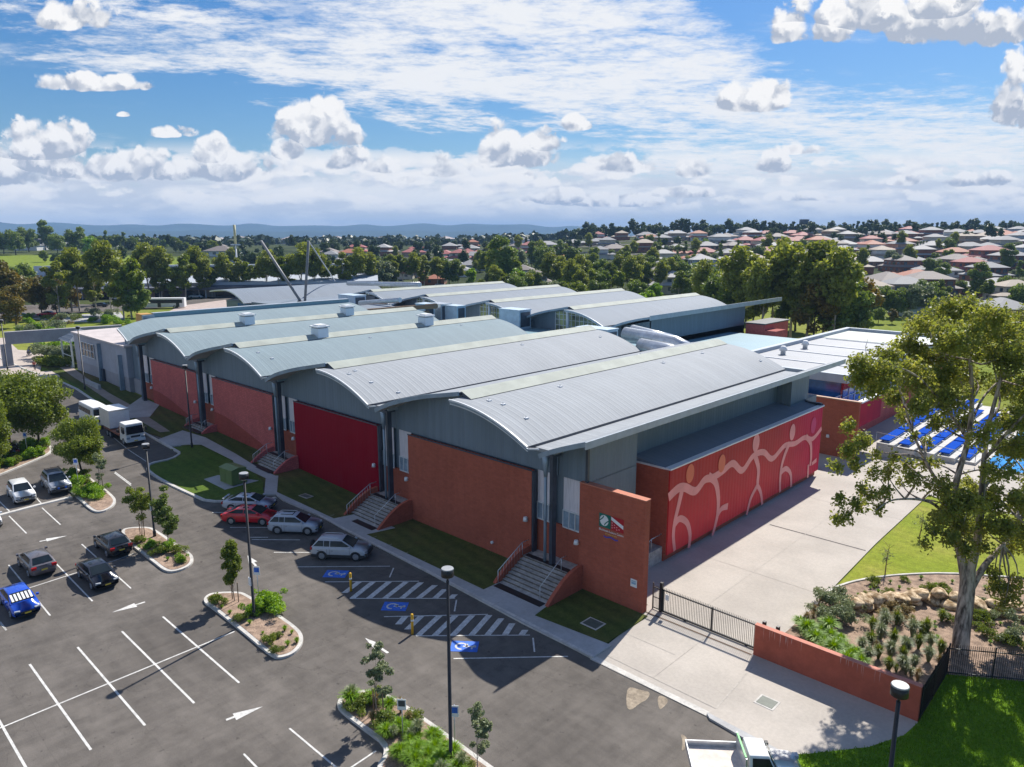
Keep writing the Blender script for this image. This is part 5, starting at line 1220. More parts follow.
# ================================================================== VEHICLES
M['tyre'] = mat('tyre', (.02, .02, .02), .8, .1, 3); M['rim'] = mat('rim', (.45, .46, .48), .3, .1, 4, metal=.7)
M['lamp_clear'] = mat('lamp_clear', (.34, .36, .38), .15, .05, 3, spec=.6); M['lamp_red'] = mat('lamp_red', (.45, .01, .01), .2, .1, 3); M['plate'] = mat('plate_yellow', (.70, .52, .06), .5, .05, 3)
M['plate_w'] = mat('plate_white', (.7, .7, .68), .5, .05, 3); M['car_trim'] = mat('car_trim', (.025, .025, .028), .6, .1, 3)
PR = {
 # z of the body top along the length (front = +x), cabin points: (rear base, rear top, front top, front base), roof z
 'sedan': dict(L=4.7, W=1.8, top=[(-2.35,.78),(-2.28,.98),(-1.5,1.03),(-.9,1.0),(.9,.97),(1.1,.97),(1.95,.82),(2.25,.66),(2.35,.52)], cab=(-1.95,-.95,.30,1.35), rz=1.44, r=.34),
 'hatch': dict(L=4.2, W=1.77, top=[(-2.1,.85),(-2.05,1.0),(-1.5,1.02),(-.9,1.0),(.9,.98),(1.15,.97),(1.75,.84),(2.02,.68),(2.1,.52)], cab=(-2.0,-1.25,.20,1.35), rz=1.48, r=.34),
 'suv': dict(L=4.5, W=1.83, top=[(-2.25,.95),(-2.2,1.08),(-1.5,1.1),(-.9,1.08),(.8,1.07),(1.05,1.06),(1.8,.96),(2.15,.80),(2.25,.60)], cab=(-2.17,-1.65,.20,1.22), rz=1.67, r=.375),
}
def loft(mb, sts, mi=0):
    """sts: list of (x, [(y, z), ...]) half sections, mirrored"""
    n = len(sts[0][1]); v = []
    for x, sec in sts:
        v += [(x, y, z) for y, z in sec] + [(x, -y, z) for y, z in reversed(sec)]
    N = 2 * n; f = []
    for i in range(len(sts) - 1):
        for k in range(N): f.append((i * N + k, (i + 1) * N + k, (i + 1) * N + (k + 1) % N, i * N + (k + 1) % N))
    f.append(tuple(range(N))); f.append(tuple((len(sts) - 1) * N + k for k in reversed(range(N))))
    return mb.add(v, f, mi, True)
def hood(top, x):
    for (a, za), (b, zb) in zip(top[:-1], top[1:]):
        if a <= x <= b: return za + (zb - za) * (x - a) / (b - a)
    return top[-1][1]
def finish(o, bevel=.03, seg=2):
    m = o.modifiers.new('bevel', 'BEVEL'); m.width = bevel; m.segments = seg; m.limit_method = 'ANGLE'; m.angle_limit = R(35)
    return o
def wheel(e, x, y, r, w=.2):
    s = 1 if y > 0 else -1
    o = MB().tube([(0, -w / 2, 0), (0, -w / 2 + .03, 0), (0, w / 2 - .03, 0), (0, w / 2, 0)], [r - .03, r, r, r - .03], 18).obj('wheel', M['tyre'], e, (x, y, r))
    rm_ = MB().tube([(0, s * (w / 2 - .01), 0), (0, s * (w / 2 + .012), 0)], [r * .66, r * .62], 14)
    for k in range(5):
        a = 2 * math.pi * k / 5; rm_.bar((0, s * (w / 2 + .02), 0), (r * .6 * math.cos(a), s * (w / 2 + .018), r * .6 * math.sin(a)), .05, .02)
    rm_.obj('rim', M['rim'], o)
def car(kind, px, py, rz, color, label, cat, paintname, front=True, opts=(), pos=None, lifted=0.0, scale=1.0):
    P = PR[kind]; L, Wd, top, rzf, r = P['L'], P['W'], P['top'], P['rz'], P['r']
    x, y = pos or gp(px, py)
    e = empty('parked_car', (x, y, gz(x)), rz, label, cat); e.scale = (scale,) * 3
    pm = paint(paintname, color)
    h = Wd / 2
    sts = []
    for xx in np.linspace(-L / 2, L / 2, 21):
        zt = hood(top, xx); u = abs(xx) / (L / 2); w = h * (1 - .13 * max(0, (u - .75) / .25) ** 2); zb = .24 + .10 * max(0, (u - .85) / .15) + lifted
        if abs(xx) >= L / 2 - .001: w *= .93
        sts.append((xx, [(0, zb), (w * .9, zb), (w * .985, zb + .1), (w, zb + .3), (w * .995, zt - .17), (w * .955, zt - .05), (w * .86, zt), (0, zt + .035)]))
    body = loft(MB(), sts).obj('body', pm, e)
    # wheel arches, sills
    ar = MB()
    for wx in (-L * .295, L * .305):
        for s in (-1, 1):
            n = 14; cy = s * (h + .004); R_ = r + .065
            v = [(wx, cy, r)] + [(wx + R_ * math.cos(math.pi * k / n), cy, r + R_ * math.sin(math.pi * k / n) * .98) for k in range(n + 1)] + [(wx - R_, cy, .24), (wx + R_, cy, .24)]
            ar.add(v, [(0, k + 1, k + 2) for k in range(n)] + [(0, n + 1, n + 2, n + 3, 1)])
            v2 = [(a, b - s * .012, c) for a, b, c in v]
    ar.obj('wheel_arch', M['car_trim'], body)
    xr0, xr1, xf1, xf0 = P['cab']; zb = 1.0 if kind != 'suv' else 1.07; w0, w1 = h * .90, h * .70
    zr_ = rzf
    # cabin shell: painted roof and pillars
    zr_ = rzf - .05
    def cs(xb, xt, u): return (xb + (xt - xb) * u)
    cab = MB(); st = [(0, w0), (.55, h * .82), (.9, w1 + .03), (1.0, w1 - .08)]; v = []
    for u, w in st:
        z = zb - .03 + (zr_ - zb + .03) * (u if u < 1 else 1.0)
        xa, xb_ = cs(xr0, xr1, u), cs(xf0, xf1, u)
        v += [(xa, -w, z), (xa, w, z), (xb_, w, z), (xb_, -w, z)]
    v += [(xr1 + (xf1 - xr1) * .3, 0, zr_ + .085), (xr1 + (xf1 - xr1) * .7, 0, zr_ + .085)]
    f = []
    for i in range(3):
        for k in range(4): f.append((4 * i + k, 4 * i + 4 + k, 4 * i + 4 + (k + 1) % 4, 4 * i + (k + 1) % 4))
    t0 = 12; f += [(t0, 16, t0 + 1), (t0 + 1, 16, 17, t0 + 2), (t0 + 2, 17, t0 + 3), (t0 + 3, 17, 16, t0)]
    f = [tuple(reversed(q)) for q in f]
    cb = cab.add(v, f, 0).obj('cabin', pm, e)
    bm = bmesh.new(); bm.from_mesh(cb.data); bmesh.ops.recalc_face_normals(bm, faces=bm.faces); bm.to_mesh(cb.data); bm.free(); finish(cb, .045, 2)
    for p_ in cb.data.polygons: p_.use_smooth = True
    gls = M['glass']
    def pane(name, pts, off, m=gls):
        pts = [Vector(p) for p in pts]; nrm = (pts[1] - pts[0]).cross(pts[2] - pts[0]).normalized()
        c = sum(pts, Vector()) / 4
        if nrm.dot(c - Vector((0, 0, 1.1))) < 0: nrm = -nrm
        o = MB().add([p + nrm * off for p in pts] + [p + nrm * (off - .02) for p in pts], [(0, 1, 2, 3), (7, 6, 5, 4), (0, 4, 5, 1), (1, 5, 6, 2), (2, 6, 7, 3), (3, 7, 4, 0)]).obj(name, m, e); return o
    def lin(u, xb, xt): return xb + (xt - xb) * u
    def zz(u): return zb + (zr_ - zb) * u
    wl, wh = h * .80, w1 - .06
    ws = pane('windscreen', [(lin(.06, xf0, xf1), -wl, zz(.06)), (lin(.06, xf0, xf1), wl, zz(.06)), (lin(.92, xf0, xf1), wh, zz(.92)), (lin(.92, xf0, xf1), -wh, zz(.92))], .014)
    pane('rear_window', [(lin(.18, xr0, xr1), -wl * .92, zz(.18)), (lin(.18, xr0, xr1), wl * .92, zz(.18)), (lin(.9, xr0, xr1), wh * .95, zz(.9)), (lin(.9, xr0, xr1), -wh * .95, zz(.9))], .014)
    mid = (xr1 + xf1) / 2 + .05
    def wy(u): return (w0 + (h * .82 - w0) * u / .55) if u < .55 else (h * .82 + (w1 + .03 - h * .82) * (u - .55) / .35)
    for s in (-1, 1):
        segs = [(lambda u: lin(u, xf0, xf1) - .10, lambda u: mid + .03), (lambda u: mid - .03, lambda u: max(lin(u, xr0, xr1) + .12, xr1 - .1 if kind != 'sedan' else -9) if kind != 'suv' else -1.15)]
        if kind == 'suv': segs.append((lambda u: -1.20, lambda u: lin(u, xr0, xr1) + .12))
        for fa, fb in segs:
            mb = MB(); us = [.10, .55, .86]
            v = []
            for u in us: v += [(fa(u), s * (wy(u) + .012), zz(u)), (fb(u), s * (wy(u) + .012), zz(u))]
            mb.add(v, [(0, 1, 3, 2), (2, 3, 5, 4)] if s > 0 else [(2, 3, 1, 0), (4, 5, 3, 2)]); mb.obj('side_window', gls, e)
    for wx in (-L * .295, L * .305):
        for s in (-1, 1): wheel(e, wx, s * (h - .09), r)
    zt = hood(top, L / 2 - .12)
    for s in (-1, 1):
        hl = MB().add([(L/2 - .02, s * h * .52, zt - .13), (L/2 - .09, s * h * .86, zt - .12), (L/2 - .30, s * h * .945, zt + .03), (L/2 - .12, s * h * .58, zt + .02)] , [(0, 1, 2, 3) if s > 0 else (3, 2, 1, 0)])
        hb = MB().bar((L/2 - .10, s * h * .5, zt - .05), (L/2 - .20, s * h * .88, zt - .03), .2, .17); finish(hb.obj('headlight', M['lamp_clear'], e), .03)
        tz = hood(top, -L/2 + .05)
        finish(MB().box(-L/2 - .012, -L/2 + .14, min(s*h*.55, s*h*.93), max(s*h*.55, s*h*.93), tz - .26, tz - .05).obj('tail_light', M['lamp_red'], e), .03)
        finish(MB().box(xf0 - .42, xf0 - .22, min(s*h*.98, s*(h+.16)), max(s*h*.98, s*(h+.16)), zb + .02, zb + .17).obj('wing_mirror', pm, e), .03)
    MB().tube([(xr1 + .3, 0, zr_ + .06), (xr1 + .05, 0, zr_ + .22)], .012, 4).obj('aerial', M['car_trim'], e)
    dl = MB()
    for s in (-1, 1):
        for xx in (xf0 - .32, (xr1 + xf1) / 2 + .05, -L * .295 + .42): dl.box(xx - .008, xx + .008, min(s * (h - .03), s * (h + .003)), max(s * (h - .03), s * (h + .003)), .38, hood(top, xx) - .15)
        for xx in ((xr1 + xf1) / 2 + .25, (xr1 + xf1) / 2 - .85): dl.box(xx - .10, xx + .08, min(s * h, s * (h + .02)), max(s * h, s * (h + .02)), .80, .83)
    dl.obj('door_gaps_and_handles', M['car_trim'], body)
    MB().box(L/2 - .06, L/2 + .012, -h*.5, h*.5, zt - .20, zt - .06).obj('grille', M['car_trim'], e)
    MB().box(L/2 - .10, L/2 + .0, -h*.75, h*.75, .30, .42).obj('bumper_intake', M['car_trim'], e)
    MB().box(L/2 - .05, L/2 + .025, -.2, .2, .43, .53).obj('number_plate', M['plate'], e)
    MB().box(-L/2 - .02, -L/2 + .05, -.2, .2, .60, .71).obj('number_plate', M['plate'], e)
    if 'spare' in opts:
        o = MB().tube([(-L/2 - .2, 0, 0), (-L/2 - .17, 0, 0), (-L/2, 0, 0)], [.30, .34, .34], 16).obj('spare_wheel', M['tyre'], e, (0, 0, .95))
    if 'trim' in opts:
        MB().box(-L/2 + .1, L/2 - .15, -h - .012, -h + .05, .28, .50).box(-L/2 + .1, L/2 - .15, h - .05, h + .012, .28, .50).obj('sill_trim', M['car_trim'], e)
        MB().box(L/2 - .12, L/2 + .05, -h * .9, h * .9, .34, .60).obj('front_bumper', M['car_trim'], e)
    if 'rails' in opts:
        for s in (-1, 1): MB().tube([(xr1 + .15, s * w1 * .85, zr_ + .03), (xr1 + .3, s * w1 * .85, zr_ + .08), (xf1 - .3, s * w1 * .85, zr_ + .08), (xf1 - .15, s * w1 * .85, zr_ + .02)], .022, 6).obj('roof_rail', M['galv'], e)
    if 'rack' in opts:
        rk = MB()
        for k in range(5): xx = xr1 + .3 + k * .35; rk.bar((xx, -w1 * .9, zr_ + .14), (xx, w1 * .9, zr_ + .14), .04, .04)
        for s in (-1, 1): rk.bar((xr1 + .2, s * w1 * .9, zr_ + .16), (xr1 + 1.8, s * w1 * .9, zr_ + .16), .05, .05)
        rk.obj('roof_rack', M['car_trim'], e)
        bb = MB(); bb.tube([(L/2 + .12, -h * .9, .5), (L/2 + .16, -h * .5, .9), (L/2 + .16, h * .5, .9), (L/2 + .12, h * .9, .5)], .035, 6).tube([(L/2 + .12, -h * .9, .5), (L/2 + .12, h * .9, .5)], .06, 6); bb.obj('bull_bar', M['car_trim'], e)
        for s in (-.3, .3): MB().tube([(L/2 + .18, s, .75), (L/2 + .26, s, .75)], .1, 10).obj('spot_lamp', M['blue_paint'], e)
    if 'shade' in opts:
        sh = MB()
        for k in range(6):
            a = -wl * .9 + k * wl * .32
            def Pt(yy, u): return (lin(u, xf0, xf1) + .03, yy, zz(u) + .015)
            sh.add([Pt(a, .14), Pt(a + wl * .2, .14), Pt(a + wl * .2, .82), Pt(a, .82)], [(0, 1, 2, 3)])
        sh.obj('sun_shade', M['white'], e)
    if 'sunroof' in opts:
        MB().box(xr1 + .5, xf1 - .25, -.42, .42, zr_ + .03, zr_ + .05).obj('sunroof', M['glass'], e)
    if 'spoiler' in opts: MB().box(-L/2 + .03, -L/2 + .22, -h * .7, h * .7, 1.13, 1.16).box(-L/2 + .08, -L/2 + .16, -h * .6, -h * .55, 1.0, 1.14).box(-L/2 + .08, -L/2 + .16, h * .55, h * .6, 1.0, 1.14).obj('spoiler', pm, e)
    return e
B0 = 0.0
SW = R(35)
# bays along +x: a car whose nose is at +x has rz = 0
car('suv', 17.5, 501, R(-3), (.78, .78, .77), 'white compact hatchback-style car parked nose-in beside the silver off-roader', 'car', 'car_white', pos=tuple(Vector(gp(18, 500)) + Vector((-.3, .4))), scale=.96)
car('suv', 52, 490, R(-3), (.36, .38, .42), 'silver-grey off-roader with roof rack, bull bar and blue spot lamps', 'car', 'car_silver_dark', opts=('rack', 'trim'), pos=tuple(Vector(gp(54, 490)) + Vector((-.2, .3))), scale=1.02)
car('hatch', -14, 513, R(-3), (.74, .75, .76), 'white car cut off by the left edge of the picture, only its nose showing', 'car', 'car_white2', pos=gp(-13, 524))
car('hatch', 37, 566, math.pi, (.12, .11, .12), 'dark grey coupe with its tail lights facing, in front of the blue car', 'car', 'car_graphite', pos=tuple(Vector(gp(36, 569)) + Vector((0, .1))))
car('hatch', 111, 547, math.pi, (.012, .013, .018), 'black hatchback parked tail-out beside the small planted island', 'car', 'car_black', pos=tuple(Vector(gp(112, 550)) + Vector((0, .1))))
car('sedan', 99, 580, 0.0, (.010, .012, .022), 'black sedan with its nose towards the white arrow', 'car', 'car_black2', opts=('sunroof',), pos=tuple(Vector(gp(98, 580)) + Vector((0, 0))), scale=.95)
car('sedan', 20, 606, 0.0, (.01, .075, .50), 'bright blue car with a white folding sun shade behind its windscreen', 'car', 'car_blue', opts=('shade',), pos=tuple(Vector(gp(20, 607)) + Vector((0, 0))), scale=.93)
car('hatch', 12, 452, math.pi - .2, (.03, .012, .016), 'dark maroon hatchback parked among green bushes at the left edge', 'car', 'car_maroon', pos=gp(11, 455))
car('sedan', 251, 506, R(39), (.50, .53, .58), 'silver-white sedan with a rear spoiler, parked behind the red car', 'car', 'car_silver', opts=('spoiler', 'sunroof'), pos=tuple(Vector(gp(250, 508.5))), scale=.98)
car('sedan', 252, 520, R(39), (.62, .006, .018), 'red sedan with a black sunroof, between two silver cars', 'car', 'car_red', opts=('sunroof',), pos=tuple(Vector(gp(251, 521.5))))
car('suv', 296, 529, R(39), (.42, .45, .50), 'silver-blue small SUV with roof rails, parked beside the red car', 'car', 'car_silver3', opts=('rails', 'sunroof'), pos=tuple(Vector(gp(296, 531))), scale=.97)
car('suv', 343, 554, R(39), (.45, .46, .48), 'silver SUV with a spare wheel on its tail, beside the first disabled bay', 'car', 'car_silver4', opts=('spare', 'trim', 'rails'), pos=tuple(Vector(gp(342, 556))), scale=1.0)
def boxy(e, name, x0, x1, w, z0, z1, m, bev=.06, taper=0.0):
    mb = MB(); h = w / 2; v = [(x0, -h, z0), (x1, -h, z0), (x1, h, z0), (x0, h, z0), (x0 , -h + taper, z1), (x1 - taper * 2, -h + taper, z1), (x1 - taper * 2, h - taper, z1), (x0, h - taper, z1)]
    mb.add(v, [(3, 2, 1, 0), (4, 5, 6, 7), (0, 1, 5, 4), (1, 2, 6, 5), (2, 3, 7, 6), (3, 0, 4, 7)]); return finish(mb.obj(name, m, e), bev)
# white minibus
x, y = Vector(gp(93.5, 421)) ; 
e = empty('minibus', (-101.6, 29.5, gz(-101.6)), R(-1), 'white high-roof minibus parked behind the white box truck', 'minibus')
boxy(e, 'body', -3.1, 3.1, 2.05, .35, 1.55, M['white'], .08); boxy(e, 'cabin', -3.1, 2.65, 2.0, 1.55, 2.62, M['white'], .1, .12)
for s in (-1, 1):
    for k in range(4): MB().box(-2.8 + k * 1.15, -1.8 + k * 1.15, s * .985 - .02, s * .985 + .02, 1.6, 2.2).obj('side_window', M['glass'], e)
MB().add([(2.68, -.88, 1.6), (2.68, .88, 1.6), (2.50, .80, 2.35), (2.50, -.80, 2.35)], [(0, 1, 2, 3)]).obj('windscreen', M['glass'], e).location.x = .02
for wx in (-1.9, 2.0):
    for s in (-1, 1): wheel(e, wx, s * .93, .36)
for s in (-1, 1): MB().box(3.08, 3.13, s * .75 - .15, s * .75 + .15, .9, 1.15).obj('headlight', M['lamp_clear'], e)
MB().box(3.08, 3.12, -.5, .5, .8, 1.1).obj('grille', M['car_trim'], e)
# flatbed truck carrying a white box
e = empty('flatbed_truck', (-92.0, 29.75, gz(-92.0)), R(-1), 'white-cabbed truck with a brown tray and lifting frame, parked on the street', 'truck')
boxy(e, 'cab', 1.35, 3.4, 2.15, .45, 2.55, M['white'], .1, .10)
MB().add([(3.40, -.96, 1.35), (3.40, .96, 1.35), (3.26, .90, 2.25), (3.26, -.90, 2.25)], [(0, 1, 2, 3)]).obj('windscreen', M['glass'], e).location.x = .03
for s in (-1, 1): MB().box(2.0, 2.95, s * 1.04 - .02, s * 1.04 + .02, 1.4, 2.1).obj('side_window', M['glass'], e); MB().box(3.2, 3.35, s * 1.22 - .1, s * 1.22 + .1, 1.5, 2.0).obj('wing_mirror', M['car_trim'], e); MB().box(3.38, 3.45, s * .8 - .17, s * .8 + .17, .8, 1.0).obj('headlight', M['lamp_clear'], e)
MB().box(3.4, 3.45, -.5, .5, .95, 1.15).obj('grille', M['car_trim'], e); MB().box(3.35, 3.5, -1.05, 1.05, .45, .7).obj('bumper', M['white'], e); MB().box(3.5, 3.52, -.2, .2, .5, .62).obj('number_plate', M['plate'], e)
rust = mat('truck_frame', (.26, .09, .05), .6, .2, 2)
boxy(e, 'tray', -4.2, 1.2, 2.2, .85, 1.1, rust, .02); MB().box(-4.2, 1.3, -.45, -.3, .6, .85).box(-4.2, 1.3, .3, .45, .6, .85).obj('chassis', M['car_trim'], e)
hf = MB(); 
for s in (-1, 1): hf.bar((1.1, s * .9, 1.1), (1.1, s * .9, 2.0), .12, .12); hf.bar((-.2, s * .9, 1.15), (1.1, s * .9, 1.6), .1, .1)
hf.bar((1.1, -.9, 2.0), (1.1, .9, 2.0), .12, .12); hf.obj('lifting_frame', rust, e)
MB().box(.1, .9, -1.0, 1.0, 1.1, 1.45).obj('tool_box', M['car_trim'], e)
for wx in (-3.0, -2.0, 2.5):
    for s in (-1, 1): wheel(e, wx, s * .95, .42, .26)
e = empty('box_container', (-95.3, 29.8, gz(-94.2) + 1.12), R(-1), 'plain white box container riding on the tray of the truck', 'container')
boxy(e, 'box', -1.75, 1.75, 2.3, 0, 2.2, M['white'], .03); MB().box(1.75, 1.79, -1.15, 1.15, 2.05, 2.2).box(1.75, 1.79, -1.15, 1.15, 0, .1).obj('edge_rail', M['galv'], e)
# white utility at the bottom edge
e = empty('utility_truck', (-12.95, 29.55, 0), R(40), 'white utility with an empty steel tray and green headboard stripe, at the bottom edge', 'utility truck')
PR['ute'] = dict(PR['suv'])
h = .9; top = [(-.2,1.0),(.2,1.05),(.9,1.05),(1.1,1.05),(2.0,.98),(2.35,.82),(2.45,.6)]
sts = []
for xx in np.linspace(-.2, 2.45, 12):
    zt = hood(top, xx); w = h * (1 - .05 * max(0, (xx - 1.9) / .55) ** 2); sts.append((xx, [(0, .3), (w * .9, .3), (w, .45), (w, zt - .2), (w * .95, zt - .04), (w * .85, zt), (0, zt + .03)]))
loft(MB(), sts).obj('body', paint('ute_white', (.8, .8, .78)), e)
boxy(e, 'cabin', -.2, 1.05, 1.62, 1.0, 1.72, paint('ute_white', (.8, .8, .78)), .07, .17)
MB().add([(1.12, -.70, 1.05), (1.12, .70, 1.05), (.76, .60, 1.66), (.76, -.60, 1.66)], [(0, 1, 2, 3)]).obj('windscreen', M['glass_blue'] if 0 else mat('green_glass', (.03, .10, .10), .08, .2, 2, spec=.8), e).location.x = .03
for s in (-1, 1):
    MB().add([(-.05, s * .80, 1.1), (.95, s * .80, 1.1), (.70, s * .68, 1.6), (-.05, s * .68, 1.6)], [(0, 1, 2, 3)]).obj('side_window', M['glass'], e)
    MB().box(.95, 1.1, s * 1.0 - .1, s * 1.0 + .1, 1.1, 1.25).obj('wing_mirror', M['car_trim'], e)
    MB().box(2.2, 2.44, s * .7 - .14, s * .7 + .14, .72, .88).obj('headlight', M['lamp_clear'], e)
tr = MB().box(-2.75, -.35, -.95, .95, .86, .92).obj('tray', mat('tray_floor', (.62, .54, .48), .7, .15, 2), e)
for a in ((-2.75, -.35, -.98, -.93), (-2.75, -.35, .93, .98), (-2.8, -2.75, -.98, .98)): MB().box(*a, .86, 1.2).obj('tray_side', M['galv'], e)
MB().box(-.42, -.36, -.95, .95, .9, 1.75).obj('headboard', M['galv'], e); MB().box(-.44, -.36, -.85, .85, 1.74, 1.79).obj('green_stripe', mat('lime', (.15, .62, .18), .5, .05, 2), e)
for wx in (-1.7, 1.55):
    for s in (-1, 1): wheel(e, wx, s * .84, .36)
# white coach far left
e = empty('coach', (-242, 92, 2.0), R(52), 'long white coach with dark windows on the far street behind the trees', 'bus')
boxy(e, 'body', -8, 8, 2.5, .4, 3.3, M['white'], .12)
for s in (-1, 1):
    MB().box(-7.6, 7.4, s * 1.26 - .02, s * 1.26 + .02, 1.7, 2.8).obj('side_window', M['glass'], e)
    for k in (-4.5, .5, 6): MB().box(k - .5, k + .5, s * 1.27 - .02, s * 1.27 + .02, .45, 1.7).obj('door', M['glass'], e)
for wx in (-5, 5):
    for s in (-1, 1): wheel(e, wx, s * 1.12, .5, .3)
# simple far cars on the side streets
random.seed(11)
protos = []
def far_car(loc, rz, m, label):
    e = empty('parked_car', loc, rz, label, 'car', 'small parked cars in the far streets')
    loft(MB(), [(xx, [(0, .3), (.82, .3), (.88, .6), (.84, hood(PR['sedan']['top'], xx)), (0, hood(PR['sedan']['top'], xx) + .03)]) for xx in np.linspace(-2.35, 2.35, 9)]).obj('body', m, e)
    c_ = MB(); c_.add([(-1.75, -.8, 1), (-1.75, .8, 1), (1.15, .8, 1), (1.15, -.8, 1), (-1, -.62, 1.42), (-1, .62, 1.42), (.25, .62, 1.42), (.25, -.62, 1.42)], [(0, 4, 5, 1), (1, 5, 6, 2), (2, 6, 7, 3), (3, 7, 4, 0)], 0); c_.add([(-1, -.62, 1.43), (.25, -.62, 1.43), (.25, .62, 1.43), (-1, .62, 1.43)], [(0, 1, 2, 3)], 1)
    c_.obj('cabin', [M['glass'], m], e)
    for wx in (-1.4, 1.45):
        for s in (-1, 1): MB().tube([(0, -.1, 0), (0, .1, 0)], .33, 10).obj('wheel', M['tyre'], e, (wx, s * .8, .33))
cols = [('white', M['white']), ('red', paint('car_red', (.5, .01, .02))), ('silver', paint('car_silver', (.5, .53, .58))), ('dark', paint('car_black', (.01, .01, .02)))]
used_l = {}
for i, (px, py) in enumerate([(22, 318), (47, 316), (60, 300), (100, 307), (196, 298), (250, 296), (118, 300), (492, 295), (505, 292), (525, 296), (440, 286), (400, 283)]):
    x, y = gp(px, py); cn_, m = cols[i % 4]; far_car((x, y, gz(x)), R(50) + (i % 2) * math.pi, m, '%s car %s on the far street behind the hall' % (cn_, ['at the far left edge', 'beside the roadside trees', 'below the shops', 'near the white coach', 'right of the white coach', 'under the pale-trunked trees', 'in front of the arcade', 'beyond the middle of the rear roof', 'beyond the roofs beside another', 'beyond the rear vault ends', 'behind the roof plant', 'behind the duct work'][i]))
# ================================================================== PEOPLE (far, on the path to the entry)
def person(x, y, z, rz, shirt, trousers, hair, label, lean=0.0, arm=0.3):
    e = empty('person', (x, y, z), rz, label, 'person')
    J = [(0, 0, .95), (0, 0, 1.2), (.02 + lean * .3, 0, 1.42), (.03 + lean * .4, 0, 1.54), (.04 + lean * .45, 0, 1.68),           # pelvis, waist, chest, neck, head
         (0, .1, .9), (.08, .11, .5), (-.02, .12, .06), (.12, .12, .03), (0, -.1, .9), (-.1, -.11, .5), (-.25, -.12, .1), (-.13, -.12, .03),
         (.02 + lean * .3, .19, 1.40), (-.03 + arm * .2, .25, 1.13), (arm, .22, .95), (.02 + lean * .3, -.19, 1.40), (.02 + arm * .2, -.25, 1.13), (arm + .05, -.22, .97)]
    rr = [.15, .13, .15, .06, .105, .09, .065, .04, .035, .09, .065, .04, .035, .06, .045, .035, .06, .045, .035]
    E_ = [(0, 1), (1, 2), (2, 3), (3, 4), (0, 5), (5, 6), (6, 7), (7, 8), (0, 9), (9, 10), (10, 11), (11, 12), (2, 13), (13, 14), (14, 15), (2, 16), (16, 17), (17, 18)]
    def skin(name, js, m, grow=0.0, par=e):
        idx = {j: i for i, j in enumerate(js)}; me = bpy.data.meshes.new(name); me.from_pydata([J[j] for j in js], [(idx[a], idx[b]) for a, b in E_ if a in idx and b in idx], [])
        o = bpy.data.objects.new(name, me); COL.objects.link(o); o.parent = par; me.materials.append(m)
        o.modifiers.new('skin', 'SKIN')
        for j in js: me.skin_vertices[0].data[idx[j]].radius = (rr[j] + grow,) * 2
        me.skin_vertices[0].data[0].use_root = True
        s = o.modifiers.new('sub', 'SUBSURF'); s.levels = s.render_levels = 1
        return o
    skin('body', list(range(19)), mat('skin', (.42, .25, .17), .6, .05, 3))
    skin('shirt', [0, 1, 2, 13, 14, 16, 17], shirt, .012); skin('trousers', [0, 5, 6, 7, 9, 10, 11], trousers, .012)
    hm_ = MB().tube([(J[4][0] - .02, 0, 1.66), (J[4][0] - .02, 0, 1.78), (J[4][0] - .02, 0, 1.82)], [.115, .10, .03], 10).obj('hair', hair, e)
mr = lambda n, c: mat(n, c, .8, .1, 4)
a_ = gp(35, 371); person(a_[0], a_[1], gz(a_[0]) + .1, R(-30), mr('shirt_red', (.45, .06, .05)), mr('trousers_dark', (.03, .03, .05)), mr('hair_dark', (.03, .02, .015)), 'person in a red top walking along the path towards the entry')
a_ = gp(29.5, 357); person(a_[0], a_[1], gz(a_[0]) + .1, R(150), mr('shirt_blue', (.12, .2, .4)), mr('trousers_grey', (.12, .12, .14)), mr('hair_dark', (.03, .02, .015)), 'person in a blue top pushing a pram under the concrete portal', .3, .45)
e = empty('pram', (a_[0] - 1.0, a_[1] + .2, gz(a_[0]) + .1), R(150), 'dark pram being pushed under the concrete portal', 'pram')
MB().box(-.35, .4, -.25, .25, .45, .8).obj('seat', M['car_trim'], e); MB().tube([(-.35, 0, .8), (-.7, 0, 1.05)], .03, 6).obj('handle', M['galv'], e)
hd_ = MB().tube([(.1, -.26, .85), (.1, .26, .85)], .3, 10); hd_.obj('hood', mr('pram_blue', (.05, .08, .2)), e)
for wx in (-.3, .35):
    for s in (-1, 1): MB().tube([(wx, s * .27 - .03, .17), (wx, s * .27 + .03, .17)], .17, 10).obj('wheel', M['tyre'], e)
# ================================================================== VEGETATION
L_OLIVE = leafmat('leaf_olive', (0.145, 0.194, 0.032), (0.242, 0.290, 0.048), (0.363, 0.363, 0.085), .42, .45)
L_DARK = leafmat('leaf_dark', (0.109, 0.173, 0.033), (0.190, 0.271, 0.051), (0.307, 0.362, 0.073), .32, .5)
L_MID = leafmat('leaf_mid', (0.117, 0.172, 0.022), (0.193, 0.255, 0.030), (0.290, 0.331, 0.055), .38, .5)
L_BRIGHT = leafmat('leaf_bright', (0.139, 0.279, 0.016), (0.232, 0.403, 0.023), (0.341, 0.496, 0.046), .35, .6)
L_RUST = leafmat('leaf_rust', (0.118, 0.132, 0.024), (0.237, 0.184, 0.033), (0.316, 0.172, 0.026), .3, .35)
L_GREY = leafmat('leaf_greygreen', (0.154, 0.205, 0.103), (0.246, 0.287, 0.144), (0.348, 0.368, 0.184), .25, .6)
L_STRAW = leafmat('leaf_straw', (0.248, 0.202, 0.093), (0.372, 0.279, 0.109), (0.465, 0.372, 0.155), .25, .8)
L_GUM = leafmat('leaf_gum', (0.168, 0.213, 0.041), (0.297, 0.335, 0.064), (0.490, 0.463, 0.116), .50, .35)
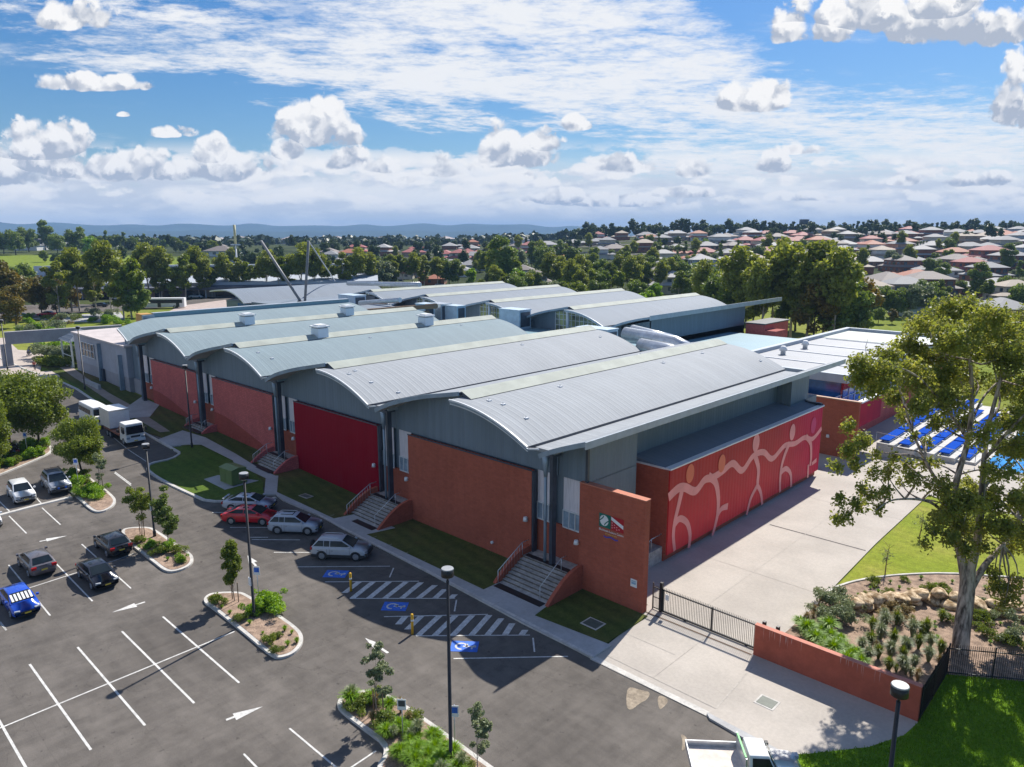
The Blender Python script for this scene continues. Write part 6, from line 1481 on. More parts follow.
def leaves(rng, cen, rad, n, size, squash=.8, droop=0.0):
    """n small leaf faces scattered through clump spheres (cen Nx3, rad N)"""
    cen = np.array(cen); rad = np.array(rad); wv = rad ** 2.4; wv = wv / wv.sum()
    ci = rng.choice(len(cen), n, p=wv)
    d = rng.normal(size=(n, 3)); d /= np.linalg.norm(d, axis=1)[:, None]
    r = rng.random(n) ** .42
    p = cen[ci] + d * (rad[ci] * r)[:, None] * np.array([1, 1, squash])
    if droop: p[:, 2] -= droop * rng.random(n) ** 2
    a = rng.normal(size=(n, 3)) + d * .7 + np.array([0, 0, .5]); a /= np.linalg.norm(a, axis=1)[:, None]
    b = np.cross(a, rng.normal(size=(n, 3))); b /= np.linalg.norm(b, axis=1)[:, None]; c = np.cross(a, b)
    s = size * (.6 + .8 * rng.random(n))[:, None]
    v = np.empty((n, 4, 3)); v[:, 0] = p - b * s; v[:, 1] = p + c * s * .55; v[:, 2] = p + b * s; v[:, 3] = p - c * s * .55
    return v.reshape(-1, 3)
def leafmesh(name, V, m):
    n = len(V) // 4; me = bpy.data.meshes.new(name)
    me.vertices.add(len(V)); me.vertices.foreach_set('co', V.astype(np.float32).ravel())
    me.loops.add(len(V)); me.loops.foreach_set('vertex_index', np.arange(len(V), dtype=np.int32))
    me.polygons.add(n); me.polygons.foreach_set('loop_start', np.arange(0, len(V), 4, dtype=np.int32)); me.polygons.foreach_set('loop_total', np.full(n, 4, dtype=np.int32))
    me.materials.append(m); me.update(); me.validate(); return me
def limb(mb, a, b, r0, r1, rng, n=5, bend=.12, seg=6):
    a, b = Vector(a), Vector(b); L = (b - a).length; off = Vector(rng.normal(size=3)) * L * bend; P = []; Rr = []
    for i in range(seg + 1):
        u = i / seg; P.append(a.lerp(b, u) + off * math.sin(u * math.pi) * .6 + Vector((0, 0, -.0))); Rr.append(r0 + (r1 - r0) * u)
    mb.tube(P, Rr, n, cap=False); return P
def tree_mesh(kind, seed, H, Rc, n, size, leaf, bark, trunk_h=.35, tr=.16, clumps=26, shape='round'):
    rng = np.random.default_rng(seed); cen = []; rad = []
    zc = H * (1 + trunk_h) / 2; hz = H * (1 - trunk_h) / 2
    for i in range(clumps):
        for _ in range(30):
            d = rng.normal(size=3); d /= np.linalg.norm(d); k = rng.random() ** .38
            z = d[2] * k
            if shape == 'round': w = 1.0
            elif shape == 'umbrella': w = .55 + .45 * (z + 1) / 2; 
            elif shape == 'column': w = 1.0 - .35 * abs(z)
            elif shape == 'cone': w = 1.15 - .85 * (z + 1) / 2
            elif shape == 'open': w = .75 + .35 * rng.random()
            p = np.array([d[0] * k * Rc * w, d[1] * k * Rc * w, zc + z * hz])
            if shape == 'umbrella' and z < -.5 and rng.random() < .7: continue
            break
        cen.append(p * np.array([.82, .82, 1])); rad.append(Rc * rng.uniform(.26, .46) * (1.0 if shape != 'open' else .8))
    V = leaves(rng, cen, rad, n, size, .75)
    crown = leafmesh(kind + '_crown', V, leaf)
    mb = MB(); th = H * trunk_h; lean = rng.normal(size=2) * .03 * H
    top = Vector((lean[0], lean[1], H * min(.78, trunk_h + .42)))
    P = limb(mb, (0, 0, -.1), top, tr, tr * .25, rng, 7, .03, 8)
    for i, c in enumerate(cen):
        if i % 2 and clumps > 14: continue
        u = min(.95, max(.25, (c[2] / H) - rng.uniform(.12, .3))); j = min(len(P) - 2, int(u * H / top.z * (len(P) - 1)))
        j = max(2, j); s = P[j]
        limb(mb, s, c, tr * .34, tr * .08, rng, 4, .08, 4)
    trunk = mb.mesh(kind + '_trunk', bark)
    return trunk, crown
def plant_tree(meshes, x, y, label, name='tree', cat='tree', group=None, s=1.0, rz=None, z=None, sz=None):
    z = (terrain(x, y) if z is None else z)
    e = empty(name, (x, y, z), random.uniform(0, 6.28) if rz is None else rz, label, cat, group); e.scale = (s, s, sz or s)
    link('trunk', meshes[0], e); link('crown', meshes[1], e); return e
# ---------------- big gum tree in the foreground right
rng = np.random.default_rng(42)
bx_, by_ = gp(960, 652); dep0 = FW.dot(Vector((bx_, by_, -CAMH)))
def P3(px, py, dd=0.0):
    """point seen along a bearing, dd metres nearer (-) or farther (+) than the trunk"""
    d = ray(px, py); k = (dep0 + dd) / FPX; return Vector((0, 0, CAMH)) + d * k
gum = empty('gum_tree', (bx_, by_, 0), 0, 'large gum tree with forked grey trunk in front of the pool', 'tree')
GO = Vector((bx_, by_, 0)); mb = MB()
def branch(pts, r0, r1, n=8):
    P = [p - GO for p in pts]; Q = []
    for i in range(len(P) - 1):
        p0, p1, p2, p3 = P[max(i - 1, 0)], P[i], P[i + 1], P[min(i + 2, len(P) - 1)]
        for s in range(4):
            u = s / 4; Q.append(0.5 * ((2 * p1) + (p2 - p0) * u + (2 * p0 - 5 * p1 + 4 * p2 - p3) * u * u + (3 * p1 - p0 - 3 * p2 + p3) * u ** 3))
    Q.append(P[-1]); N = len(Q); r0 *= .80; r1 *= .8; mb.tube(Q, [r0 + (r1 - r0) * (i / (N - 1)) ** .8 for i in range(N)], n, cap=False); return Q
br = [
 ([P3(960, 662), P3(960, 655), P3(962, 630), P3(966, 600), P3(968, 575), P3(968, 560)], .68, .50),
 ([P3(966, 585), P3(962, 560), P3(956, 535), P3(952, 505), P3(958, 475), P3(968, 440), P3(972, 400), P3(970, 360), P3(965, 325)], .40, .10),
 ([P3(968, 580), P3(976, 548, -.5), P3(980, 520, -1), P3(982, 490, -1.5), P3(984, 460, -1.5), P3(990, 420, -2), P3(1000, 380, -2), P3(1005, 330, -2)], .36, .08),
 ([P3(970, 590), P3(985, 565, .5), P3(1003, 545, 1), P3(1020, 520, 1.5), P3(1040, 490, 2), P3(1060, 450, 2.5)], .30, .07),
 ([P3(958, 545), P3(952, 520, .5), P3(940, 488, 1), P3(925, 460, 1.5), P3(912, 430, 2), P3(905, 405, 2.5), P3(900, 385, 3)], .20, .05),
 ([P3(955, 530), P3(948, 518, -1), P3(935, 505, -2), P3(922, 500, -3), P3(905, 499, -3.5), P3(890, 501, -4), P3(876, 510, -4.5)], .16, .04),
 ([P3(905, 499, -3.5), P3(897, 490, -3.8), P3(890, 480, -4)], .07, .03),
 ([P3(940, 488, 1), P3(922, 455, 1), P3(908, 450, .5), P3(888, 446, 0)], .09, .03),
 ([P3(970, 400), P3(955, 370, 1), P3(935, 345, 2), P3(920, 320, 2)], .10, .03),
 ([P3(972, 420), P3(985, 395, 2), P3(1010, 370, 3), P3(1025, 350, 3)], .12, .04),
 ([P3(968, 440), P3(940, 400, -2), P3(915, 375, -3), P3(890, 365, -4), P3(872, 360, -4)], .12, .03),
 ([P3(984, 460, -1.5), P3(1005, 435, -3), P3(1030, 410, -4), P3(1060, 390, -4)], .14, .04),
 ([P3(982, 490, -1.5), P3(1000, 470, -1), P3(1015, 455, 0), P3(1030, 430, 0)], .12, .04),
 ([P3(985, 565, .5), P3(995, 572, .2), P3(1002, 585, .2), P3(1006, 600, .2)], .05, .02),
 ([P3(990, 420, -2), P3(1000, 400, -1), P3(990, 350, 1), P3(985, 325, 1)], .10, .03),
]
for pts, r0, r1 in br: branch(pts, r0, r1)
cl = []
def C(px, py, rp, dd=0.0, w=1.0):
    if px < 905 and py > 400: rp *= .72
    cl.append((P3(px, py, dd) - GO, rp / FPX * dep0 * 1.0, w))
for a in [(965,308,20,0),(940,312,16,2),(985,318,18,-3),(1005,328,20,-2),(1022,322,18,3),(925,325,14,1),(915,345,16,0),(935,350,18,2),(955,340,22,-3),(980,345,22,2),(1005,355,20,-3),(1025,350,22,0),(1045,335,24,0),(1045,365,26,-2),
          (905,365,14,2),(885,358,13,-3),(870,366,13,-4),(860,360,9,-5),(890,375,14,1),(915,375,16,-2),(940,378,18,0),(965,372,20,3),(1010,385,18,3),(1035,390,20,-4),(875,385,12,-3),(862,378,10,-4),(895,395,12,3),(920,400,13,-3),(950,402,16,-2),(890,372,12,-5),
          (1030,420,20,0),(1010,415,14,-3),(1018,445,18,0),(1045,450,24,2),(1000,440,12,3),(985,430,12,-4),(960,420,12,2),(935,420,8,1),
          (862,440,11,-3),(848,448,11,-4),(838,466,8,-4),(855,462,9,-3),(875,452,8,0),(850,425,8,-4),
          (872,472,9,-3),(888,468,9,0),(902,480,9,2),(918,475,8,-2),(928,462,8,2),(905,462,7,3),(885,488,7,-4),(870,495,8,-4),(858,503,8,-5),(848,512,6,-5),(842,498,6,-5),(862,485,7,-4),(880,505,6,-4),(838,516,4,-5),(895,455,7,1),
          (940,485,11,-2),(955,490,13,2),(970,500,16,-3),(990,500,16,0),(1010,495,15,-2),(1025,500,15,2),(945,505,13,-3),(960,520,15,-1),(980,525,15,2),(1000,522,15,-2),(1018,525,13,1),(950,535,9,-3),(935,530,6,-3),(925,540,4,-3),(938,515,8,-2),(1040,480,18,0),(965,545,9,-3),(985,545,8,-2),(1010,545,8,2),(1030,540,12,2),(972,480,12,3),(1000,470,12,-3),
          (1000,585,10,.2),(1012,592,9,.2),(1005,602,8,0),(995,572,6,0),(1018,580,6,0),(925,440,6,2),(912,430,6,2),(905,415,7,3),(925,392,10,2)]: C(*a)
cl2 = []
allP = [P3(*p) - GO for p in [(956,535),(952,505),(958,475),(968,440),(972,400),(970,360),(982,490),(984,460),(990,420),(1000,380),(1005,330),(1003,545),(1020,520),(1040,490),(940,488),(925,460),(912,430),(905,405),(935,505),(922,500),(905,499),(890,501),(876,510),(955,370),(935,345),(940,400),(915,375),(890,365),(1005,435),(1030,410)]]
for c_, r_, w_ in cl:
    b_ = min(allP, key=lambda q: (q - c_).length + (3 if q.z > c_.z else 0))
    if (b_ - c_).length < 4.5: limb(mb, b_, c_, .075, .02, rng, 4, .12, 5)
    for _ in range(2): limb(mb, c_, c_ + Vector(rng.normal(size=3)) * r_ * .6, .03, .01, rng, 3, .15, 3)
mb.obj('trunk', M['trunk_grey'], gum)
for c_, r_, w_ in cl:
    k = max(4, int(r_ * 12))
    for _ in range(k):
        d = rng.normal(size=3); d /= np.linalg.norm(d); cl2.append((np.array(c_) + d * r_ * rng.random() ** .5 * np.array([1, 1, .85]), rng.uniform(.30, .62) * min(1.2, .6 + r_ * .6)))
V = leaves(rng, [c[0] for c in cl2], [c[1] for c in cl2], 80000, .105, .9, .45)
cr = leafmesh('gum_crown', V, L_GUM); link('crown', cr, gum)
# the canopy that stands over the camera side, whose shade falls on the pavement and lawn
T = {}
T['gumA'] = tree_mesh('gum', 1, 13, 4.2, 5200, .34, L_OLIVE, M['trunk_pale'], .32, .22, 26, 'umbrella')
T['gumB'] = tree_mesh('gum', 2, 12, 3.5, 4600, .34, L_MID, M['trunk_pale'], .34, .20, 22, 'umbrella')
T['gumC'] = tree_mesh('gum', 3, 14, 3.8, 5200, .34, L_OLIVE, M['trunk_pale'], .24, .22, 26, 'open')
T['rust'] = tree_mesh('rust', 4, 12, 4.2, 5600, .34, L_RUST, M['trunk_dark'], .15, .22, 28, 'round')
T['dark'] = tree_mesh('dark', 5, 12, 4.6, 6000, .36, L_DARK, M['trunk_dark'], .10, .25, 28, 'round')
T['dark2'] = tree_mesh('dark', 6, 13, 4.0, 6000, .36, L_DARK, M['trunk_dark'], .15, .25, 26, 'column')
T['mid'] = tree_mesh('mid', 7, 9, 3.8, 4600, .32, L_MID, M['trunk_dark'], .15, .2, 22, 'round')
T['bright'] = tree_mesh('bright', 8, 7, 3.0, 4200, .28, L_BRIGHT, M['trunk_dark'], .12, .16, 18, 'round')
T['cone'] = tree_mesh('cone', 9, 13, 2.6, 4200, .30, L_DARK, M['trunk_dark'], .05, .2, 22, 'cone')
T['grey'] = tree_mesh('grey', 10, 9, 3.6, 4200, .32, L_GREY, M['trunk_dark'], .15, .2, 22, 'round')
# near trees at the left
NB = tree_mesh('plane', 21, 8.2, 3.3, 26000, .12, L_MID, M['trunk_dark'], .22, .15, 44, 'round')
NB2 = tree_mesh('plane', 22, 9.2, 3.9, 26000, .13, L_MID, M['trunk_dark'], .22, .15, 44, 'round')
x, y = gp(83, 476); plant_tree(NB, x, y, 'dense round dark green tree between the silver off-roader and the truck', s=.74)
x, y = gp(39, 448); plant_tree(NB2, x, y, 'broad leafy tree with a bare brown trunk in front of the concrete portal', s=1.0)
x, y = gp(10, 442); plant_tree(NB2, x, y, 'leafy green tree at the left edge behind the dark maroon car', s=.95)
x, y = gp(-14, 470); plant_tree(NB, x, y, 'lower green tree cut by the left edge beside the dark maroon car', s=.9)
# small saplings in the islands
SA = tree_mesh('sapling', 31, 4.4, 1.15, 4200, .085, L_MID, M['trunk_grey'], .28, .04, 20, 'round')
SB = tree_mesh('sapling', 32, 5.2, 1.05, 5200, .085, L_DARK, M['trunk_grey'], .12, .04, 24, 'column')
SCn = tree_mesh('sapling', 33, 4.4, .85, 7000, .07, L_MID, M['trunk_grey'], .26, .04, 30, 'column')
SD = tree_mesh('sapling', 34, 4.4, .8, 2600, .075, L_GREY, M['trunk_grey'], .22, .035, 26, 'open')
def stakes(px, py, label, offs=((-.35, 0), (.35, .1)), h=1.5):
    for ox, oy in offs:
        x, y = gp(px, py); e = empty('tree_stake', (x + ox, y + oy, gz(x) + .1), 0, label, 'stake', 'timber stakes beside the saplings')
        MB().box(-.025, .025, -.025, .025, 0, h).obj('stake', M['timber'], e)
for px, py, me, s, lb, ft in [(142, 537, SA, 1.0, 'round-headed sapling left of the lamp in the small island', 1), (168, 546, SB, 1.0, 'taller leafy sapling right of the lamp in the small island', 0),
                          (235, 603, SCn, 1.0, 'dense egg-shaped young tree at the end of the middle island', 1), (378, 719, SD, 1.0, 'thin airy sapling in the bottom island', 1), (478, 776, SD, .85, 'small grey-green sapling at the very bottom of the picture', 0),
                          (101, 492, SD, .9, 'thin sapling beside the parking sign under the dense round tree', 1)]:
    x, y = gp(px, py); plant_tree(me, x, y, lb, 'sapling', 'sapling', s=s, z=gz(x) + .12)
    if ft: stakes(px, py, 'pair of thin timber stakes holding a young tree in a planted island')
# shrubs and tufts
def shrub_mesh(seed, r, h, n, size, m, name='shrub'):
    rng = np.random.default_rng(seed); cen = []; rad = []
    for _ in range(14): cen.append((rng.normal() * r * .42, rng.normal() * r * .42, h * rng.uniform(.2, .75))); rad.append(r * rng.uniform(.3, .5))
    return leafmesh(name, leaves(rng, cen, rad, n, size, min(1.0, h / r * .6)), m)
def tuft_mesh(seed, r, h, n, m, w=.018, name='tuft'):
    rng = np.random.default_rng(seed); V = []
    for i in range(n):
        a = rng.uniform(0, 6.28); t_ = rng.random() ** .7; L = h * rng.uniform(.6, 1.1); b = np.array([math.cos(a), math.sin(a), 0]); s = np.array([-b[1], b[0], 0]) * w
        p0 = b * r * .15 * rng.random(); p1 = p0 + b * r * t_ * .45 + np.array([0, 0, L * .7]); p2 = p0 + b * r * t_ + np.array([0, 0, L * (1 - .35 * t_)])
        V += [p0 - s, p0 + s, p1 + s, p1 - s, p1 - s, p1 + s, p2 + s * .2, p2 - s * .2]
    return leafmesh(name, np.array(V), m)
SH1 = shrub_mesh(1, .9, 1.2, 2600, .07, L_BRIGHT); SH2 = shrub_mesh(2, .8, .9, 1800, .06, L_MID); SH3 = shrub_mesh(3, .9, 1.3, 1600, .07, L_GREY); SHo = shrub_mesh(4, .5, .8, 700, .05, L_STRAW)
TU1 = tuft_mesh(1, .7, .9, 420, L_BRIGHT); TU2 = tuft_mesh(2, .5, 1.2, 220, L_MID); TU3 = tuft_mesh(3, .35, .55, 110, L_BRIGHT); TU4 = tuft_mesh(4, .55, 1.25, 200, L_GREY); TU5 = tuft_mesh(5, .4, 1.1, 160, L_STRAW)
def small(me, x, y, name, label, cat, group, s=1.0, z=.14):
    o = link(name, me, None, (x, y, gz(x) + z), (0, 0, random.uniform(0, 6.28)), (s, s, s * random.uniform(.9, 1.15))); return tag(o, label, cat, group)
random.seed(3)
for px, py, s in [(262, 609, 1.0), (272, 613, 1.05), (268, 604, .9), (257, 616, .8), (277, 610, .8)]:
    x, y = gp(px, py); small(SH1, x, y, 'shrub', 'bright leafy shrub round the lamp foot, middle island', 'shrub', 'shrubs in the middle island', s)
for i, (px, py) in enumerate([(218, 605), (222, 610), (230, 616), (240, 622), (250, 626), (263, 636), (268, 645), (285, 633), (292, 636), (278, 640), (297, 645), (226, 603), (276, 654), (288, 648)]):
    x, y = gp(px, py); small(TU3 if i % 3 else SH2, x, y, 'ground_plant', 'low green ground plant in the mulch of the middle island', 'plant', 'ground plants in the middle island', random.uniform(.4, .75))
for i, (px, py) in enumerate([(165, 553), (173, 551), (178, 554), (170, 548), (176, 560), (160, 556), (150, 549), (145, 543), (138, 545), (182, 564), (168, 562), (155, 546)]):
    x, y = gp(px, py); small([SH1, TU3, SH2][i % 3], x, y, 'ground_plant', 'low leafy plant in the mulch of the small island with two saplings', 'plant', 'ground plants in the small island', random.uniform(.45, .85))
def rnd_in(px_poly, n):
    P = [gp(*p) for p in px_poly]; xs = [p[0] for p in P]; ys = [p[1] for p in P]; out = []
    while len(out) < n:
        x, y = random.uniform(min(xs), max(xs)), random.uniform(min(ys), max(ys)); c = False; j = len(P) - 1
        for i in range(len(P)):
            if (P[i][1] > y) != (P[j][1] > y) and x < (P[j][0] - P[i][0]) * (y - P[i][1]) / (P[j][1] - P[i][1] + 1e-9) + P[i][0]: c = not c
            j = i
        if c: out.append((x, y))
    return out
for i, (x, y) in enumerate(rnd_in([(346, 704), (358, 700), (395, 708), (430, 738), (470, 770), (450, 800), (400, 790), (395, 755), (370, 722)], 62)):
    lush = random.random() < .62
    small(TU1 if lush else [TU5, SH2, TU4][i % 3], x, y, 'grass_tussock', 'clump of long bright green grass in the bottom island' if lush else 'straw-tinted low plant among the grasses of the bottom island', 'grass clump', 'grass clumps in the bottom island' if lush else 'low plants in the bottom island', random.uniform(.55, .95))
x, y = gp(351, 706); small(TU1, x, y, 'grass_tussock', 'single grass clump at the left tip of the bottom island', 'grass clump', None, 1.0)
for i, (x, y) in enumerate(rnd_in([(66, 480), (78, 472), (96, 483), (108, 494), (108, 502), (88, 503), (78, 496)], 22)):
    small([SH1, SH2, SH1][i % 3], x, y, 'shrub', 'bright green shrub crowding the bed under the dense round tree', 'shrub', 'shrubs under the dense round tree', random.uniform(.6, 1.0))
for i, (x, y) in enumerate(rnd_in([(-20, 480), (0, 472), (46, 455), (50, 448), (34, 442), (22, 444), (20, 456), (-20, 462)], 40)):
    small([SH1, SH2][i % 2], x, y, 'shrub', 'low green shrub in the bed behind the white cars at the left', 'shrub', 'shrubs in the left bed', random.uniform(.7, 1.1))
# ---------------- garden bed by the pool lawn
bed = [(-17.2, 39.85), (-8.6, 39.85), (-8.65, 45.1)] + [tuple(Vector((-8.5, 45.3)) + dr * 16)] + [(9, 62), (-7.0, 63), (-9.0, 61.8), (-11.2, 60.3), (-12.9, 58.8), (-14.6, 56.8), (-15.9, 54.8), (-16.7, 53.2), (-17.2, 51.6)]
slab('garden_bed', bed, 0.08, -0.05, M['mulch'])
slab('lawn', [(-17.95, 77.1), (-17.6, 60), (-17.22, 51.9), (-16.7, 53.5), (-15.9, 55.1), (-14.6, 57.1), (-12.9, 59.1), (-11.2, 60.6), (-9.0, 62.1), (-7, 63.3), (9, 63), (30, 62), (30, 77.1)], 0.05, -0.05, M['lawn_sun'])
kerb_path([(-17.2, 51.7), (-16.7, 53.3), (-15.9, 54.95), (-14.6, 56.9), (-12.9, 58.9), (-11.2, 60.4), (-9.0, 61.9), (-7.0, 63.1), (-2, 63.8), (9, 62.5)], .2, .16)
random.seed(9)
bl0 = [(-15.6, 48.9), (-14.5, 50.2), (-13.5, 51.6), (-12.6, 53.2), (-11.6, 54.2), (-10.5, 54.4), (-9.4, 54.2), (-8.5, 55.0), (-7.5, 55.9), (-6.3, 55.8), (-5.2, 56.4)]
bl = []
for (xa_, ya_), (xb_, yb_) in zip(bl0[:-1], bl0[1:]):
    L_ = math.hypot(xb_ - xa_, yb_ - ya_); n_b = max(1, round(L_ / .95))
    for q in range(n_b): bl.append((xa_ + (xb_ - xa_) * q / n_b, ya_ + (yb_ - ya_) * q / n_b))
def boulder(seed):
    bm = bmesh.new(); bmesh.ops.create_icosphere(bm, subdivisions=3, radius=1); rg = np.random.default_rng(seed)
    dirs = rg.normal(size=(9, 3)); dirs /= np.linalg.norm(dirs, axis=1)[:, None]; cut = rg.uniform(.50, .82, 9)
    for v in bm.verts:
        p = np.array(v.co)
        for d, c in zip(dirs, cut):
            k = p @ d
            if k > c: p = p - d * (k - c) * .9
        p *= 1 + .04 * math.sin(7 * p[0] + seed) * math.cos(6 * p[1]); v.co = p
    me = bpy.data.meshes.new('boulder'); bm.to_mesh(me); bm.free(); me.materials.append(M['stone']); 
    for p in me.polygons: p.use_smooth = True
    return me
BO = [boulder(k) for k in range(5)]
for tier in range(2):
    for i, (x, y) in enumerate(bl):
        x += .35 * tier + random.uniform(-.1, .1); y += .55 * tier + random.uniform(-.1, .1) - .1
        o = link('boulder', BO[(i * 2 + tier) % 5], None, (x, y, .20 + .42 * tier), (random.uniform(-.2, .2), random.uniform(-.2, .2), random.uniform(0, 3)), (random.uniform(.72, 1.05), random.uniform(.55, .75), random.uniform(.34, .44)))
        tag(o, 'tan boulder in the %s course of the rock wall, %s' % ('lower' if tier == 0 else 'upper', ['first', 'second', 'third', 'fourth', 'fifth', 'sixth', 'seventh', 'eighth', 'ninth', 'tenth', 'eleventh', 'twelfth', 'thirteenth', 'fourteenth', 'fifteenth', 'sixteenth', 'seventeenth', 'eighteenth', 'nineteenth', 'twentieth'][min(i, 19)] + ' from its left end'), 'boulder', 'boulders of the rock wall')
for i, (px, py) in enumerate([(800,628),(806,637),(815,645),(824,650),(812,632),(820,638),(830,642),(836,652),(845,655),(850,662),(840,646),(822,655),(860,668),(808,642),(832,658),(828,634),(846,668),(855,660)]):
    x, y = gp(px, py); small(TU1, x, min(max(y, 40.1), 60), 'grass_tussock', 'mound of lush bright green grass behind the low red wall', 'grass clump', 'lush grass mounds behind the red wall', random.uniform(.8, 1.15), .08)
for i, (px, py) in enumerate([(868,655),(878,652),(890,650),(902,653),(914,662),(870,640),(880,632),(893,640),(905,648),(918,642),(928,655),(872,625),(884,622),(896,618),(930,640),(940,648),(912,630),(926,627),(861,645)]):
    x, y = gp(px, py + 8); small([TU4, TU2][i % 2], x, y, 'grass_tussock', 'upright dark green grass clump in the mulch below the rock wall', 'grass clump', 'upright grass clumps below the rock wall', random.uniform(.8, 1.1), .08)
random.seed(14)
for i, (x, y) in enumerate(rnd_in([(862, 668), (880, 612), (940, 618), (955, 645), (935, 690), (900, 684)], 26)):
    small([TU4, TU2, TU5, TU3][i % 4], x, y, 'grass_tussock', 'loose tussock filling the mulch between the upright clumps', 'grass clump', 'loose tussocks below the rock wall', random.uniform(.45, .9), .08)
for i, (x, y) in enumerate(rnd_in([(960, 600), (1023, 600), (1023, 660), (965, 650)], 16)):
    small([SH2, TU3, SH3][i % 3], x, y, 'ground_plant', 'low plant in the mulch right of the gum trunk', 'plant', 'low plants right of the gum trunk', random.uniform(.5, .9), .08)
for px, py in ((889, 606), (884, 612), (903, 612), (907, 606), (900, 617)):
    x, y = gp(px, py + 6); small(SHo, x, y, 'shrub', 'rusty yellow shrub in front of the sandstone boulders', 'shrub', 'rusty shrubs before the boulders', random.uniform(.9, 1.3), .08)
for px, py in ((830, 604), (838, 612), (845, 605), (836, 598), (843, 620), (828, 616)):
    x, y = gp(px, py + 6); small(SH3, x, y, 'shrub', 'grey-green shrub at the driveway corner of the garden bed', 'shrub', 'grey-green shrubs at the driveway corner', random.uniform(.8, 1.1), .08)
for px, py in ((806, 622), (814, 612), (822, 602), (812, 618), (820, 608)):
    x, y = gp(px, py + 4); small(TU5, x, y, 'grass_tussock', 'straw-coloured feathery grass along the driveway edge', 'grass clump', 'feathery grasses along the driveway', random.uniform(.7, 1.0), .08)
for i, (px, py) in enumerate([(858,597),(868,600),(878,594),(889,596),(899,590),(912,594),(920,590),(930,592),(936,587),(944,590),(952,584),(875,586),(890,584),(905,582),(921,580),(948,598),(870,590),(932,600),(985,590),(1000,588),(1016,592),(925,637),(935,630),(948,622),(955,640),(985,636),(1000,626),(1012,634),(1020,620),(975,628),(990,645),(1005,642)]):
    x, y = gp(px, py); small([TU3, SH2][i % 2], x, y, 'ground_plant', 'small green seedling planted in the mulch bed', 'plant', 'seedlings in the pool-side mulch bed', random.uniform(.4, .7), .08)
for px, py, lb in ((885, 612 - 37, 'spindly brown young tree in the sunny lawn, nearer the mulch bed'), (919, 538, 'spindly brown young tree in the sunny lawn, farther from the mulch bed')):
    x, y = gp(px, py); e = empty('sapling', (x, y, .05), 0, lb, 'sapling')
    mb = MB(); rg = np.random.default_rng(int(px)); limb(mb, (0, 0, 0), (.1, 0, 2.4), .05, .01, rg, 5, .05)
    for k in range(8): z = .8 + k * .2; a = k * 2.2; limb(mb, (0.03, 0, z), (.5 * math.cos(a), .5 * math.sin(a), z + .4), .02, .006, rg, 3, .1, 3)
    mb.obj('trunk', M['timber'], e); link('crown', shrub_mesh(int(px), .5, 1.6, 260, .05, L_GREY, 'crown'), e, (0, 0, .7))
# shade tree standing off the right edge over the lush lawn (its shadow is in the picture)
ST = tree_mesh('shade', 61, 15, 6.5, 4200, .20, L_OLIVE, M['trunk_grey'], .3, .35, 46, 'open')
plant_tree(ST, 3.5, 47.5, 'tall gum just beyond the right edge of the picture', 'gum_tree', 'tree', s=1.0, z=0)

# grass blades on the lush near lawn: nobody could count them
rng = np.random.default_rng(5); n = 170000
gx = rng.uniform(-13, 11, n); keep_ = rng.random(n) > np.clip((gx + 3) / 14, 0, 1); gx = gx[keep_]; gy = rng.uniform(25.5, 52, len(gx))
ok = np.array([ (y < 45.2 + (x + 8.5) * dr.y / dr.x if x > -8.4 else (y < 37.8 if x > -8.6 else (y < 35.6 + (x + 9.6) * 2.2 if x > -9.6 else (y < 33.4 + (x + 11.3) * 1.3 if x > -11.3 else y < 32.3 + (x + 12.3) * 1.1)))) for x, y in zip(gx, gy)])
gx, gy = gx[ok], gy[ok]; n = len(gx); a = rng.uniform(0, 6.28, n); b = np.stack([np.cos(a), np.sin(a), 0 * a], 1); h = rng.uniform(.05, .14, n)
p0 = np.stack([gx, gy, np.full(n, .08)], 1); tip = p0 + np.stack([rng.normal(size=n) * .04, rng.normal(size=n) * .04, h], 1)
q = np.empty((n, 4, 3)); q[:, 0] = p0 - b * .022; q[:, 1] = p0 + b * .022; q[:, 2] = tip + b * .006; q[:, 3] = tip - b * .006
o = link('grass', leafmesh('grass', q.reshape(-1, 3), leafmat('leaf_lawn', (.10, .22, .012), (.16, .30, .02), (.22, .34, .04), .3, .3))); o['kind'] = 'stuff'; o['label'] = 'blades of the lush green lawn outside the black fence'; o['category'] = 'grass'
# ================================================================== BACKGROUND TREES AND SUBURB
def hit(px, py):
    d = ray(px, py); lo = 60.0
    k = lo / FPX
    while k * FPX < 2500:
        p = Vector((0, 0, CAMH)) + d * k
        if p.z < terrain(p.x, p.y): return p.x, p.y, k * FPX
        k += 1.5 / FPX
    return p.x, p.y, 2500
LBL = {'gumA': 'spreading olive-green gum', 'gumB': 'light green pale-trunked gum', 'gumC': 'airy tall pale-trunked gum', 'rust': 'rust-tinged bushy tree', 'dark': 'dense dark green tree', 'dark2': 'tall dark upright tree', 'mid': 'rounded mid-green tree', 'bright': 'bright yellow-green bushy tree', 'cone': 'dark cone-shaped pine', 'grey': 'grey-green bushy tree'}
KN = {'gumA': 'gum_tree', 'gumB': 'gum_tree', 'gumC': 'gum_tree', 'rust': 'street_tree', 'dark': 'park_tree', 'dark2': 'park_tree', 'mid': 'park_tree', 'bright': 'bushy_tree', 'cone': 'pine_tree', 'grey': 'bushy_tree'}
HT_ = {'gumA': 13, 'gumB': 12, 'gumC': 14, 'rust': 12, 'dark': 12, 'dark2': 13, 'mid': 9, 'bright': 7, 'cone': 13, 'grey': 9}
ORD = ['first', 'second', 'third', 'fourth', 'fifth', 'sixth', 'seventh', 'eighth', 'ninth', 'tenth', 'eleventh', 'twelfth', 'thirteenth', 'fourteenth', 'fifteenth', 'sixteenth', 'seventeenth', 'eighteenth', 'nineteenth', 'twentieth']
def ordn(i): return ORD[i] if i < 20 else ('%dth' % (i + 1))
pending = []
